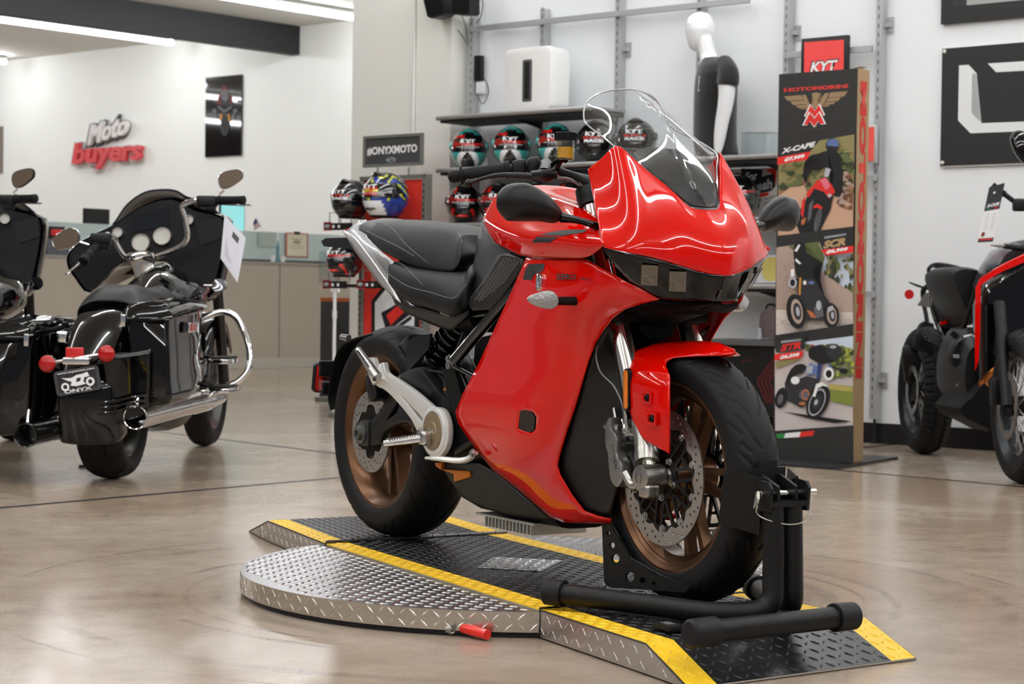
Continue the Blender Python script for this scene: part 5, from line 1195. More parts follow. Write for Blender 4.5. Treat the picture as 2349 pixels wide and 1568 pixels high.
def ringpart(u, v, r, nm, face, x=FXp-.03):
    p = H(u, v, x); bm = NB(); turned(bm, p+V((.02, 0, 0)), p+V((-1, 0, .25)), [(0, r), (.03, r), (.036, r*.93), (.036, r*.86), (.028, r*.84)], 28); o = TB(nm, bm, CHR, fr); bm = NB(); turned(bm, p+V((.02, 0, 0)), p+V((-1, 0, .25)), [(.0, r*.85), (.027, r*.85), (.0275, 0)], 28); f = TB('dial', bm, face, o); f['label'] = 'pale dial face'
DIAL = mat('dial_face', (176, 174, 166), .4)
for u, v, r in ((373, 545, .047), (324, 560, .047), (271, 537, .027), (433, 508, .027)): ringpart(u, v, r, 'gauge', DIAL)
q = HR([(298, 490, FXp-.03), (387, 474, FXp-.03), (389, 518, FXp-.03), (300, 532, FXp-.03)]); bm = NB(); loft(bm, [[tuple(p) for p in q], [tuple(p+V((.03, 0, 0))) for p in q]]); TB('screen_display', bm, mat('display_black', (9, 10, 12), .08, coat=1.), fr, False)
q = HR([(448, 512, FXp-.03), (505, 498, FXp-.03), (512, 545, FXp-.03), (462, 562, FXp-.03)]); bm = NB(); loft(bm, [[tuple(p) for p in q], [tuple(p+V((.03, 0, 0))) for p in q]]); TB('speaker_grille', bm, mat('grille_cloth', (28, 28, 28), .8, bump=(500, 1., .002)), fr, False)
q = HR([(165, 590, FXp-.03), (190, 575, FXp-.03), (200, 600, FXp-.03), (178, 615, FXp-.03)]); bm = NB(); loft(bm, [[tuple(p) for p in q], [tuple(p+V((.03, 0, 0))) for p in q]]); TB('speaker_grille', bm, MATS['grille_cloth'], fr, False)
sc = [(232, 540), (262, 508), (290, 468), (330, 440), (372, 433), (405, 436), (430, 450), (470, 462), (505, 490), (470, 500), (400, 470), (330, 480)]
bm = NB(); S0 = [H(u, v, FXp+.06) for u, v in sc]
top = [H(u, v, FXp+.02) for u, v in sc[:9]]; bot = [H(u, v+28, FXp+.26) for u, v in sc[:9]]
sheet('tinted_screen', [top, [(a+b)/2+V((.02, 0, .01)) for a, b in zip(top, bot)], bot], mat('tinted_acrylic', (34, 42, 54), .25, spec=.15), fr, 4, 4, .006)
# handlebars, controls, mirrors
bars = tube(NB(), HR([(352, 590, 1.20), (405, 570, 1.16), (430, 545, 1.14), (424, 500, 1.12), (418, 472, 1.10), (450, 460, 1.05), (500, 458, 1.02)]), .0135, 14, 6); TB('handlebar', bars, CHR)
bars = tube(NB(), HR([(322, 590, 1.20), (290, 590, 1.16), (270, 565, 1.12), (262, 545, 1.08), (245, 540, 1.0), (230, 560, .92)]), .0135, 14, 6); TB('handlebar', bars, CHR)
for l, r in (([(500, 459, 1.02), (562, 459, .98)], .020), ([(222, 565, .92), (190, 600, .80)], .021)):
    a, b = HR(l); bm = NB(); d = (b-a).normalized(); L_ = (b-a).length; turned(bm, a, b, [(0, 0), (0, r*1.1), (.01, r*1.15), (.012, r), (L_*.35, r*1.0), (L_*.37, r*.85), (L_*.40, r), (L_*.68, r), (L_*.70, r*.85), (L_*.73, r), (L_-.004, r*1.1), (L_, r*.8), (L_, 0)], 18); TB('grip', bm, RUB)
for u, v, x in ((475, 462, 1.03), (232, 548, .94)): bm = NB(); box(bm, H(u, v, x), (.05, .10, .055), bev=.012); box(bm, H(u+8, v+14, x), (.04, .05, .04), bev=.01); TB('switch_housing', bm, PLAS)
bm = NB(); tube(bm, HR([(500, 468, 1.06), (545, 470, 1.02), (578, 470, .98)]), [.008, .006, .007], 10, 4, flat=.6); TB('lever', bm, CHR)
bm = NB(); tube(bm, HR([(215, 568, .95), (180, 605, .86), (152, 628, .80)]), [.008, .007, .008], 10, 4, flat=.6); TB('lever', bm, CHR)
for out, x, st in (([(500, 412), (504, 428), (514, 434), (530, 430), (553, 414), (559, 404), (557, 392), (545, 388), (520, 392), (505, 399)], .98, [(514, 436), (503, 446)]), ([(119, 553), (124, 567), (137, 573), (160, 569), (180, 556), (184, 543), (180, 528), (164, 522), (146, 527), (122, 544)], .88, [(184, 556), (204, 562)])):
    R0 = [H(u, v, x) for u, v in out]; c = sum(R0, V())/len(R0); C = cr([tuple(p) for p in R0], 3, True)
    bm = NB(); loft(bm, [[tuple(c+(V(p)-c)*s+V((dx, 0, 0))) for p in C] for s, dx in ((.90, -.006), (.95, -.010), (1., -.004), (.98, .008), (.8, .022), (.4, .03))]); o = TB('mirror', bm, CHR)
    bm = NB(); bm.faces.new([bm.verts.new(c+(V(p)-c)*.91+V((-.0085, 0, 0))) for p in C]); TB('mirror_glass', bm, mat('dusk_mirror', (120, 104, 88), .25, .6), o, False)['label'] = 'brown-tinted mirror glass'
    bm = NB(); tube(bm, HR([(*p, x) for p in st]), .005, 8, 2); TB('mirror_stem', bm, CHR, o)
# rear lights, light bar, plate
bm = NB(); tube(bm, HR([(107, 833, -.44), (140, 828, -.45), (175, 822, -.46), (210, 816, -.45), (243, 812, -.44)]), .012, 10, 4, flat=.6); box(bm, H(175, 828, -.46), (.02, .11, .03), bev=.006); lb = TB('light_bar', bm, CHR)
for u, v in ((108, 834), (244, 811)):
    p = H(u, v, -.46); bm = NB(); turned(bm, p+V((.05, 0, 0)), p+V((-1, 0, 0)), [(0, 0), (0, .028), (.04, .036), (.05, .034)], 24); lp = TB('tail_light', bm, CHR)
    bm = NB(); turned(bm, p, p+V((-1, 0, 0)), [(0, .0345), (.008, .032), (.016, .02), (.019, 0)], 24); TB('red_lens', bm, SIGR, lp)['label'] = 'round red lens'
bm = NB(); c = H(172, 809, -.43); box(bm, c, (.02, .072, .044), bev=.003); TB('rear_reflector', bm, mat('red_reflector', (190, 16, 16), .25, coat=1.))['label'] = 'rectangular red reflector'
pl = HR([(126, 854, -.47), (227, 838, -.47), (228, 892, -.47), (131, 909, -.47)]); 
pc = sum(pl, V())/4; pxv = (pl[1]-pl[0]+pl[2]-pl[3]).normalized(); pyv = (pl[0]-pl[3]+pl[1]-pl[2]).normalized(); Mp = basis(pc, pxv, pyv)
pw, ph = (pl[1]-pl[0]).length, (pl[0]-pl[3]).length
bm = NB(); plate(bm, [rrect(0, 0, pw, ph, .012)], Mp, .003, .001); npl = TB('number_plate', bm, mat('plate_frame', (62, 62, 64), .4), None, False)
bm = NB(); plate(bm, [rrect(0, .002, pw*.88, ph*.80, .006)], Mp @ Matrix.Translation((0, 0, .0035)), .0008); TB('plate_insert', bm, mat('plate_insert', (38, 38, 40), .35), npl, False)
text('plate_lettering', 'www.onyxmoto.com', Mp @ Matrix.Translation((0, ph*.40, .0048)), pw*.84, ph*.085, WHT, npl, .02)
text('plate_lettering', 'ONYX', Mp @ Matrix.Translation((-.002, -ph*.37, .0048)), pw*.62, ph*.15, WHT, npl, .02)
def art(parent, M, shapes, depth=.0005, fnm='plate_picture'):
    for nm, m, L in shapes:
        bm = NB(); plate(bm, L, M, depth); fin(nm, bm, m, parent, False)
k = pw*.30; art(npl, Mp @ Matrix.Translation((0, 0, .0048)), [('plate_picture', WHT, [circ(-.052, -.016, .0165, 20), circ(-.052, -.016, .009, 14)]), ('plate_picture', WHT, [circ(.052, -.010, .0175, 20), circ(.052, -.010, .009, 14)]),
    ('plate_picture', WHT, [[(-.062, .022), (-.045, .018), (-.020, .016), (.0, .024), (.030, .026), (.046, .030), (.052, .012), (.030, .010), (.024, -.006), (.034, -.016), (-.006, -.020), (-.030, -.014), (-.022, .0), (-.040, .008)], [(.0, .012), (.018, .012), (.012, -.002), (-.006, -.004)]])])
# silencers
def pipe(mouth, r, fwd, m):
    a = H(*mouth); b = H(*fwd); bm = NB(); d = (b-a).normalized(); L_ = (b-a).length
    turned(bm, a, b, [(.10, 0), (.10, r*.86), (.0, r*.90), (-.002, r*.96), (.002, r*1.0), (.02, r*1.0), (L_*.5, r*.96), (L_*.62, r*.96), (L_*.64, r*1.05), (L_*.80, r*1.05), (L_*.9, r*.8), (L_, r*.7), (L_, 0)], 30); o = TB('silencer', bm, m); bm = NB(); turned(bm, a+d*.03, b, [(0, r*.88), (.07, r*.85), (.075, 0)], 24); TB('silencer_bore', bm, mat('bore_black', (8, 8, 8), .9), o); bm = NB(); cyl(bm, a+V((.03, 0, r)), a+V((.05, 0, r+.05)), .008); TB('hanger', bm, CHR, o)  # near-black cup set inside the pipe mouth
pipe((310, 957, -.42), .050, (505, 908, .95), CHR)
pipe((58, 998, -.42), .050, (215, 968, .45), mat('pipe_black', (14, 14, 14), .2, coat=.6))
# engine, guard bars, footboards, fork and front mudguard
bm = NB(); body(bm, [(.55, .52, .18, .1, .14, .1), (.75, .62, .15, .13, .17, .12), (1.0, .66, .15, .13, .17, .12), (1.15, .6, .2, .1, .13, .1)], 20, 4); TB('engine', bm, mat('engine_black', (20, 20, 21), .35, .3))
for s_, l in ((1, [(455, 735, 1.1), (500, 716, 1.12), (535, 722, 1.12), (556, 752, 1.12), (572, 800, 1.10), (570, 845, 1.08), (548, 872, 1.06), (520, 885, 1.04)]),):
    pts = HR(l)
    for s in (1, -1):
        bm = NB(); tube(bm, [(p.x, p.y*s, p.z) for p in pts], .0165, 14, 6); TB('engine_guard', bm, CHR)
for u, v, x, w_, dz in ((514, 827, .95, .10, .02), (512, 893, .85, .11, .02)):
    p = H(u, v, x)
    for s in (1, -1):
        q = V((p.x, p.y*s, p.z)); bm = NB(); plate(bm, [rrect(0, 0, .30, w_, .03)], Matrix.Translation(q), .008, .003); o = TB('footboard', bm, CHR); bm = NB(); plate(bm, [rrect(0, 0, .27, w_*.84, .026)], Matrix.Translation(q+V((0, 0, .013))), .005, .002)
        o2 = TB('rubber_pad', bm, RUB, o)
        bm = NB(); cyl(bm, q, (q.x, q.y*.4, q.z+.04), .012); TB('footboard_arm', bm, BLK, o)
for s in (1, -1):
    bm = NB(); cyl(bm, (HWB, s*.10, .33), (HWB-.22, s*.10, .85), .028, n=18); TB('fork_leg', bm, BLK)
    bm = NB(); q = H(505, 655, 1.28); cyl(bm, (q.x-.03, s*abs(q.y), q.z), (q.x+.04, s*abs(q.y), q.z), .034, .028, 20); cyl(bm, (q.x, s*abs(q.y), q.z), (q.x, s*(abs(q.y)-.08), q.z), .007); TB('front_signal', bm, CHR)
g = []
for t in (-60, -30, 0, 30, 60, 85):
    r = .365; a = RA(180+t); w = .085; g.append([(HWB+.8*r*sin(a), -w, .325-.8*r*cos(a)), (HWB+r*sin(a)*.98, -w*.9, .325-r*cos(a)*.98), (HWB+r*sin(a), 0, .325-r*cos(a)*1.02), (HWB+r*sin(a)*.98, w*.9, .325-r*cos(a)*.98), (HWB+.8*r*sin(a), w, .325-.8*r*cos(a))])
sheet('front_mudguard', g, HK, tour, 4, 4, .004)
bm = NB(); tube(bm, [(.5, .10, .20), (.48, .22, .03), (.47, .235, .006)], .011, 10, 3); tube(bm, [(.47, .215, .006), (.47, .27, .006)], .01, 8, 1); TB('side_stand', bm, CHR)
for s in (-1, 1):
    l = [(-.05, s*.13, .62), (.15, s*.135, .50), (.45, s*.14, .45)]; bm = NB(); tube(bm, l, .02, 10, 4); TB('frame_rail', bm, BLK)
    bm = NB(); box(bm, (-.18, s*.165, .60), (.07, .05, .05), bev=.01); TB('bag_bracket', bm, CHR)
bm = NB(); body(bm, [(.62, .60, .30, .14, .20, .16), (.72, .64, .28, .18, .235, .18), (.86, .62, .30, .16, .22, .17)], 20, 3); TB('side_cover', bm, HK)
# paper price sheet hung on the handlebar
ps = [H(516, 495, .98), H(563, 545, .98), H(557, 585, .97), H(545, 648, .95), H(506, 590, .97)]; ps = [H(515, 492, 1.0), H(564, 546, .96), H(545, 648, .96), H(506, 592, 1.0)]
sh = thing('price_sheet', 'white printed price sheet hanging from the handlebar of the black touring motorcycle', 'paper', HB.o, math.degrees(HB.a))
bm = NB(); q = [bm.verts.new(p) for p in ps]; bm.faces.new(q); r_ = bmesh.ops.extrude_face_region(bm, geom=bm.faces[:]); [setattr(g.co, 'x', g.co.x+.0015) for g in r_['geom'] if isinstance(g, bmesh.types.BMVert)]; fin('sheet', bm, mat('white_paper', (232, 232, 240), .6), sh, False)
def shp(s, t): return bil([ps[3], ps[2], ps[1], ps[0]], s, t)+V((-.001, 0, 0))
bm = NB(); q = [shp(.42, .72), shp(.72, .72), shp(.74, .86), shp(.44, .86)]; bm.faces.new([bm.verts.new(p) for p in q]); fin('sheet_photo', bm, mat('print_grey', (90, 90, 92), .6), sh, False)
bm = NB()
for i in range(16):
    t = .60-.028*i; a = .18; b = .55+.08*(i % 3); q = [shp(a, t), shp(b, t), shp(b, t+.008), shp(a, t+.008)]; bm.faces.new([bm.verts.new(p) for p in q])
fin('print_lines', bm, mat('print_pale', (150, 150, 156), .6), sh, False)['kind'] = 'stuff'
bm = NB(); tube(bm, [ps[0], H(524, 478, 1.0), H(528, 485, 1.0), shp(.95, .98)], .001, 5, 5); fin('cord', bm, WHT, sh)
# its twin, cut by the left edge of the photo
tw = copy_tree(tour); tw.rotation_euler.z = HB.a+RA(9)
c_old = HB.w(*H(530, 408, .98)); rot = Frame(HB.o, math.degrees(HB.a)+9); m0 = rot.w(*H(530, 408, .98)); tgt = at(120, 382, c_old.y+.25); tw.location = HB.o+V((tgt.x-m0.x, tgt.y-m0.y, 0))
tw['label'] = 'black touring motorcycle cut off by the left edge of the photo'

for ch in list(tw.children):
    if ch.name.split('.')[0] in ('engine_guard', 'saddlebag', 'bag_bracket', 'silencer'):
        for g_ in list(ch.children_recursive)+[ch]: bpy.data.objects.remove(g_)
pv = V((1.25, 0, 0)); rm = Matrix.Translation(pv) @ Matrix.Rotation(RA(-22), 4, 'Z') @ Matrix.Translation(-pv)
for ch in tw.children:
    if ch.name.split('.')[0] in ('handlebar', 'grip', 'lever', 'switch_housing', 'mirror'): ch.matrix_parent_inverse = Matrix.Identity(4); ch.matrix_basis = rm
    if ch.name.startswith('front_signal'): me = ch.data.copy(); ch.data = me; me.materials.clear(); me.materials.append(BLK)
    if ch.name.startswith('mirror'):
        me = ch.data.copy(); ch.data = me; me.materials.clear(); me.materials.append(PLAS)
# ================================================================ things on and along the shelf wall
GRY = mat('rack_grey', (172, 173, 174), .38, .35); GRD = mat('shelf_grey', (150, 149, 146), .32, .35); PWD = mat('powder_grey', (104, 104, 98), .5)
class Art:
    """flat printed artwork: many coloured shapes in ONE mesh, traced in pixels on its own surface"""
    def __init__(s, fn): s.fn = fn; s.bm = NB(); s.m = []; s.k = 0
    def mi(s, m):
        if m not in s.m: s.m.append(m)
        return s.m.index(m)
    def poly(s, m, pts, k=0, closed_curve=False):
        s.k += 1; P_ = cr(pts, k, True) if k else pts; i = s.mi(m)
        vs = [s.bm.verts.new(s.fn(p[0], p[1], .0004+.00012*s.k)) for p in P_]
        f = s.bm.faces.new(vs); f.material_index = i; bmesh.ops.triangulate(s.bm, faces=[f])
    def ell(s, m, u, v, a, b, rot=0, n=22, hole=0):
        c_, s_ = cos(RA(rot)), sin(RA(rot)); pt = lambda r, t: (u+a*r*cos(t)*c_-b*r*sin(t)*s_, v+a*r*cos(t)*s_+b*r*sin(t)*c_)
        if not hole: return s.poly(m, [pt(1, 2*pi*i/n) for i in range(n)])
        s.k += 1; i = s.mi(m); A = [[s.bm.verts.new(s.fn(*pt(r, 2*pi*j/n), .0004+.00012*s.k)) for j in range(n)] for r in (1, hole)]
        for j in range(n): s.bm.faces.new((A[0][j], A[0][(j+1) % n], A[1][(j+1) % n], A[1][j])).material_index = i
    def line(s, m, pts, w):
        for (a, b), (c, d) in zip(pts, pts[1:]):
            L = hypot(c-a, d-b) or 1; nx, ny = -(d-b)/L*w/2, (c-a)/L*w/2; s.poly(m, [(a+nx, b+ny), (c+nx, d+ny), (c-nx, d-ny), (a-nx, b-ny)])
    def text(s, m, t, u0, v0, u1, v1, h, bold=.02, shear=0., up=None):
        """baseline-centre from (u0,v0) to (u1,v1), height h px; up = direction of letter tops in pixels"""
        s.k += 1; me = text_mesh(t, 1., bold, 0, shear); i = s.mi(m); xs = [v.co.x for v in me.vertices]; ys = [v.co.y for v in me.vertices]
        x0, x1, y0, y1 = min(xs), max(xs), min(ys), max(ys); n0 = len(s.bm.verts); f0 = len(s.bm.faces); s.bm.from_mesh(me); bpy.data.meshes.remove(me)
        s.bm.verts.ensure_lookup_table(); s.bm.faces.ensure_lookup_table(); ux, uy = up or (0, -1)
        for v in s.bm.verts[n0:]: a = (v.co.x-x0)/(x1-x0); b = (v.co.y-y0)/(y1-y0)-.5; v.co = s.fn(u0+(u1-u0)*a+ux*b*h, v0+(v1-v0)*a+uy*b*h, .0004+.00012*s.k)
        for f in s.bm.faces[f0:]: f.material_index = i
    def done(s, name, parent=None):
        me = bpy.data.meshes.new(name); s.bm.to_mesh(me); s.bm.free(); o = bpy.data.objects.new(name, me); COL.objects.link(o)
        for m in s.m: me.materials.append(m)
        if parent is not None: o.parent = parent
        return o
WD = -40.96
def wt(name, label, cat, o, group=None):
    """thing on the wall; o = origin in WALL coordinates"""
    t = thing(name, label, cat, WALL.w(*o), WD, group); t['_o'] = 0; del t['_o']; return t
def wl(o): o = V(o); return lambda u, v, q, up=0.: WALL.p(u, v, q-up)-o
def wbox(bm, o, u0, v0, u1, v1, q0, q1, bev=0., mi=0, qref=None):
    """box whose front face (at depth q0) spans the traced corners"""
    a = WALL.p(u0, v0, q0 if qref is None else qref); b = WALL.p(u1, v1, q0 if qref is None else qref); o = V(o)
    return abox(bm, V((a.x, q0, a.z))-o, V((b.x, q1, b.z))-o, bev, mi)
SLOT = mat('slot_dark', (24, 24, 26), .7)
def zline(u, v, q): return WALL.p(u, v, q).z
stds = [(1080, 42, 600, 'leftmost, beside the pilaster and helmets'), (1242.5, 20, 600, 'second from the left, behind the white box'), (1415, 2, 600, 'third from the left, behind the windscreen'), (1602, 0, 600, 'behind the white mannequin head'), (1802, 0, 500, 'just left of the small framed sign'), (2014, 0, 997, 'rightmost, right of the tall display box')]
for i, (u, v0, v1, w) in enumerate(stds):
    c = WALL.p(u, 150, 0); zt = CEIL-.4 if v0 <= 2 else WALL.p(u, v0, 0).z; o = (c.x, 0, 0)
    t = wt('slotted_standard', 'grey slotted shelving upright on the white wall, '+w, 'shelf upright', o, 'slotted uprights on the wall'); del t['group']
    bm = NB(); abox(bm, (-.018, 0, .14), (.018, WY-.012, zt)); fin('channel', bm, GRY, t, False)
    bm = NB(); z = .20
    while z < min(zt, 3.2): bm.faces.new([bm.verts.new(p) for p in ((-.003, -.0006, z), (.003, -.0006, z), (.003, -.0006, z+.024), (-.003, -.0006, z+.024))]); z += .0508
    fin('slots', bm, SLOT, t, False)['kind'] = 'stuff'
    bm = NB(); cyl(bm, (0, .03, 0), (0, .03, .14), .008); cyl(bm, (0, .03, 0), (0, .03, .008), .022); fin('leveller', bm, SLOT, t)
    bk = {2: [116], 4: [78], 5: [60, 872]}.get(i, [])
    for v in bk:
        z = WALL.p(u, v, .05).z; bm = NB(); abox(bm, (.018, WY-.012, z-.045), (.058, WY-.002, z+.045)); abox(bm, (.018, .03, z-.012), (.05, WY-.002, z+.012)); b_ = fin('wall_bracket', bm, GRY, t, False)
        for dz in (-.03, .03): bm = NB(); bolt(bm, (.038, WY-.012, z+dz), (0, -1, 0), .0075, .004); fin('screw', bm, STL, b_)
def crossbar(u0, v0, u1, v1, label, q0=-.028, q1=-.002):
    a, b = WALL.p(u0, v0, q0), WALL.p(u1, v1, q0); o = (a.x, 0, (a.z+b.z)/2); bm = NB(); abox(bm, (0, q0, -.018), (b.x-a.x, q1, .018), .002); x = mesh_thing('crossbar', bm, GRY, label, 'bar', loc=WALL.w(*o), deg=WD); return x
crossbar(1074, 65, 1716, 2, 'grey steel crossbar near the ceiling above the white box')
crossbar(1800, 126, 1998, 112, 'grey steel crossbar behind the small framed sign')
a = WALL.p(1998, 405, -.028); crossbar(1840, 415, 2006, 406, 'grey steel crossbar right of the tall display box, upper of two')
crossbar(1884, 673, 2003, 676, 'grey steel crossbar right of the tall display box, lower of two')
# shelves
def shelf(u0, vf0, u1, label, depth=.36, th=.022, qf=None, end=None):
    q = -depth; a = WALL.p(u0, vf0, q); b = WALL.p(u1, vf0, q); o = (a.x, 0, a.z); t = wt('shelf', label, 'shelf', o); L_ = b.x-a.x
    bm = NB(); tube(bm, [(0, q+.012, 0), (L_, q+.012, 0)], .015, 16, 1); abox(bm, (0, q+.012, -.002), (L_, -.001, .013)); fin('board', bm, GRD, t)
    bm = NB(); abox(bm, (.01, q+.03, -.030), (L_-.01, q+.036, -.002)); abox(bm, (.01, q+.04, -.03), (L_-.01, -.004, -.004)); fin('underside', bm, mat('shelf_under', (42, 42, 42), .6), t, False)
    for i, (u, _, _, _) in enumerate(stds):
        x = WALL.p(u, 150, 0).x-a.x
        if -.02 < x < L_+.02: bm = NB(); loft(bm, [[(x+s, -.002, -.002), (x+s, q+.05, -.002), (x+s, q+.05, -.02), (x+s, -.002, -.07)] for s in (-.002, .002)]); fin('shelf_bracket', bm, SLOT, t, False)
    return a.z+.015
S1 = shelf(1000, 271, 1352, 'dark grey wall shelf carrying the white box, topmost of the shelves')
S2 = shelf(1000, 391, 1782, 'long grey wall shelf carrying the upper row of helmets and the mannequin')
S3 = shelf(1002, 517, 1782, 'grey wall shelf carrying the lower row of helmets')
S4 = shelf(1040, 652, 1784, 'grey wall shelf low behind the red motorcycle')
# white box with a dark slot on the top shelf
o = WALL.p(1160, 245, -.30); o = (o.x, -.30, S1+.0125); L = wl(o); b = WALL.p(1262, 120, -.30)
t = wt('air_purifier', 'white glossy box with a narrow dark slot standing on the top shelf', 'appliance', o)
w_, h_ = b.x-o[0], WALL.p(1210, 117, -.30).z-S1; bm = NB(); plate(bm, [rrect(w_/2, h_/2, w_, h_, .035)], basis((0, .09, 0), (1, 0, 0), (0, 0, 1)), .082, .012); fin('casing', bm, mat('white_gloss', (236, 236, 234), .12, coat=1.), t, True, 35)
bm = NB(); plate(bm, [rrect(w_*.50, h_*.47, w_*.21, h_*.70, .012)], basis((0, -.004, 0), (1, 0, 0), (0, 0, 1)), .002, .001); fin('slot_frame', bm, mat('slot_frame', (86, 86, 88), .4), t)
bm = NB(); plate(bm, [rrect(w_*.50, h_*.47, w_*.12, h_*.62, .004)], basis((0, -.0075, 0), (1, 0, 0), (0, 0, 1)), .0008); fin('slot', bm, BLKP, t, False)
# ---- helmets
def helmet_proto(scheme, label, group, letters='KYT'):
    t = thing('helmet', label, 'helmet', (0, 0, 0), 0, group); nu, nv = 56, 40
    mats = scheme['mats']; bm = NB(); rows = []
    def surf(az, el, k=1.):
        s_, c_ = sin(el), cos(el); x = .122*c_*sin(az); y = -.150*c_*cos(az); z = .145+.135*s_
        f = max(0, cos(az))*max(0, -s_); y -= .035*f; 
        if s_ < -.3: x *= 1-.18*(-s_-.3)
        if cos(az) < 0: y *= .93
        return V((x*k, y*k, .145+(z-.145)*k))
    for i in range(nv+1):
        el = RA(-58+(148)*i/nv); rows.append([bm.verts.new(surf(2*pi*j/nu, el)) for j in range(nu)])
    for i in range(nv):
        for j in range(nu):
            f = bm.faces.new((rows[i][j], rows[i][(j+1) % nu], rows[i+1][(j+1) % nu], rows[i+1][j])); c = f.calc_center_median(); az = atan2(c.x, -c.y); f.material_index = scheme['rule'](math.degrees(az), c.z)
    fin('shell', bm, mats, t)
    bm = NB(); rr_ = []
    for i in range(13):
        el = RA(-6+i*36/12.); rr_.append([bm.verts.new(surf(RA(-78+156*j/30.), el, 1.035)) for j in range(31)])
    fr_ = scheme['visor']
    for i in range(12):
        for j in range(30):
            f = bm.faces.new((rr_[i][j], rr_[i][j+1], rr_[i+1][j+1], rr_[i+1][j])); f.material_index = fr_(i, j)
    vz_ = fin('visor', bm, scheme['vmats'], t); md = vz_.modifiers.new('s', 'SOLIDIFY'); md.thickness = .004
    def tx(s, a0, a1, e0, h, m, nm='visor_lettering', bold=.03):
        def fn(c): return surf(RA(a0+(a1-a0)*(c.x+.5)), RA(e0+c.y*h), 1.045)
        return text(nm, s, None, 1, 1, m, vz_, bold, 0, 0, fn)
    tx(letters, -24, 24, 20, 10, WHT); 
    if scheme.get('sub'): tx(scheme['sub'], -30, 34, 10, 6, scheme['subm'], bold=.05); tx('RACE', -26, 30, 2, 7, WHT, bold=.05) if scheme.get('race') else tx('CRASH TESTED', -34, 38, 4, 3, mat('pale_print', (190, 190, 190), .5))
    bm = NB(); tube(bm, [tuple(surf(2*pi*j/24, RA(-58))+V((0, 0, 0))) for j in range(24)], .007, 8, 2, closed=True); fin('neck_trim', bm, RUB, t)
    for s in (-1, 1):
        bm = NB(); p = surf(RA(72*s), RA(10), 1.05); turned(bm, p, p+V((s, -.3, 0)), [(-.01, .026), (.006, .024), (.008, .012), (.008, 0)], 18); fin('visor_pivot', bm, scheme['pivot'], t)
    bm = NB(); rg = [surf(RA(a), RA(70), 1.04) for a in (-60, -30, 0, 30, 60)]; tube(bm, [surf(RA(-40), RA(52), 1.01), surf(RA(-12), RA(58), 1.06), surf(RA(12), RA(58), 1.06), surf(RA(40), RA(52), 1.01)], [.004, .012, .012, .004], 10, 5); fin('top_vent', bm, scheme['pivot'], t)
    bm = NB(); q = [surf(RA(a), RA(-34), 1.02) for a in (-26, -9, 9, 26)]; tube(bm, q, [.004, .012, .012, .004], 10, 5, flat=.7); fin('chin_vent', bm, scheme['chin'], t)
    return t
TEAL = mat('helmet_teal', (58, 168, 160), .15, coat=1.); HBK = mat('helmet_black', (14, 14, 15), .12, coat=1.); HRD = mat('helmet_red', (206, 30, 24), .15, coat=1.); HWH = mat('helmet_white', (228, 228, 228), .15, coat=1.); HBL = mat('helmet_blue', (22, 50, 140), .15, coat=1.); HYL = mat('helmet_yellow', (196, 204, 50), .2, coat=1.); VIS = mat('visor_dark', (16, 15, 16), .06, coat=1.); VRD = mat('visor_red', (150, 26, 22), .12, coat=1.)
def r_teal(a, z):
    if z > .235: return 0 if abs(a) < 150 and not (abs(a) < 22) else 1
    if z > .20: return 2 if a < -12 else 1
    if z < .125:
        k = abs(abs(a)-12-(.125-z)*260)
        if abs(a) < 75 and k < 9: return 3
        if abs(a) < 12+(.125-z)*260: return 1
        return 0
    return 1
def r_red(a, z):
    if z < .115:
        if abs(abs(a)-22-(.115-z)*330) < 6 and abs(a) < 80: return 2
        return 1
    if z > .2 and abs(abs(a+40)-12) < 4: return 2
    return 1
def r_blk(a, z): return 3 if (z < .15 and .142 < z) else 1
def r_blue(a, z):
    w = sin(a/16.)*.03+z
    if z < .11: return 3 if abs(a) < 30+(.11-z)*200 else 0
    if abs((w*60) % 3-1.5) < .35: return 4
    return 0 if int(w*22+a/60.) % 2 else 1
def v_red(i, j): return 1 if (j < 9 and 2 < i < 9) or (i in (5, 6) and j > 4) else 0
def v_blk(i, j): return 0
def v_blue(i, j): return 1 if 8 < j < 20 and 1 < i < 8 else (2 if j < 7 and i > 2 else 0)
SCH = dict(
 teal=dict(mats=[TEAL, HBK, HRD, HWH], rule=r_teal, vmats=[VIS, VRD], visor=v_red, pivot=TEAL, chin=HBK, sub='TT-COURSE', subm=HRD),
 red=dict(mats=[HBK, HBK, HRD, HWH], rule=r_red, vmats=[VIS, VRD], visor=v_red, pivot=HBK, chin=HRD, sub='TT-COURSE', subm=HRD),
 black=dict(mats=[HBK, HBK, HRD, VRD], rule=r_blk, vmats=[VIS, VRD], visor=v_blk, pivot=HBK, chin=HBK, sub='KX-1', subm=HRD, race=1),
 blue=dict(mats=[HBL, HBK, HRD, HWH, HYL], rule=r_blue, vmats=[VIS, HRD, HWH], visor=v_blue, pivot=HBK, chin=HBK, sub='NF-R', subm=HYL))
HP = {}
def helmet(kind, u, vb, q, zbase, label, group, deg=0, scale=1., F=None):
    """u = pixel column of the helmet centre, standing at height zbase"""
    a = WALL.p(u, vb, q)
    if kind not in HP: t = helmet_proto(SCH[kind], label, group); HP[kind] = t
    else: t = copy_tree(HP[kind]); t['label'] = label
    t.location = WALL.w(a.x, q, zbase-.0225*scale); t.rotation_euler = (0, 0, RA(WD+deg)); t.scale = (scale,)*3
    t['label'] = label; t['group'] = group; return t
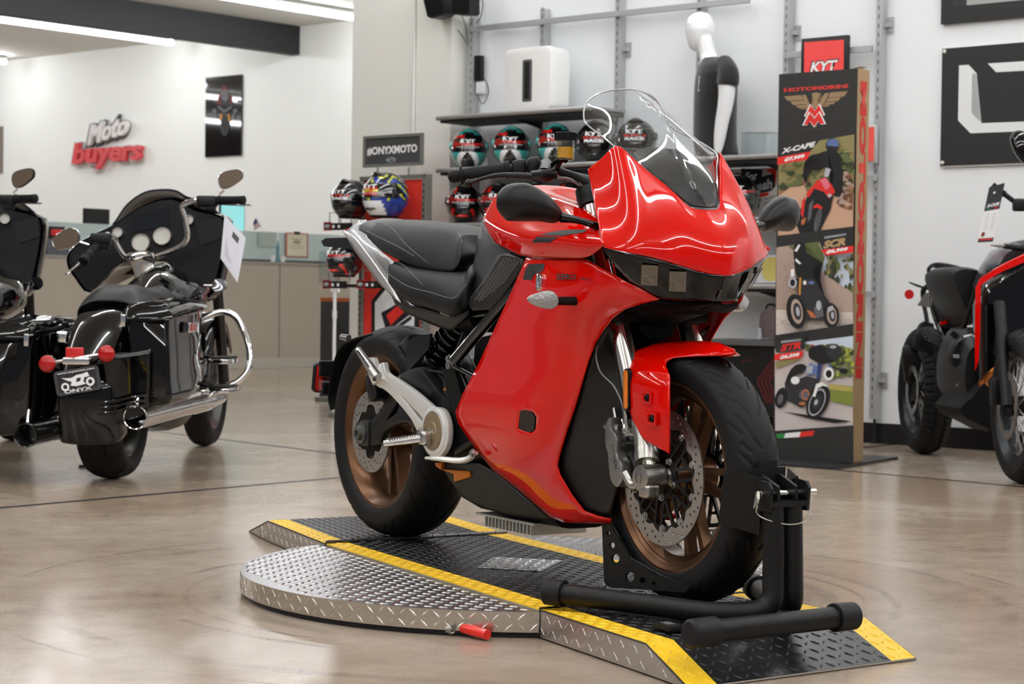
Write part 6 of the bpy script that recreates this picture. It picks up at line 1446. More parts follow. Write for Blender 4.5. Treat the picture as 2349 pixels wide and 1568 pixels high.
for kind, u, lab, dg in (('teal', 1076, 'teal black and white full-face helmet at the left end of the upper helmet row', 38), ('teal', 1174, 'teal helmet with a white sticker across its visor, second in the upper row', 36), ('teal', 1276, 'teal black and white helmet right behind the brake fluid reservoir, third in the upper row', 36), ('black', 1366, 'black helmet with red lettering left of the windscreen, fourth in the upper row', 32), ('black', 1460, 'black helmet with red lettering seen through the windscreen', 30)):
    h_ = helmet(kind, u, 370, -.19, S2, lab, 'helmets on the upper shelf', dg)
    if u == 1174:
        bm = NB(); 
        for a_, e_ in ((-16, 8), (18, 8), (18, 1), (-16, 1)): bm.verts.new(V((.122*cos(RA(e_))*sin(RA(a_))*1.06, -.150*cos(RA(e_))*cos(RA(a_))*1.07, .145+.135*sin(RA(e_)-.12)*1.05)))
        bm.faces.new(bm.verts[:]); fin('sticker', bm, WHT, h_, False)
for kind, u, lab, dg in (('red', 1066, 'black and red helmet leftmost in the lower row, under the handlebar grip', 36), ('red', 1143, 'black and red helmet beside the mirror of the red motorcycle, second in the lower row', 36), ('red', 1228, 'black and red helmet mostly hidden behind the near mirror, in the lower row', 34), ('red', 1310, 'black and red helmet just above the red tank, fourth in the lower row', 34), ('red', 1692, 'black and red helmet peeking out right of the red cowl, beside the poster', 28)):
    helmet(kind, u, 495, -.19, S3, lab, 'helmets on the lower shelf', dg)
# pilaster conduit, loudspeakers and their leads
bm = NB(); a = WALL.p(949, 200, -.112); cyl(bm, (0, 0, WALL.p(949, 392, -.112).z-.9), (0, 0, CEIL-.01), .010); mesh_thing('conduit', bm, mat('conduit_white', (214, 214, 208), .4), 'thin pale conduit running down the pilaster edge', 'pipe', smooth=True, loc=WALL.w(a.x, -.112, 0), deg=WD)
for pts, q, lab in (([(962, -40), (1003, -45), (1020, 30), (1012, 36), (988, 42), (980, 38)], -.25, 'black loudspeaker leaning at the top edge of the photo, left of two'), ([(1036, -50), (1076, -52), (1077, 28), (1072, 33), (1042, 33), (1036, 28)], -.22, 'black upright loudspeaker at the top edge of the photo, right of two')):
    c = WALL.p(pts[3][0], pts[3][1], q); o = V((c.x, q, c.z)); t = wt('loudspeaker', lab, 'loudspeaker', o); R0 = [WALL.p(u, v, q)-o for u, v in pts]
    bm = NB(); loft(bm, [[tuple(p+V((0, .10, 0))) for p in R0], [tuple(p) for p in R0]]); fin('cabinet', bm, PLAS, t, False); g_ = sum(R0, V())/len(R0)
    bm = NB(); bm.faces.new([bm.verts.new(g_+(p-g_)*.85+V((0, -.001, 0))) for p in R0]); fin('grille', bm, MATT, t, False)
    bm = NB(); tube(bm, [g_+V((0, .10, 0)), g_+V((.02, .2, .05))], .01, 8, 1); fin('bracket', bm, MATT, t)
for l, q, r, lab in (([(1019, 30), (1040, 55), (1062, 85), (1074, 105)], -.04, .003, 'thin grey cable sagging from the left loudspeaker'), ([(1058, 33), (1068, 60), (1071, 85), (1076, 98)], -.03, .003, 'thin grey cable hanging from the right loudspeaker'), ([(1107, 0), (1107, 20), (1102, 40), (1092, 55)], -.01, .004, 'dark cable curving down to the leftmost upright')):
    bm = NB(); tube(bm, [WALL.w(*WALL.p(u, v, q)) for u, v in l], r, 8, 5); mesh_thing('cable', bm, mat('cable_grey', (70, 70, 70), .5), lab, 'cable', smooth=True)
o = WALL.p(1100, 205, .03); o = (o.x, .03, o.z); t = wt('power_adapter', 'white power adapter and black box hung with loose cable beside the leftmost upright', 'adapter', o)
bm = NB(); wbox(bm, o, 1092, 188, 1107, 214, .02, .05, .003); fin('adapter_body', bm, HWH, t); bm = NB(); wbox(bm, o, 1088, 128, 1102, 184, .01, .045, .003); fin('black_box', bm, PLAS, t)
bm = NB(); l = [WALL.p(u, v, .01)-V(o) for u, v in ((1108, 175), (1118, 195), (1120, 215), (1108, 238), (1098, 225))]; tube(bm, l, .003, 8, 5); fin('lead', bm, RUB, t)
bm = NB(); l = [WALL.p(u, v, .04)-V(o) for u, v in ((1114, 5), (1108, 90), (1104, 175))]; tube(bm, l, .0025, 8, 5); fin('lead', bm, mat('cable_pale', (190, 190, 188), .5), t)
# ---- mannequin on the long shelf
MQ = -.20; o = WALL.p(1660, 362, MQ); o = (o.x, MQ, S2); L = wl(o)
mq = wt('mannequin', 'glossy white featureless mannequin torso wearing a black t-shirt on the long shelf', 'mannequin', o)
vx = CR; vd = CF.copy(); vd.z = 0; vd.normalize(); inv = Matrix.Rotation(-RA(WD), 3, 'Z')
def ring(u, v, hw, dep=None, n=20, q=MQ, push=0.):
    """horizontal ellipse seen with half width hw pixels at (u, v)"""
    c = WALL.p(u, v, q)-V(o); dpt = (WALL.w(*WALL.p(u, v, q))-CAM).y; a = hw*dpt/FPX; b = dep if dep else a; X_ = inv @ V((1, 0, 0)); Y_ = inv @ vd
    return [tuple(c+X_*(a*cos(2*pi*i/n))+Y_*(b*sin(2*pi*i/n)+push)) for i in range(n)]
WG = mat('mannequin_white', (232, 234, 236), .14, coat=1.)
bm = NB()
head = [(1608, 27, 6), (1607, 31, 19), (1606, 40, 28), (1606, 55, 34), (1606, 72, 34.5), (1605, 86, 31), (1603, 98, 26), (1600, 108, 20), (1599, 115, 12), (1600, 119, 5)]
loft(bm, [ring(u, v, h, h*.0021 if h > 8 else None) for u, v, h in head])
loft(bm, [ring(u, v, h) for u, v, h in ((1618, 88, 18), (1620, 105, 19), (1624, 125, 20), (1634, 142, 28), (1645, 158, 40))])
loft(bm, [ring(u, v, h, d) for u, v, h, d in ((1640, 150, 20, .10), (1642, 165, 38, .16), (1645, 185, 43, .19), (1645, 220, 45, .17), (1645, 260, 44, .145), (1648, 300, 34, .12), (1646, 335, 30, .12), (1646, 350, 28, .12))])
tube(bm, [tuple(V(L(u, v, MQ-.0))+inv @ (vd*-.17)) for u, v in ((1652, 180), (1660, 210), (1656, 250), (1650, 280), (1644, 320), (1641, 345), (1640, 357))], [.045, .05, .046, .042, .036, .028, .024], 14, 5)
mb = fin('body', bm, WG, mq); md = mb.modifiers.new('r', 'REMESH'); md.mode = 'VOXEL'; md.voxel_size = .009; md.use_smooth_shade = True; ms = mb.modifiers.new('s', 'SMOOTH'); ms.iterations = 6
bm = NB(); loft(bm, [ring(u, v, h, d) for u, v, h, d in ((1637, 133, 26, .085), (1642, 142, 34, .13), (1644, 156, 43, .185), (1643, 175, 48, .21), (1642, 205, 50, .20), (1641, 245, 50, .17), (1640, 285, 50, .165), (1640, 325, 50, .175), (1644, 350, 50, .18), (1648, 357, 48, .18))]); 
tube(bm, [tuple(V(L(u, v, MQ))+inv @ (vd*d)) for u, v, d in ((1655, 148, -.10), (1664, 175, -.165), (1662, 205, -.185))], [.055, .062, .064], 16, 4)
ts = fin('t_shirt', bm, mat('cotton_black', (16, 16, 17), .85, sheen=.3), mq); md = ts.modifiers.new('r', 'REMESH'); md.mode = 'VOXEL'; md.voxel_size = .010; md.use_smooth_shade = True; ms = ts.modifiers.new('s', 'SMOOTH'); ms.iterations = 8
ar = Art(lambda u, v, up: V(L(u, v, MQ))+inv @ (vd*(-.195-up))); ar.poly(WHT, [(1596, 184), (1618, 182), (1616, 214), (1594, 217)]); ar.poly(BLKP, [(1597, 186.5), (1616, 184.5), (1614, 211.5), (1595, 214)]); ar.text(WHT, 'YX', 1596, 202, 1614, 199, 19, .04); ar.done('shirt_print', ts)
# ---- small framed sign above the tall box
o = WALL.p(1842, 170, -.06); o = (o.x, -.06, o.z); L = wl(o); t = wt('framed_sign', 'small black framed red sign with white lettering above the tall display box', 'sign', o)
bm = NB(); wbox(bm, o, 1838, 89, 1943, 172, -.06, -.03, .003); fin('frame', bm, mat('frame_black', (22, 22, 23), .4), t)
ar = Art(lambda u, v, up: L(u, v, -.0605, up)); SGR = mat('sign_red', (232, 72, 70), .5); ar.poly(SGR, [(1845, 97), (1936, 91), (1935, 172), (1844, 172)]); ar.text(BLKP, 'KYT', 1855, 156, 1925, 149, 30, .06, .25); ar.text(WHT, 'KYT', 1858, 155, 1922, 149, 24, .03, .25); ar.done('sign_face', t)
o = WALL.p(1991, 372, -.06); o = (o.x, -.06, o.z); t = wt('framed_sign', 'red panel with grey frame half hidden behind the right edge of the tall display box', 'sign', o)
bm = NB(); wbox(bm, o, 1960, 288, 2009, 374, -.06, -.04, .002); fin('frame', bm, GRY, t); bm = NB(); wbox(bm, o, 1964, 293, 2004, 369, -.062, -.06); fin('sign_face', bm, mat('sign_orange_red', (226, 84, 70), .5), t, False)
# ---- black panel with the big outlined emblem
o = WALL.p(2156, 383, WY-.02); o = (o.x, WY-.02, o.z); L = wl(o); t = wt('wall_panel', 'large black panel with a white geometric outline mounted on the white wall at right', 'sign', o)
bm = NB(); c = WALL.p(2160, 112, WY-.02); d = WALL.p(2156, 384, WY-.02); abox(bm, V((d.x, WY-.018, d.z))-V(o), V((d.x+1.6, WY-.004, c.z))-V(o)); fin('backing', bm, mat('panel_edge', (206, 206, 204), .5), t, False)
bm = NB(); abox(bm, V((d.x+.002, WY-.022, d.z+.008))-V(o), V((d.x+1.6, WY-.018, c.z))-V(o)); fin('face', bm, mat('panel_black_face', (30, 30, 31), .55), t, False)
ar = Art(lambda u, v, up: L(u, v, WY-.0222, up)); W2 = mat('emblem_white', (222, 224, 224), .5)
ar.poly(W2, [(2199.8, 150), (2222, 148.6), (2240.5, 168.6), (2229.8, 169.6), (2228, 258.5), (2251.5, 282.4), (2470, 274), (2470, 296), (2226, 305.6), (2197.5, 276)])
ar.poly(W2, [(2265.6, 145.5), (2470, 133), (2470, 155), (2285, 165.7)]); ar.done('emblem', t)
for u, v in ((2167, 118), (2162, 373)): bm = NB(); p = WALL.p(u, v, WY-.022)-V(o); turned(bm, p, p+V((0, -1, 0)), [(0, .010), (.006, .010), (.008, .007), (.008, 0)], 18); fin('standoff', bm, mat('pearl_cap', (226, 220, 206), .3), t)
# ================================================================ tall display box with posters
CARD = mat('kraft_tan', (158, 132, 98), .6); BXB = mat('poster_black', (40, 40, 39), .55); 
QB = -.62
# depth of the box front from where its lower right corner meets the foot plate
pp = gz(1955, 1060, .014)-WALL.o; QB = pp.dot(WALL.y)
o = WALL.p(1786, 1060, QB); o = (o.x, QB, .014); L = wl(o)
bx = wt('display_box', 'tall black and kraft-brown cardboard display box with three motorcycle pictures and red lettering', 'display stand', o)
tl, tr_ = L(1787, 171, QB), L(1965, 156, QB); br = L(1955, 1060, QB); sd = WALL.p(1992, 168, QB)
# depth of the box from the traced far top corner
import itertools
bestd = min([d/100. for d in range(5, 60)], key=lambda d: abs((lambda p: CX+FPX*((p-CAM).dot(CR))/((p-CAM).dot(CF)))(WALL.w(tr_.x+o[0], QB+d, tr_.z+o[2]))-1992))
zt = (tl.z+tr_.z)/2; xl, xr = tl.x, (tr_.x+br.x)/2
bm = NB(); abox(bm, (xl, 0, 0), (xr, bestd, zt)); bm.faces.ensure_lookup_table()
for f in bm.faces: f.material_index = 1 if abs(f.calc_center_median().y) < 1e-4 else 0
fin('box', bm, [CARD, BXB], bx, False)
bm = NB(); bm.faces.new([bm.verts.new(p) for p in ((xr-.06, .02, zt), (xr, .02, zt+.012), (xr, bestd-.01, zt+.016), (xr-.05, bestd-.01, zt+.004))]); fin('open_flap', bm, WHT, bx, False)
FP = lambda u, v, up: L(u, v, QB, up)
def C_(n, c, r=.55): return mat('print_'+n, c, r)
SKYC, GRN, DGR, SND, TAN, DIRT, ROAD, GRASS, OLV = C_('sky', (196, 208, 222)), C_('leaf', (96, 106, 62)), C_('darkleaf', (58, 64, 44)), C_('sand', (196, 158, 132)), C_('gravel', (172, 150, 138)), C_('dirt', (150, 112, 88)), C_('road', (196, 186, 184)), C_('grass', (120, 132, 56)), C_('olive', (140, 130, 84))
RD, BK, DG, MG, LG, WH, BLU, COP, GO = C_('red', (214, 40, 32)), C_('black', (20, 20, 22)), C_('dark', (42, 42, 46)), C_('mid', (92, 92, 98)), C_('light', (170, 172, 180)), C_('white', (234, 234, 234)), C_('blue', (88, 110, 160)), C_('copper', (176, 104, 64)), C_('gold', (150, 124, 92))
a = Art(FP); rnd = random.Random(3)
a.text(C_('logo_red', (206, 52, 44)), 'MOTOMORINI', 1798, 207, 1945, 197, 9, .05, 0)
# eagle emblem
for pts in ([(1798, 221), (1838, 218), (1844, 229), (1807, 231)], [(1812, 232.5), (1845, 230.5), (1850, 239), (1820, 241)], [(1824, 242.5), (1851, 240.5), (1854, 246), (1832, 248)], [(1834, 249), (1854, 247.5), (1852, 250.5), (1838, 250.5)], [(1840, 218), (1848, 217), (1858, 240), (1862, 250), (1852, 250)],
            [(1945, 209), (1905, 212), (1899, 224), (1936, 221)], [(1930, 222.5), (1898, 225.5), (1894, 233), (1922, 231.5)], [(1918, 233), (1893, 235), (1890, 240), (1911, 239)], [(1904, 240), (1889, 241.5), (1888, 245), (1900, 244)], [(1902, 213), (1892, 214), (1876, 236), (1874, 246), (1886, 246)],
            [(1862, 214), (1872, 212), (1885, 215), (1884, 218), (1879, 218), (1880, 223), (1874, 224), (1877, 240), (1880, 248), (1858, 248), (1862, 240), (1866, 226)], [(1862, 290), (1874, 290), (1870, 284), (1866, 284)]):
    a.poly(GO, pts)
for dy, dx, sc_ in ((0, 0, 1.), (19, -1, 1.12)):
    M_ = [(1844, 267), (1858, 238), (1868.5, 253), (1880, 237), (1893, 264), (1882, 265), (1878.5, 257), (1869, 271), (1859, 258), (1854, 266.5)]
    c0_ = (1868.5, 253); G_ = [(c0_[0]+dx+(x-c0_[0])*sc_, c0_[1]+dy+(y-c0_[1])*sc_) for x, y in M_]; a.poly(WH, G_)
    a.poly(RD, [(c0_[0]+dx+(x-c0_[0])*sc_*.86, c0_[1]+dy+1+(y-c0_[1])*sc_*.84) for x, y in M_])
a.text(C_('faint', (86, 74, 62)), 'ITALIA DAL 1937', 1840, 298, 1898, 294, 3, .02)
a.text(WH, 'X-CAPE', 1792, 347, 1871, 330, 12, .05, .25)
# picture 1: rider on the dirt track
a.poly(OLV, [(1786, 378), (1786, 366), (1859, 347), (1880, 322), (1960, 308), (1958, 520), (1784, 542)]); a.poly(DIRT, [(1785, 440), (1830, 410), (1880, 420), (1958, 400), (1958, 521), (1784, 542)])
for i in range(90):
    x = 1790+rnd.random()*165; y = 330+rnd.random()*110
    if y > 352-(x-1790)*.2+8: a.ell(rnd.choice([GRN, DGR, OLV, GRN]), x, y+10, 4+rnd.random()*8, 3+rnd.random()*5, 0, 7)
a.poly(SND, [(1786, 450), (1812, 430), (1845, 425), (1860, 460), (1842, 535), (1785, 540)]); a.poly(SND, [(1905, 440), (1957, 470), (1957, 520), (1880, 528)])
for i in range(40): a.ell(rnd.choice([DIRT, C_('umber', (110, 74, 52)), TAN]), 1925+rnd.random()*30, 395+rnd.random()*85, 2+rnd.random()*6, 2+rnd.random()*5, 0, 7)
a.poly(BK, [(1878, 352), (1900, 345), (1925, 352), (1930, 380), (1934, 425), (1926, 452), (1905, 440), (1912, 410), (1908, 385), (1860, 390), (1850, 420), (1842, 405), (1846, 372), (1858, 357)], 2)
a.ell(DG, 1909, 333, 15, 16); a.poly(BLU, [(1896, 325), (1908, 318), (1923, 322), (1923, 336), (1898, 334)]); a.poly(BK, [(1896, 336), (1922, 338), (1918, 352), (1898, 350)])
a.poly(BK, [(1842, 470), (1862, 432), (1890, 420), (1915, 430), (1905, 480), (1880, 530), (1835, 536), (1820, 500)]); a.poly(RD, [(1848, 446), (1874, 414), (1892, 406), (1908, 424), (1916, 440), (1902, 455), (1890, 440), (1868, 432), (1856, 452)]); a.poly(C_('pink', (220, 110, 130)), [(1880, 412), (1896, 408), (1904, 428), (1894, 436)])
a.poly(LG, [(1894, 384), (1906, 388), (1900, 406), (1890, 405)]); a.poly(RD, [(1840, 460), (1848, 450), (1842, 500), (1837, 490)]); a.ell(LG, 1903, 448, 5, 4); a.ell(BK, 1846, 403, 7, 5, 20)
for s_ in (1872, 470),: a.poly(MG, [(1856, 470), (1866, 455), (1860, 500), (1852, 510)])
a.ell(BK, 1876, 505, 12, 34, 12); a.ell(MG, 1876, 505, 7, 28, 12, 22); 
for i in range(9): a.line(BK, [(1868+i*.6, 478+i*6.2), (1884-i*.3, 481+i*6.2)], 1.6)
a.poly(RD, [(1866, 472), (1876, 467), (1887, 475), (1885, 480), (1874, 476), (1866, 478)]); a.poly(COP, [(1838, 504), (1850, 498), (1845, 514), (1838, 516)])
# picture 2: rider by the gravel heap
a.poly(BXB, [(1783, 541), (1958, 519), (1958, 560), (1783, 566)]); a.poly(TAN, [(1781, 567), (1862, 556), (1890, 556), (1958, 560), (1957, 742), (1780, 768)])
a.poly(SKYC, [(1884, 584), (1957, 576), (1957, 680), (1900, 645), (1870, 610)]); a.poly(GRN, [(1808, 564), (1876, 554), (1892, 590), (1880, 640), (1860, 600), (1820, 575)])
for i in range(70): a.ell(rnd.choice([GRN, DGR, OLV, DGR]), 1890+rnd.random()*66, 588+rnd.random()*82, 2+rnd.random()*4, 3+rnd.random()*8, 0, 7)
a.poly(TAN, [(1870, 615), (1957, 672), (1957, 720), (1868, 718)]); a.poly(C_('path', (206, 194, 186)), [(1780, 710), (1957, 716), (1957, 742), (1780, 768)])
for i in range(120): a.ell(rnd.choice([TAN, C_('gravel2', (150, 128, 116)), C_('gravel3', (190, 170, 158))]), 1784+rnd.random()*40, 590+rnd.random()*110, 1.5, 1.2, 0, 5)
for i in range(120): a.ell(rnd.choice([C_('gravel2', (150, 128, 116)), C_('gravel3', (190, 170, 158)), OLV]), 1784+rnd.random()*172, 730+rnd.random()*22, 2.5, .9, 0, 5)
a.poly(BK, [(1822, 560), (1846, 558), (1850, 580), (1884, 600), (1884, 612), (1862, 618), (1880, 660), (1900, 690), (1905, 710), (1885, 705), (1860, 670), (1830, 640), (1822, 605)], 2); a.poly(WH, [(1822, 575), (1832, 560), (1836, 562), (1828, 577)]); a.poly(WH, [(1826, 592), (1838, 604), (1834, 606), (1824, 598)])
a.poly(DG, [(1828, 640), (1870, 640), (1900, 700), (1885, 735), (1850, 735), (1830, 700)]); a.poly(BK, [(1808, 642), (1835, 636), (1838, 650), (1812, 662)])
a.poly(WH, [(1814, 618), (1822, 616), (1822, 634), (1814, 634)]); a.ell(LG, 1818, 648, 10, 13); a.ell(BK, 1818, 648, 5.5, 8); a.line(C_('fork', (188, 128, 50)), [(1836, 636), (1834, 676)], 5); a.line(C_('fork', (188, 128, 50)), [(1817, 668), (1815, 690)], 3); a.ell(WH, 1846, 648, 4, 5); a.ell(BLU, 1861, 648, 7, 4)
for cx_, cy_, rx, ry, rot in ((1826, 714, 22, 40, -8), (1906, 723, 19, 29, -6)): a.ell(BK, cx_, cy_, rx, ry, rot); a.ell(TAN, cx_+2, cy_, rx*.6, ry*.72, rot); a.ell(DG, cx_+3, cy_, rx*.42, ry*.5, rot); a.ell(LG, cx_+4, cy_, rx*.2, ry*.28, rot)
a.poly(COP, [(1850, 710), (1864, 715), (1874, 730), (1860, 728)]); a.poly(MG, [(1866, 705), (1886, 700), (1890, 725), (1872, 730)]); a.ell(LG, 1878, 700, 6, 11); a.poly(LG, [(1898, 705), (1910, 700), (1912, 710), (1900, 716)])
a.poly(BXB, [(1880, 556), (1958, 545), (1958, 578), (1893, 588)]); a.text(LG, 'SEIEMMEZZO', 1890, 545, 1941, 537, 5, .04, .3); a.text(C_('tan', (176, 148, 104)), 'SCR', 1888, 562, 1940, 553, 18, .06, .25)
# picture 3: rider leaning on the lane
a.poly(BXB, [(1780, 769), (1957, 742), (1957, 772), (1780, 800)]); a.poly(ROAD, [(1777, 800), (1957, 770), (1956, 975), (1778, 988)]); a.poly(SKYC, [(1846, 784), (1957, 770), (1957, 800), (1850, 802)])
for i in range(14): a.ell(rnd.choice([DGR, GRN, C_('roof', (160, 96, 82))]), 1850+rnd.random()*104, 792+rnd.random()*12, 8, 5, 0, 7)
for i in range(80): a.ell(rnd.choice([DGR, GRN, GRASS, C_('lime', (160, 168, 70))]), 1908+rnd.random()*46, 800+rnd.random()*68, 3+rnd.random()*6, 3+rnd.random()*5, 0, 7)
a.poly(OLV, [(1778, 830), (1846, 812), (1830, 826), (1780, 845)]); a.poly(GRASS, [(1902, 880), (1956, 886), (1956, 930), (1906, 920)]); a.poly(C_('dry', (176, 158, 86)), [(1902, 880), (1956, 888), (1956, 898), (1902, 892)])
a.poly(BK, [(1795, 944), (1860, 952), (1954, 966), (1915, 970), (1860, 960)]); a.poly(BK, [(1858, 796), (1880, 790), (1905, 800), (1912, 830), (1880, 835), (1862, 822)], 1); a.ell(DG, 1913, 806, 17, 18); a.ell(LG, 1911, 795, 8, 4); a.ell(BK, 1863, 810, 9, 14)
a.poly(BK, [(1800, 880), (1815, 845), (1835, 834), (1850, 840), (1840, 856), (1822, 862), (1806, 900)], 2); a.poly(BLU, [(1846, 852), (1858, 832), (1882, 842), (1874, 858), (1852, 860)]); a.poly(LG, [(1852, 838), (1866, 838), (1862, 856), (1848, 856)]); a.poly(C_('navy', (40, 56, 104)), [(1876, 832), (1886, 834), (1880, 872), (1872, 875)])
a.poly(DG, [(1802, 880), (1850, 862), (1880, 870), (1870, 915), (1838, 935), (1800, 915)]); a.ell(WH, 1824, 872, 10, 9); a.ell(MG, 1845, 905, 12, 12); a.ell(BK, 1792, 912, 14, 24, 15); a.ell(MG, 1790, 915, 6, 12, 15)
a.ell(COP, 1848, 905, 9, 13, 0, 20, .7); a.ell(COP, 1840, 925, 8, 4); a.ell(BK, 1876, 920, 24, 42, 22); a.ell(LG, 1874, 922, 17, 33, 22, 22, .88); a.ell(DG, 1875, 922, 10, 18, 20); a.ell(LG, 1872, 922, 4, 7, 20)
a.poly(WH, [(1864, 908), (1872, 880), (1886, 876), (1902, 888), (1888, 884), (1876, 890), (1870, 910)]); a.ell(WH, 1901, 857, 12, 15); a.ell(BK, 1901, 857, 7, 9); a.poly(BLU, [(1898, 832), (1908, 838), (1912, 846), (1900, 840)]); a.ell(BK, 1935, 850, 10, 6, 10); a.line(BK, [(1908, 840), (1934, 850)], 3)
a.poly(BXB, [(1779, 776), (1846, 770), (1846, 800), (1779, 808)]); a.text(LG, 'SEIEMMEZZO', 1791, 784, 1838, 779, 5, .04, .3); a.text(RD, 'STR', 1790, 798, 1838, 791, 16, .06, .25)
# price flags, tricolour, foot band
for pts, s_, (x0, y0, x1, y1) in (([(1783, 361), (1860, 347), (1851, 366), (1783, 378)], '$7,999', (1799, 367, 1846, 358)), ([(1883, 573), (1958, 563), (1957, 579), (1895, 586)], '$6,999', (1895, 578, 1945, 571)), ([(1777, 812), (1844, 804), (1837, 821), (1777, 826)], '$6,599', (1789, 820, 1834, 813))):
    a.poly(C_('flag_red', (218, 40, 34)), pts); a.text(WH, s_, x0, y0, x1, y1, 10, .06, .2)
a.poly(BXB, [(1776, 990), (1958, 975), (1958, 1060), (1776, 1060)]); a.poly(C_('green', (38, 132, 62)), [(1780, 995), (1802, 993), (1798, 1004), (1783, 1005)]); a.poly(WH, [(1802, 993), (1837, 990), (1833, 1002), (1798, 1004)]); a.poly(RD, [(1837, 990), (1869, 987), (1864, 999), (1833, 1002)])
a.done('front_print', bx)
# side lettering, reading down the kraft face
def SP(u, v, up=0.):   # u in 0..1 across the side, v a pixel row at the front corner
    z = WALL.p(1960, v, QB).z-o[2]; return V((xr+.0006+up, .0+bestd*u, z))
a = Art(lambda u, v, up: SP(u, v, up)); CR_ = C_('side_red', (190, 52, 44))
a.text(CR_, 'MOTOMORINI', .5, 185, .5, 868, .56, .06, 0, up=(1, 0)); a.done('side_print', bx)
# steel foot plate
q = [gz(u, v, .0) for u, v in ((1700, 1062), (1918, 1078), (2060, 1053), (1915, 1043))]; c = sum(q, V())/4; bm = NB(); lo = [(p.x-c.x, p.y-c.y, 0) for p in q]; hi = [(x, y, .013) for x, y, _ in lo]
loft(bm, [lo, hi]); o2 = fin('foot_plate', bm, mat('foot_black', (44, 45, 47), .38, .3), None, False); o2.parent = bx; o2.matrix_world = Matrix.Translation(c)
bpy.context.view_layer.update(); o2.matrix_parent_inverse = bx.matrix_world.inverted(); o2.matrix_basis = Matrix.Translation(c)
# ================================================================ lower shelf goods right of the red motorcycle
def flat_panel(name, label, cat, u0, v0, u1, v1, q, th, m):
    a_ = WALL.p(u0, v1, q); b_ = WALL.p(u1, v0, q); o = (a_.x, q, a_.z); t = wt(name, label, cat, o); bm = NB(); abox(bm, (0, 0, 0), (b_.x-a_.x, th, b_.z-a_.z)); fin('board', bm, m, t, False); return t, wl(o), o
t, L, o = flat_panel('poster', 'poster reading For Fresh Fit leaning below the long shelf beside the display box', 'poster', 1655, 384, 1782, 500, -.025, .012, mat('poster_grey', (196, 192, 186), .6)); a = Art(lambda u, v, up: L(u, v, -.0252, up))
a.poly(BK, [(1700, 386), (1750, 388), (1746, 412), (1712, 440), (1700, 440)]); a.poly(RD, [(1755, 388), (1781, 386), (1780, 424), (1772, 400)]); a.poly(RD, [(1722, 448), (1764, 440), (1762, 448), (1722, 458)]); a.poly(BK, [(1712, 414), (1776, 398), (1778, 428), (1768, 438), (1718, 448)])
a.text(WH, 'For', 1711, 406, 1737, 402, 20, .03); a.text(LG, 'Fresh', 1716, 432, 1771, 420, 24, .03); a.text(BK, 'FIT', 1722, 468, 1746, 466, 20, .03); a.line(BK, [(1752, 458), (1778, 449)], 1.5); a.line(BK, [(1752, 466), (1780, 460)], 1.5); a.done('print', t)
t, L, o = flat_panel('display_carton', 'black carton with red chevron lines on the floor left of the display box', 'carton', 1600, 795, 1800, 945, -.30, .25, mat('carton_black', (20, 20, 20), .4)); a = Art(lambda u, v, up: L(u, v, -.3002, up)); CDR = C_('deep_red', (112, 24, 22))
for k_ in range(4): a.line(CDR, [(1776+6*k_, 822+5*k_), (1737+9*k_, 872), (1760+7*k_, 925)], 2.4)
a.line(CDR, [(1700, 830), (1722, 824)], 1.5); a.done('print', t)
bm = NB(); wbox(bm, (0, 0, 0), 1600, 776, 1800, 795, -.34, -.02, .004); mesh_thing('cabinet_top', bm, mat('counter_grey', (86, 86, 86), .35), 'dark grey cabinet top above the carton with chevron lines', 'worktop', loc=WALL.w(0, 0, 0), deg=WD)
t = wt('backpack', 'grey and maroon bag standing on the cabinet top left of the display box', 'bag', WALL.p(1765, 783, -.2)); c = WALL.p(1765, 783, -.2)
bm = NB(); rr_ = [[tuple(WALL.p(u, v, -.2+d)-c) for u, v in ((1745, 783), (1741, 755), (1744, 728), (1755, 716), (1795, 712), (1800, 783))] for d in (-.05, 0, .10, .14)]; loft(bm, rr_); fin('bag_body', bm, mat('bag_fabric', (104, 92, 92), .7), t, True, 60)
bm = NB(); l = [WALL.p(u, v, -.24)-c for u, v in ((1756, 716), (1762, 707), (1775, 707), (1780, 714))]; tube(bm, l, .006, 8, 4); fin('handle', bm, RUB, t)
bm = NB(); l = [WALL.p(u, v, -.26)-c for u, v in ((1742, 760), (1744, 782), (1738, 783))]; tube(bm, l, .01, 8, 4); fin('strap', bm, LG, t); t.location.z = WALL.p(1700, 776, -.34).z+.004
t, L, o = flat_panel('packaging', 'white and yellow packaging on the low shelf left of the display box', 'package', 1736, 585, 1800, 648, -.12, .1, mat('pack_white', (214, 214, 214), .5)); a = Art(lambda u, v, up: L(u, v, -.1202, up)); a.poly(C_('yellow', (214, 196, 110)), [(1748, 600), (1784, 590), (1784, 640), (1752, 640)], 2); a.done('print', t)
# clear acrylic risers beside the mannequin
GA = glass('acrylic', (240, 244, 244), .06)
for u0, u1, lab in ((1700, 1728, 'clear acrylic riser beside the mannequin, left of two'), (1735, 1764, 'clear acrylic riser beside the mannequin, right of two')):
    c = WALL.p(u0, 356, -.22); bm = NB(); w_ = WALL.p(u1, 356, -.22).x-c.x; h_ = WALL.p(u0, 304, -.22).z-S2
    for x in (0, w_): abox(bm, (x-.002, 0, 0), (x+.002, .12, h_))
    abox(bm, (0, 0, h_-.003), (w_, .12, h_)); mesh_thing('acrylic_riser', bm, GA, lab, 'display riser', 'acrylic risers', loc=WALL.w(c.x, -.22, S2+.001), deg=WD)
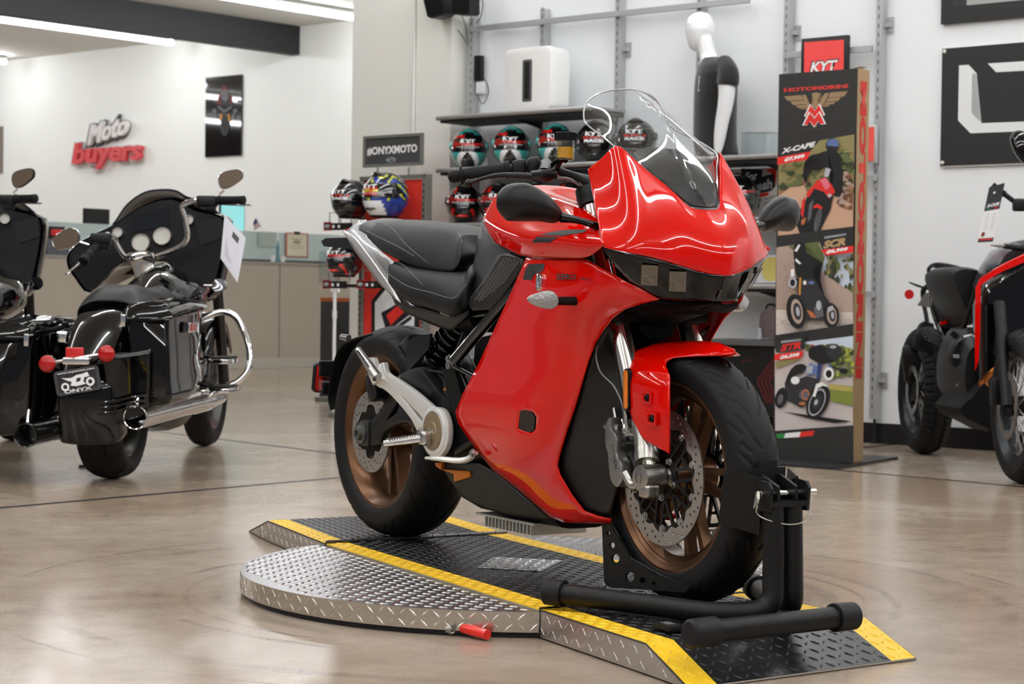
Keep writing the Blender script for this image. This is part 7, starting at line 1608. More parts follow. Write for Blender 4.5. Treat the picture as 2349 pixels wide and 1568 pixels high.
# ================================================================ helmet stand by the pilaster
QG = -.55
def gp(u, v, q=QG): return WALL.p(u, v, q)
fl = gp(830, 930); t = wt('helmet_rack', 'grey framed retail rack with red panels standing before the pilaster', 'display rack', (gp(830, 400).x, QG, 0)); ox = gp(830, 400).x
x0, x1 = gp(825, 405).x-ox, gp(968, 405).x-ox; zt = gp(900, 402).z; zb_ = gp(960, 600).z
bm = NB(); abox(bm, (x0, 0, zt-.025), (x1+.03, .04, zt), .002); fin('top_rail', bm, PWD, t, False)
for x in (x0-.0, x1): 
    bm = NB(); abox(bm, (x, .0, .0), (x+.035, .06, zt), .002); fin('upright', bm, PWD, t, False); bm = NB(); z = .1
    while z < zt-.05: bm.faces.new([bm.verts.new((x+a_, -.0006, z+b_)) for a_, b_ in ((.010, 0), (.022, 0), (.022, .018), (.010, .018))]); z += .04
    fin('slots', bm, SLOT, t, False)['kind'] = 'stuff'
    bm = NB(); abox(bm, (x-.01, -.25, 0), (x+.045, .12, .035), .003); fin('foot', bm, PWD, t, False)
bm = NB(); abox(bm, (x0+.035, .02, .12), (x1, .03, zt-.03)); fin('red_back_panel', bm, mat('panel_red', (214, 52, 40), .5), t, False)
for v in (402, 640, 900): 
    pass
bm = NB(); abox(bm, (x0, -.02, gp(900, 506).z-.05), (x1+.03, .03, gp(900, 506).z-.02)); fin('cross_rail', bm, mat('rail_dark', (44, 44, 42), .5), t, False)
Lg = lambda u, v, q: WALL.p(u, v, q)-V((ox, QG, 0))
ar = Art(lambda u, v, up: Lg(u, v, QG+.019-up)); GW = C_('panel_white', (220, 222, 224)); 
ar.poly(mat('panel_red', (214, 52, 40)), [(836, 655), (966, 650), (966, 930), (836, 930)]); ar.poly(BK, [(852, 690), (872, 664), (880, 657), (962, 655), (962, 930), (852, 930)]); ar.poly(GW, [(860, 694), (884, 664), (940, 662), (952, 690), (944, 930), (860, 930)])
ar.poly(BK, [(874, 717), (922, 690), (945, 718), (905, 748), (888, 766)]); ar.poly(RD, [(886, 723), (912, 700), (935, 708), (896, 746)]); ar.poly(BK, [(892, 760), (944, 722), (944, 800), (900, 800)]); ar.poly(GW, [(905, 760), (944, 732), (944, 790), (908, 790)]); ar.done('panel_print', t)
# sign over the rack
o = gp(836, 383, QG); o = (o.x, QG, o.z); t2 = wt('hashtag_sign', 'grey framed dark sign with a white hashtag word above the helmet rack', 'sign', o); L = wl(o); a_, b_ = L(833, 313, QG), L(967, 376, QG)
bm = NB(); W_, H_ = b_.x-a_.x, L(833, 313, QG).z-L(833, 384, QG).z; plate(bm, [[(0, 0), (W_, 0), (W_, H_), (0, H_)], [(.017, .017), (W_-.017, .017), (W_-.017, H_-.017), (.017, H_-.017)]], basis((a_.x, .010, L(833, 384, QG).z), (1, 0, 0), (0, 0, 1)), .010, .001); fin('frame', bm, PWD, t2, False)
bm = NB(); abox(bm, (a_.x+.01, .008, L(833, 384, QG).z+.01), (a_.x+W_-.01, .014, L(833, 384, QG).z+H_-.01)); fin('face', bm, mat('sign_dark', (66, 66, 67), .5), t2, False)
ar = Art(lambda u, v, up: L(u, v, QG+.0075, up)); ar.text(WH, '#ONYXMOTO', 842, 348, 957, 340, 20, .04); ar.ell(LG, 897, 366.5, 10.5, 6, -4, 26); ar.ell(DG, 897, 366.5, 9, 5, -4, 26); ar.text(LG, 'KYT', 889, 367, 905, 366, 6, .03); ar.done('lettering', t2)
for u in (864, 935): bm = NB(); p = L(u, 384, QG); q_ = L(u, 402, QG); cyl(bm, (p.x, .01, q_.z), (p.x, .01, p.z+.003), .005); fin('post', bm, PWD, t2)
# helmet holders with tags, and the helmets they carry
def holder(u, v, q, w_, lab, grp, n=2):
    c = WALL.p(u, v, q); t = wt('helmet_holder', lab, 'helmet holder', (c.x, q, c.z), grp)
    bm = NB(); abox(bm, (-.03, 0, -.028), (w_, .006, .018)); 
    for k_ in range(2): abox(bm, (-.02+k_*(w_), 0, -.02), (.0+k_*w_, QG-q-.03 if QG-q > .05 else .2, .0))
    b_ = fin('arm', bm, mat('holder_black', (22, 20, 20), .45), t, False)
    bm = NB(); abox(bm, (-.036, -.003, -.030), (.034, 0, .026)); tg = fin('tag', bm, mat('tag_red', (170, 36, 32), .5), t, False)
    bm = NB(); abox(bm, (-.030, -.004, -.024), (.028, -.003, .020)); fin('tag_face', bm, BLKP, tg, False); ar = Art(lambda a, b, up: V((a/1000., -.0041-up, b/1000.))); ar.ell(LG, -1, -2, 22, 13); ar.ell(DG, -1, -2, 18, 10); ar.text(WH, 'KYT', -16, -2, 14, -2, 14, .04, up=(0, 1)); ar.done('tag_print', tg)
    for k_ in range(n): bm = NB(); p = V((.055+.05*k_, -.001, -.005)); turned(bm, p, p+V((0, -1, 0)), [(0, .010), (.003, .010), (.004, 0)], 14); fin('rivet', bm, WHT, t)
    bm = NB(); tube(bm, [(-.005, .02, .018), (-.005, .02, .085), (.04, .06, .09), (.04, .06, .018)], .004, 8, 1); tube(bm, [(.10, .02, .018), (.10, .02, .085), (.15, .06, .09), (.15, .06, .018)], .004, 8, 1); fin('wire_loop', bm, STL, t)
    return c.z
QH = QG-.30
h1 = holder(752, 518, QH, .22, 'black helmet holder with small badge tag on the rack, upper one', 'helmet holders on the rack')
h2 = holder(750, 651, QH, .18, 'black helmet holder with small badge tag on the rack, lower left one', 'helmet holders on the rack')
h3 = holder(828, 651, QH, .18, 'black helmet holder with small badge tag on the rack, lower right one', 'helmet holders on the rack')
def hh(kind, u, v, q, zc, lab, deg, sc): 
    h_ = helmet(kind, u, v, q, zc, lab, 'helmets on the rack', deg, sc); return h_
hh('black', 806, 500, QH+.12, h1+.050, 'black helmet with red and white visor stickers, upper left on the rack', 10, .98)
hh('blue', 886, 500, QH+.12, h1+.050, 'blue black and yellow helmet on the rack, right of the black one', 2, 1.12)
hh('red', 792, 640, QH+.10, h2+.045, 'black helmet with light blue stripe on the lower part of the rack, behind the tail', 8, .92)
# dark bin with an orange rim, pole stand
c = gz(733, 915, 0)-WALL.o; q = c.dot(WALL.y); a_ = WALL.p(733, 915, q); b_ = WALL.p(812, 915, q); bm = NB(); hz = WALL.p(733, 682, q).z; 
t = wt('tall_bin', 'dark grey tall carton with an orange upper rim below the helmet rack', 'bin', (a_.x, q, 0)); abox(bm, (0, 0, 0), (b_.x-a_.x, .30, hz-.03)); fin('bin_body', bm, mat('bin_grey', (56, 56, 57), .5), t, False); bm = NB(); abox(bm, (-.002, -.002, hz-.03), (b_.x-a_.x+.002, .302, hz)); fin('orange_rim', bm, mat('orange_rim', (176, 92, 46), .5), t, False)
c = gz(752, 920, 0)-WALL.o; q = c.dot(WALL.y); a_ = WALL.p(765, 915, q); t = wt('pole_stand', 'white pole stand with grey foot in front of the dark carton', 'stand', (a_.x, q, 0)); bm = NB(); cyl(bm, (0, 0, .03), (0, 0, WALL.p(765, 665, q).z), .013, n=16); cyl(bm, (0, 0, WALL.p(765, 730, q).z), (0, 0, WALL.p(765, 712, q).z), .017, n=16); fin('pole', bm, WHT, t)
bm = NB(); abox(bm, (-.10, -.10, 0), (.06, .12, .035), .004); fin('foot', bm, PWD, t, False); bm = NB(); abox(bm, (-.035, -.01, WALL.p(765, 670, q).z), (.045, .01, WALL.p(765, 655, q).z)); fin('head', bm, WHT, t, False)
t, L, o = flat_panel('acrylic_case', 'clear acrylic case beside the lower helmet on the rack', 'case', 731, 575, 768, 650, QH+.1, .02, GA)
# ================================================================ counter and things on it
c0 = gz(625, 843, 0); CF_ = Frame((c0.x, c0.y, 0), 49.04)   # front face runs along the hall; local y away from viewer
def cp(u, v, y=0.): return CF_.p(u, v, y)
CL_ = cp(-60, 870); xr = 4.0; _k = (BACK.o-CF_.w(0, .86, 0)).dot(BACK.y)/CF_.x.dot(BACK.y); xr = min(xr, _k-.05); zt = cp(625, 600).z; xl = cp(60, 870).x-3
t = thing('counter', 'long beige panelled service counter in front of the back wall', 'counter', CF_.w(0, 0, 0), 49.04)
def ctt(name, label, cat, o, group=None): return thing(name, label, cat, CF_.w(*o), 49.04, group)
BG = mat('laminate_beige', (176, 166, 150), .55, var=(2, .03)); BG2 = mat('laminate_kick', (172, 164, 150), .5)
bm = NB(); abox(bm, (xl, 0, .11), (xr, .8, zt-.03)); fin('front_panel', bm, BG, t, False); bm = NB(); abox(bm, (xl-.01, -.012, .0), (xr, .8, .11)); fin('kickboard', bm, mat('kick_pale', (186, 180, 168), .5), t, False)
bm = NB(); abox(bm, (xl-.01, -.02, zt-.03), (xr, .85, zt)); fin('counter_edge', bm, mat('edge_grey', (150, 146, 138), .4), t, False)
for u in (641, 497): 
    x = cp(u, 700).x; bm = NB(); w_ = .006 if u > 600 else .10; abox(bm, (x-w_, -.004, .11), (x+w_, .001, zt-.03)); fin('panel_joint' if u > 600 else 'corner_post', bm, mat('joint_dark', (112, 106, 96), .6) if u > 600 else mat('post_pale', (190, 182, 168), .5), t, False)
GF = mat('frosted_glass', (186, 202, 198), .45, spec=.6)
gy = .35; zg = lambda u, v: cp(u, v, gy).z
for ua, ub, lab in ((-700, 470, 'frosted glass screen on the counter behind the touring motorcycle'), (475, 637, 'frosted glass screen on the counter left of the small blue bottle'), (640, 800, 'frosted glass screen on the counter behind the certificate')):
    a_, b_ = cp(ua, 560, gy).x, cp(ub, 560, gy).x; h_ = cp(600, 531, gy).z-zt; t2 = ctt('glass_screen', lab, 'glass screen', (a_, gy, zt)); bm = NB(); abox(bm, (0, 0, .005), (b_-a_, .012, h_)); fin('pane', bm, GF, t2, False); bm = NB(); abox(bm, (0, -.01, 0), (b_-a_, .02, .03)); fin('channel', bm, mat('dark_channel', (60, 60, 60), .5), t2, False)
def onc(u0, v0, u1, v1, y, th): a_, b_ = cp(u0, v1, y), cp(u1, v0, y); return a_, b_
a_, b_ = onc(655, 535, 707, 589, gy-.02, .004); t2 = ctt('certificate', 'cream certificate with red border clipped to the glass screen', 'certificate', (a_.x, gy-.02, a_.z)); bm = NB(); abox(bm, (0, 0, 0), (b_.x-a_.x, .005, b_.z-a_.z)); fin('red_border', bm, C_('cert_red', (170, 92, 84)), t2, False)
w_, h_ = b_.x-a_.x, b_.z-a_.z; ar = Art(lambda u, v, up: V((u*w_, -.0005-up, v*h_))); ar.poly(C_('cream', (216, 208, 182)), [(.06, .05), (.94, .05), (.94, .95), (.06, .95)]); ar.ell(C_('ochre', (160, 140, 110)), .5, .62, .18, .08); ar.line(C_('ochre', (160, 140, 110)), [(.2, .45), (.8, .45)], .02); ar.line(C_('ochre', (160, 140, 110)), [(.2, .36), (.8, .36)], .02); ar.line(C_('ochre', (160, 140, 110)), [(.25, .75), (.75, .75)], .03); ar.done('certificate_print', t2)
bm = NB(); abox(bm, (w_*.38, -.008, h_*.93), (w_*.62, .004, h_*1.05)); fin('clip', bm, BLKP, t2, False)
a_, b_ = onc(593, 533, 632, 566, gy-.02, .004); bm = NB(); abox(bm, (0, 0, 0), (b_.x-a_.x, .004, b_.z-a_.z)); mesh_thing('paper_sheet', bm, mat('sage_paper', (168, 180, 170), .6), 'pale grey-green sheet clipped to the glass screen under the small flag', 'paper', loc=CF_.w(a_.x, gy-.022, a_.z), deg=49.04)
for u, lab in ((626, 'small white cup on the counter, left of two'), (649, 'small white cup on the counter, right of two')):
    a_ = cp(u, 597, .05); bm = NB(); turned(bm, (0, 0, 0), (0, 0, 1), [(0, 0), (0, .022), (.07, .028), (.07, .024), (.01, .019), (.01, 0)], 18); mesh_thing('cup', bm, HWH, lab, 'cup', smooth=True, loc=CF_.w(a_.x, .05, zt))
a_ = cp(637, 597, .1); bm = NB(); turned(bm, (0, 0, 0), (0, 0, 1), [(0, 0), (0, .02), (.17, .02), (.2, .008), (.235, .008), (.235, 0)], 18); mesh_thing('bottle', bm, mat('bottle_teal', (80, 128, 140), .2), 'slim blue-green bottle on the counter between two cups', 'bottle', smooth=True, loc=CF_.w(a_.x, .1, zt))
def monitor(u0, v0, u1, v1, y, m, lab):
    a_, b_ = onc(u0, v0, u1, v1, y, .03); w_, h_ = b_.x-a_.x, b_.z-a_.z; t2 = ctt('monitor', lab, 'monitor', (a_.x+w_/2, y, zt)); bm = NB(); abox(bm, (-w_/2, 0, a_.z-zt), (w_/2, .03, b_.z-zt), .004); fin('case', bm, PLAS, t2, False)
    bm = NB(); abox(bm, (-w_/2+.01, -.001, a_.z-zt+.01), (w_/2-.01, 0, b_.z-zt-.01)); fin('display', bm, m, t2, False); bm = NB(); cyl(bm, (0, .02, 0), (0, .02, a_.z-zt+.1), .02); abox(bm, (-.12, -.06, 0), (.12, .1, .01)); fin('stand', bm, PLAS, t2)
monitor(193, 480, 252, 545, .55, mat('screen_off', (26, 26, 28), .2), 'black switched-off monitor behind the counter left of the tinted screen')
monitor(505, 471, 562, 560, .55, mat('screen_lit', (150, 215, 218), .4, emit=(140, 222, 226), emit_s=.55), 'lit cyan monitor behind the counter beside the paper price sheet')
a_ = cp(600, 530, .45); t2 = ctt('desk_flag', 'small striped flag on a stick above the glass screen', 'flag', (a_.x, .45, zt)); bm = NB(); tube(bm, [(0.02, 0, 0), tuple(cp(606, 530, .45)-V((a_.x, .45, zt))), tuple(cp(587, 500, .45)-V((a_.x, .45, zt)))], .004, 6, 1); fin('stick', bm, WHT, t2)
fq = [cp(u, v, .45)-V((a_.x, .45, zt)) for u, v in ((586, 500), (600, 518), (583, 529), (581, 510))]; ar = Art(lambda u, v, up: bil([fq[3], fq[2], fq[1], fq[0]], u, v)+V((0, -up, 0)))
ar.poly(WH, [(0, 0), (1, 0), (1, 1), (0, 1)]); [ar.poly(C_('flag_stripe', (170, 60, 60)), [(0.45+.14*k_, 0), (.52+.14*k_, 0), (.52+.14*k_, 1), (.45+.14*k_, 1)]) for k_ in range(4)]; ar.poly(C_('navy', (40, 56, 104)), [(0, 0), (.42, 0), (.42, 1), (0, 1)]); ar.done('cloth', t2)
for u0, v0, u1, v1, m, lab in ((112, 520, 150, 545, C_('black', (20, 20, 22)), 'black box of parts on the counter left of the mirror'), (114, 527, 138, 540, C_('red', (214, 40, 32)), 'red package on the counter behind the touring motorcycle'), (110, 556, 178, 578, MG, 'grey stacked goods on the counter behind the mirror')):
    a_, b_ = onc(u0, v0, u1, v1, .2, .2); bm = NB(); z0 = max(0, a_.z-zt) if v1 < 570 else 0; abox(bm, (0, 0, z0 if z0 > .02 else 0), (b_.x-a_.x, .11 if u0 != 114 else .05, b_.z-zt), .01); mesh_thing('package', bm, m, lab, 'package', loc=CF_.w(a_.x, .2 if u0 != 114 else .14, zt), deg=49.04)
# ================================================================ on the back wall
def bp(u, v, y=0.): return BACK.p(u, v, y)
a_, b_ = bp(474, 361), bp(557, 173); o = V((a_.x, -.03, bp(474, 361).z)); t = thing('wall_poster', 'tall black glossy poster with a motorcycle seen head on, on the back wall', 'poster', BACK.w(*o), WD)
Lb = lambda u, v, y, up=0.: BACK.p(u, v, y-up)-o
w_ = bp(557, 260).x-bp(475, 260).x; h_ = bp(475, 179).z-bp(475, 361).z; bm = NB(); abox(bm, (0, 0, 0), (w_, .03, h_)); fin('panel', bm, mat('gloss_poster', (14, 13, 13), .04, coat=1.), t, False)
ar = Art(lambda u, v, up: Lb(u, v, -.031, up*4)); 
ar.poly(C_('dimred', (104, 20, 20)), [(514, 196), (524, 204), (522, 210), (505, 210)]); ar.poly(C_('dimred', (104, 20, 20)), [(500, 222), (508, 214), (520, 212), (532, 222), (534, 238), (498, 240)]); ar.poly(BK, [(505, 222), (528, 222), (526, 244), (508, 244)]); ar.poly(MG, [(508, 206), (522, 206), (524, 226), (516, 234), (508, 226)])
for s_ in (-1, 1): ar.line(MG, [(516, 256), (516+s_*16, 244)], 5); ar.ell(MG, 516+s_*24, 254, 5, 5); ar.line(MG, [(516+s_*22, 258), (516+s_*18, 272)], 4); ar.line(C_('amber', (196, 130, 30)), [(516+s_*8, 262), (516+s_*11, 278)], 4.5); ar.ell(DG, 516+s_*32, 232, 4, 3)
ar.ell(DG, 516, 288, 10, 24); ar.ell(BK, 516, 288, 6, 20); ar.done('picture', t)
a_ = bp(-60, 397); b_ = bp(7.5, 397); bm = NB(); abox(bm, (0, 0, 0), (b_.x-a_.x, .03, bp(4, 290).z-bp(4, 397).z)); mesh_thing('wall_poster', bm, mat('taupe_panel', (126, 116, 106), .5), 'grey-brown framed panel cut by the left edge of the photo', 'poster', loc=BACK.w(a_.x, -.03, bp(4, 397).z), deg=WD)
# lettered sign: raised letters over stepped backings
o = V((bp(170, 385).x, -.12, bp(255, 340).z)); t = thing('lettered_sign', 'raised two-line sign in white and red letters on the back wall', 'sign', BACK.w(*o), WD); Lb = lambda u, v, y, up=0.: BACK.p(u, v, y-up)-o
def sgn(s, u0, v0, u1, v1, h, y0, th, m, bold, shear, nm, grow=0):
    def fn(c): p = Lb(u0+(u1-u0)*(c.x+.5), v0+(v1-v0)*(c.x+.5)-c.y*h, y0); return p-V((0, c.z, 0))
    return text(nm, s, None, 1., 1., m, t, bold, shear, th, fn)
SB, SW, SRD = mat('sign_back', (74, 74, 76), .4), mat('sign_white', (228, 222, 220), .5), mat('sign_letter_red', (216, 72, 76), .45)
def outline(pts, y, th, m, nm):
    R0 = [Lb(u, v, y) for u, v in pts]; C = cr([tuple(p) for p in R0], 3, True); bm = NB(); loft(bm, [[tuple(V(p)) for p in C], [tuple(V(p)-V((0, th, 0))) for p in C]]); return fin(nm, bm, m, t, True, 35)
back = [(180, 340), (186, 322), (200, 316), (212, 290), (222, 286), (250, 292), (262, 270), (290, 262), (302, 272), (312, 282), (308, 300), (300, 318), (330, 318), (342, 328), (338, 358), (322, 376), (300, 374), (262, 384), (245, 398), (220, 396), (215, 388), (180, 392), (168, 384)]
outline([(u+4, v+4) for u, v in back], .12, .08, SB, 'backing'); 
sgn('Moto', 203, 315, 300, 285, 58, -.0, .06, SB, .11, .3, 'letter_backing'); sgn('buyers', 170, 363, 336, 352, 72, -.0, .06, mat('sign_mid', (200, 190, 186), .5), .09, .18, 'letter_backing')
sgn('Moto', 206, 312, 298, 284, 46, -.06, .05, SW, .03, .3, 'letters'); sgn('buyers', 172, 360, 332, 350, 62, -.06, .06, SRD, .035, .18, 'letters')
# ================================================================ adventure motorcycle at the right edge
r0, r1 = gz(2120, 1040, 0), gz(2352, 1110, 0)
XB = Frame((r0.x, r0.y, 0), math.degrees(atan2(r1.y-r0.y, r1.x-r0.x))); XW = (r1-r0).length-.06
adv = thing('motorcycle', 'black and grey adventure motorcycle with red stripe, cut by the right edge of the photo', 'motorcycle', XB.o, math.degrees(XB.a))
def X(u, v, x): return fx(XB, u, v, x)
def XR(l): return [X(*p) for p in l]
def XP(name, bm, m, parent=None, smooth=True, ang=40): return fin(name, bm, m, parent or adv, smooth, ang)
def knob(TH, s, R):
    k = TH*R/.042+(s > 0)*.5; g = np.abs((k % 1)-.5)*2; a_ = np.where(g < .34, .009, 0)*(np.abs(s) > .22); b_ = np.where(np.abs(np.abs(s)-.30) < .05, .009, 0); return np.maximum(a_, b_)
def spokes(c, r0, r1, w, n, parent):
    bm = NB()
    for i in range(n):
        a_ = 2*pi*i/n; s = 1 if i % 2 else -1; t_ = .5 if (i//2) % 2 else -.5; cyl(bm, wheel_point(c, r0, a_+t_, s*w), wheel_point(c, r1, a_, 0), .0022, n=6, cap=False)
    fin('spokes', bm, STL, parent)['kind'] = 'stuff'
for nm, c, R, W_, rr_, rw_ in (('rear', (0, 0, .335), .335, .155, .232, .06), ('front', (XW, 0, .342), .342, .115, .255, .045)):
    tyre(nm+'_tyre', c, R, W_, rr_, rw_, TYRE, adv, (), 10, nt=360, ns=40, blocks=knob); bm = NB(); ring_profile(bm, c, rimprof(rw_, rr_, .006)); rm_ = XP(nm+'_rim', bm, mat('rim_black', (30, 34, 38), .3, .5)); spokes(c, .04, rr_-.03, .035, 36, rm_)
    bm = NB(); cyl(bm, (c[0], -.06, c[2]), (c[0], .06, c[2]), .045); XP(nm+'_hub', bm, MATT)
cut_disc('front_disc', (XW, 0, .342), -.07, .15, .118, STD, adv, 3, 40, 8); cut_disc('rear_disc', (0, 0, .335), -.07, .13, .10, STD, adv, 3, 32, 6)
bm = NB(); box(bm, (XW-.10, -.09, .40), (.06, .05, .12), bev=.01); XP('front_caliper', bm, SAT)
for s in (-1, 1): bm = NB(); cyl(bm, (XW+.03, s*.078, .342), (XW-.15, s*.070, .80), .025, n=18); XP('fork_leg', bm, SAT)
bm = NB(); tube(bm, XR([(2345, 795, XW-.1), (2318, 812, XW-.1), (2310, 850, XW-.1), (2308, 885, XW-.1), (2303, 912, XW-.05)]), .0035, 8, 5); XP('brake_hose', bm, MATS['braided_hose']); bm = NB(); tube(bm, XR([(2350, 800, XW-.1), (2325, 820, XW-.1), (2313, 860, XW-.1), (2316, 905, XW-.05)]), .0035, 8, 5); XP('brake_hose', bm, MATS['braided_hose'])
def slab_x(name, pts, x, th, m, parent=None, ys=0, k=2):
    R0 = [X(u, v, x) for u, v in pts]; C = cr([tuple(p) for p in R0], k, True) if k else [tuple(p) for p in R0]; c = sum((V(p) for p in C), V())/len(C); bm = NB()
    loft(bm, [[tuple(c+(V(p)-c)*s+V((d, 0, 0))) for p in C] for s, d in ((.88, th*.5), (1, th*.3), (1, -th*.3), (.9, -th*.5))]); return XP(name, bm, m, parent, True, 50)
DGP = mat('dark_grey_paint', (62, 62, 66), .3, .5, coat=.8)
bm = NB(); st = [(.05, .74, .62, .06, .09, .07), (.25, .86, .62, .10, .13, .08), (.5, .82, .60, .11, .14, .10), (.75, .86, .55, .12, .15, .12)]; body(bm, st, 24, 3)
slab_x('seat', [(2150, 622), (2180, 612), (2230, 622), (2250, 640), (2248, 660), (2236, 700), (2205, 745), (2190, 735), (2168, 690), (2152, 650)], .55, .55, MATS['vinyl_black'])
slab_x('side_panel', [(2132, 640), (2146, 630), (2158, 660), (2178, 690), (2198, 735), (2215, 760), (2196, 770), (2170, 760), (2155, 735), (2146, 690)], .30, .14, SAT)
slab_x('red_accent', [(2155, 738), (2172, 734), (2173, 742), (2157, 746)], .40, .02, RED, k=0)['label'] = 'red flash on the side panel'
bm = NB(); tube(bm, XR([(2134, 632, .05), (2131, 616, .05), (2150, 606, .05), (2200, 615, .2), (2245, 636, .45)]), .011, 10, 5); tube(bm, XR([(2150, 608, .05), (2160, 640, .1), (2155, 660, .2)]), .010, 10, 4); XP('luggage_rack', bm, SAT)
for a_ in ((2158, 612), (2182, 616), (2208, 624)): bm = NB(); p = X(*a_, .15); box(bm, p+V((0, .0, .0)), (.03, .07, .012), bev=.003); XP('rack_bar', bm, SAT)
bm = NB(); tube(bm, XR([(2143, 655, -.12), (2120, 662, -.25), (2118, 690, -.25), (2124, 720, -.22), (2128, 748, -.2)]), [.012, .016, .012, .012, .012], 10, 4); XP('plate_arm', bm, SAT); slab_x('plate_holder', [(2110, 742), (2120, 736), (2141, 742), (2141, 752), (2132, 760), (2104, 752)], -.2, .05, SAT, k=0)
slab_x('number_plate', [(2122, 672), (2142, 668), (2148, 700), (2130, 705), (2104, 700)], -.22, .006, mat('plate_grey', (96, 94, 90), .5), k=0)
bm = NB(); tube(bm, XR([(2128, 662, -.2), (2105, 655, -.2), (2085, 647, -.2)]), [.006, .013, .006], 10, 3, flat=.5); XP('rear_signal', bm, SAT); bm = NB(); p = X(2095, 675, -.2); turned(bm, p+V((-.01, -.02, 0)), p+V((-1, -.02, 0)), [(0, 0), (0, .026), (.012, .024), (.014, 0)], 20); XP('reflector', bm, MATS['red_reflector'])['label'] = 'red reflector'
slab_x('rear_mudguard', [(2070, 830), (2072, 795), (2090, 788), (2110, 768), (2150, 765), (2170, 790), (2168, 850), (2150, 900), (2120, 880), (2082, 880), (2075, 860)], -.10, .06, SAT)
bm = NB(); a_, b_ = X(2108, 858, -.28), X(2170, 870, .28); turned(bm, a_, b_, [(0, 0), (0, .045), (.02, .066), (.30, .062), (.5, .045), (.56, .04)], 26); XP('silencer', bm, mat('silencer_grey', (86, 94, 102), .3, .5)); bm = NB(); tube(bm, XR([(2090, 868, -.25), (2118, 872, -.2), (2150, 882, 0)]), .03, 10, 3); XP('silencer_shield', bm, SAT)
bm = NB(); body(bm, [(.55, .62, .34, .07, .09, .08), (.7, .68, .30, .09, .11, .10), (.95, .68, .30, .09, .115, .10), (1.1, .60, .34, .08, .10, .09)], 22, 4); XP('engine', bm, mat('engine_graphite', (26, 26, 27), .4, .3))
slab_x('engine_cover', [(2176, 812), (2190, 780), (2215, 772), (2235, 800), (2225, 850), (2200, 852), (2178, 835)], .95, .10, SAT)
def xart(u, v, up=0., x=.95): return X(u, v, x)+V((.06+up, 0, 0))
ar = Art(lambda u, v, up: xart(u, v, up)); ar.text(LG, 'MORINI', 2179, 815, 2200, 817, 9, .05); ar.done('cover_lettering', adv)
slab_x('bash_plate', [(2200, 900), (2228, 866), (2250, 900), (2252, 980), (2232, 978), (2200, 962), (2180, 952), (2168, 930)], .98, .45, MATT)
bm = NB(); tube(bm, XR([(2310, 832, 1.15), (2272, 852, 1.18), (2256, 872, 1.18), (2260, 895, 1.18), (2276, 912, 1.16)]), .022, 14, 5); XP('exhaust_header', bm, CU_ := mat('copper_pipe', (176, 104, 50), .3, .8))['label'] = 'copper-coloured exhaust pipe'
for a_, b_, r in (((2100, 790, .0), (2170, 830, .4), .022), ((2110, 808, .0), (2150, 870, .2), .016), ((2095, 800, -.02), (2100, 762, -.02), .014)): bm = NB(); tube(bm, XR([a_, b_]), r, 12, 2); XP('subframe', bm, SAT)
slab_x('tank_shroud', [(2245, 655), (2262, 610), (2285, 575), (2320, 555), (2400, 540), (2400, 650), (2300, 700), (2262, 740), (2255, 700)], 1.02, .30, DGP, k=1)
slab_x('side_fairing', [(2248, 655), (2300, 620), (2420, 560), (2420, 700), (2390, 760), (2320, 800), (2262, 850), (2240, 870), (2240, 700)], 1.14, .22, BLK, k=0)
pts = [(2243, 655), (2262, 640), (2300, 618), (2352, 596), (2420, 560), (2420, 545), (2352, 580), (2300, 605), (2248, 638), (2238, 660), (2236, 760), (2237, 850), (2241, 770)]
o_ = slab_x('red_stripe', pts, 1.262, .01, RED, k=0); o_['label'] = 'red stripe edging the fairing'
ar = Art(lambda u, v, up: X(u, v, 1.20)+V((up, 0, 0))); ar.text(BK, 'MORINI', 2262, 628, 2330, 594, 17, .05, .1, up=(-.15, -1)); ar.done('tank_lettering', adv)
bm = NB(); tube(bm, XR([(2276, 425, 1.02), (2290, 436, 1.03), (2305, 446, 1.04)]), [.018, .0165, .0165], 14, 3); tube(bm, XR([(2305, 446, 1.04), (2340, 470, 1.08), (2380, 480, 1.12)]), .012, 12, 3); XP('handlebar', bm, RUB); bm = NB(); box(bm, X(2338, 470, 1.08), (.05, .06, .06), bev=.012); XP('switch_housing', bm, PLAS)
bm = NB(); tube(bm, XR([(2272, 562, 1.25), (2290, 563, 1.25), (2304, 564, 1.25)]), [.006, .013, .010], 12, 3, flat=.6); sg_ = XP('front_signal', bm, CLR); bm = NB(); tube(bm, XR([(2303, 564, 1.25), (2352, 572, 1.2)]), .012, 10, 2); XP('signal_stalk', bm, SAT, sg_)
slab_x('mirror', [(2318, 320), (2322, 306), (2334, 299), (2352, 305), (2368, 330), (2372, 380), (2350, 376), (2328, 350)], 1.15, .04, BLK)
# hang tag on its bar end
tg = thing('hang_tag', 'black and white hang tag on the bar end of the adventure motorcycle at right', 'tag', XB.o, math.degrees(XB.a)); tp = XR([(2269, 429, 1.05), (2305, 419, 1.05), (2277, 554, 1.05), (2242, 556, 1.05)])
bm = NB(); loft(bm, [[tuple(p) for p in tp], [tuple(p-V((.002, 0, 0))) for p in tp]]); fin('tag_card', bm, WH, tg, False)
tf2 = lambda u, v, up: bil([tp[0], tp[3], tp[2], tp[1]], v, u)+V((.0004+up, 0, 0)); ar = Art(tf2); ar.poly(DG, [(0, 0), (1, 0), (1, .44), (0, .44)]); ar.text(WH, 'X-CAPE', .1, .35, .92, .35, .06, .05, .2); ar.poly(C_('green', (38, 132, 62)), [(.15, .40), (.38, .40), (.38, .42), (.15, .42)]); ar.poly(RD, [(.62, .40), (.85, .40), (.85, .42), (.62, .42)])
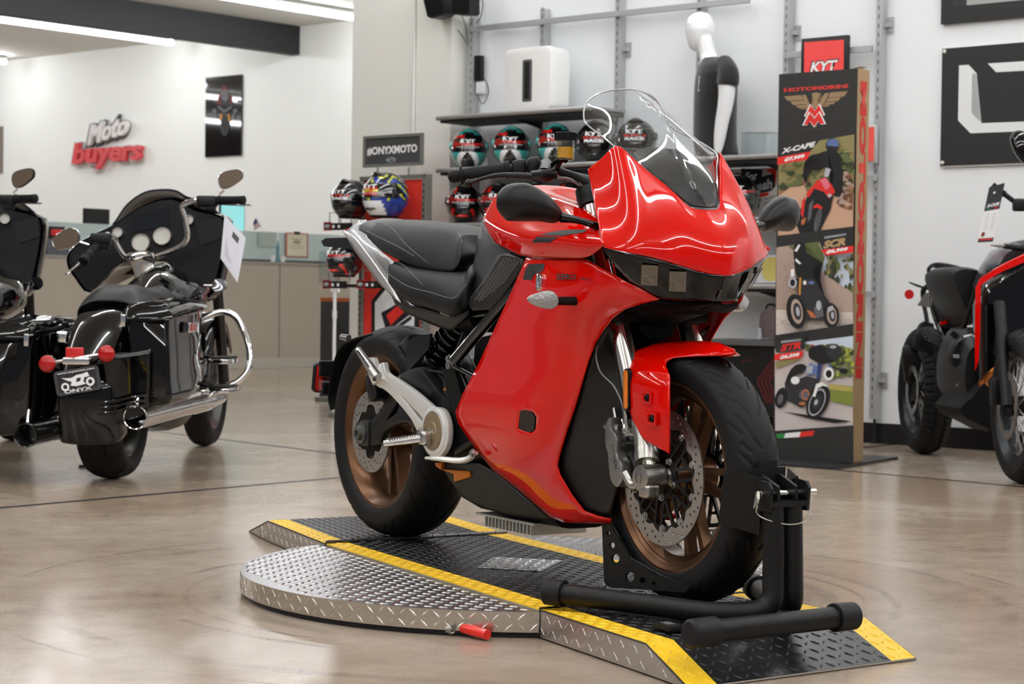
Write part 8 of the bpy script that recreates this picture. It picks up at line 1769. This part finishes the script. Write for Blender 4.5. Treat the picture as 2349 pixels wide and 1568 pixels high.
[ar.line(LG, [(.15+.45*(k_ % 2), .50+.022*k_), (.42+.45*(k_ % 2), .50+.022*k_)], .008) for k_ in range(14)]; ar.ell(C_('seal', (130, 60, 50)), .25, .86, .12, .045); ar.poly(DG, [(0, .93), (1, .93), (1, 1), (0, 1)]); ar.poly(RD, [(.08, .94), (.92, .94), (.92, .965), (.08, .965)]); ar.ell(WH, .42, .13, .08, .02); ar.done('tag_print', tg)

for l, r, m, nm in (([(2182, 762, .9), (2205, 790, .9), (2200, 850, .9), (2225, 880, .95)], .014, SAT, 'engine_tube'), ([(2240, 660, 1.0), (2215, 740, .9), (2190, 800, .8), (2175, 830, .6)], .012, SAT, 'frame_tube'), ([(2210, 775, 1.0), (2232, 770, 1.0)], .012, STL, 'engine_fitting'), ([(2196, 880, 1.0), (2203, 884, 1.0)], .016, STL, 'engine_fitting'), ([(2250, 870, 1.1), (2246, 900, 1.1)], .010, STL, 'engine_fitting'), ([(2165, 880, .2), (2120, 905, .0), (2095, 925, -.1)], .022, SAT, 'swingarm'), ([(2140, 640, .1), (2140, 700, .2), (2160, 760, .3), (2180, 790, .5)], .018, BLK, 'tail_frame')):
    bm = NB(); tube(bm, XR(l), r, 12, 4); XP(nm, bm, m)
slab_x('footrest_plate', [(2100, 765), (2108, 758), (2118, 775), (2172, 800), (2185, 812), (2178, 825), (2150, 815), (2112, 805), (2096, 800)], .25, .02, SAT, k=0)
slab_x('link_plate', [(2098, 885), (2106, 885), (2142, 930), (2140, 940), (2120, 920)], .0, .012, SAT, k=0)
p = gz(1535, 1441, DECK+.004); t = thing('remote_control', 'small black remote with three pale lines lying on the near ramp beside the chock', 'remote control', (p.x, p.y, DECK+.0018), -63)
bm = NB(); plate(bm, [rrect(0, 0, .075, .045, .008)], Matrix.Translation((0, 0, .007)), .005, .001); fin('case', bm, PLAS, t); bm = NB(); [abox(bm, (-.02+.012*i, -.010, .0132), (-.017+.012*i, .010, .0136)) for i in range(3)]; fin('print', bm, LG, t, False)
# tubes over the rest of the showroom, out of the picture: they light it and show in paint and chrome
q = V((0, 3, 0))-BACK.o; bx0, by0 = q.dot(BACK.x), q.dot(BACK.y)
for i, dx in enumerate((-7.5, -4.8, -2.4, 0.2, 2.6, 5.0)):
    for j, dy in enumerate((-6.5, 0.0, 6.5, 12.6, 16.4)):  # farthest rows are added, unseen, to brighten the back hall
        if j == 4 and i > 3: continue
        tube_light(bx0+dx, by0+dy-(2.9 if j < 4 else .8), by0+dy+(2.9 if j < 3 else .8), 'long unseen tube light on the showroom ceiling overhead', 'tube lights over the showroom')
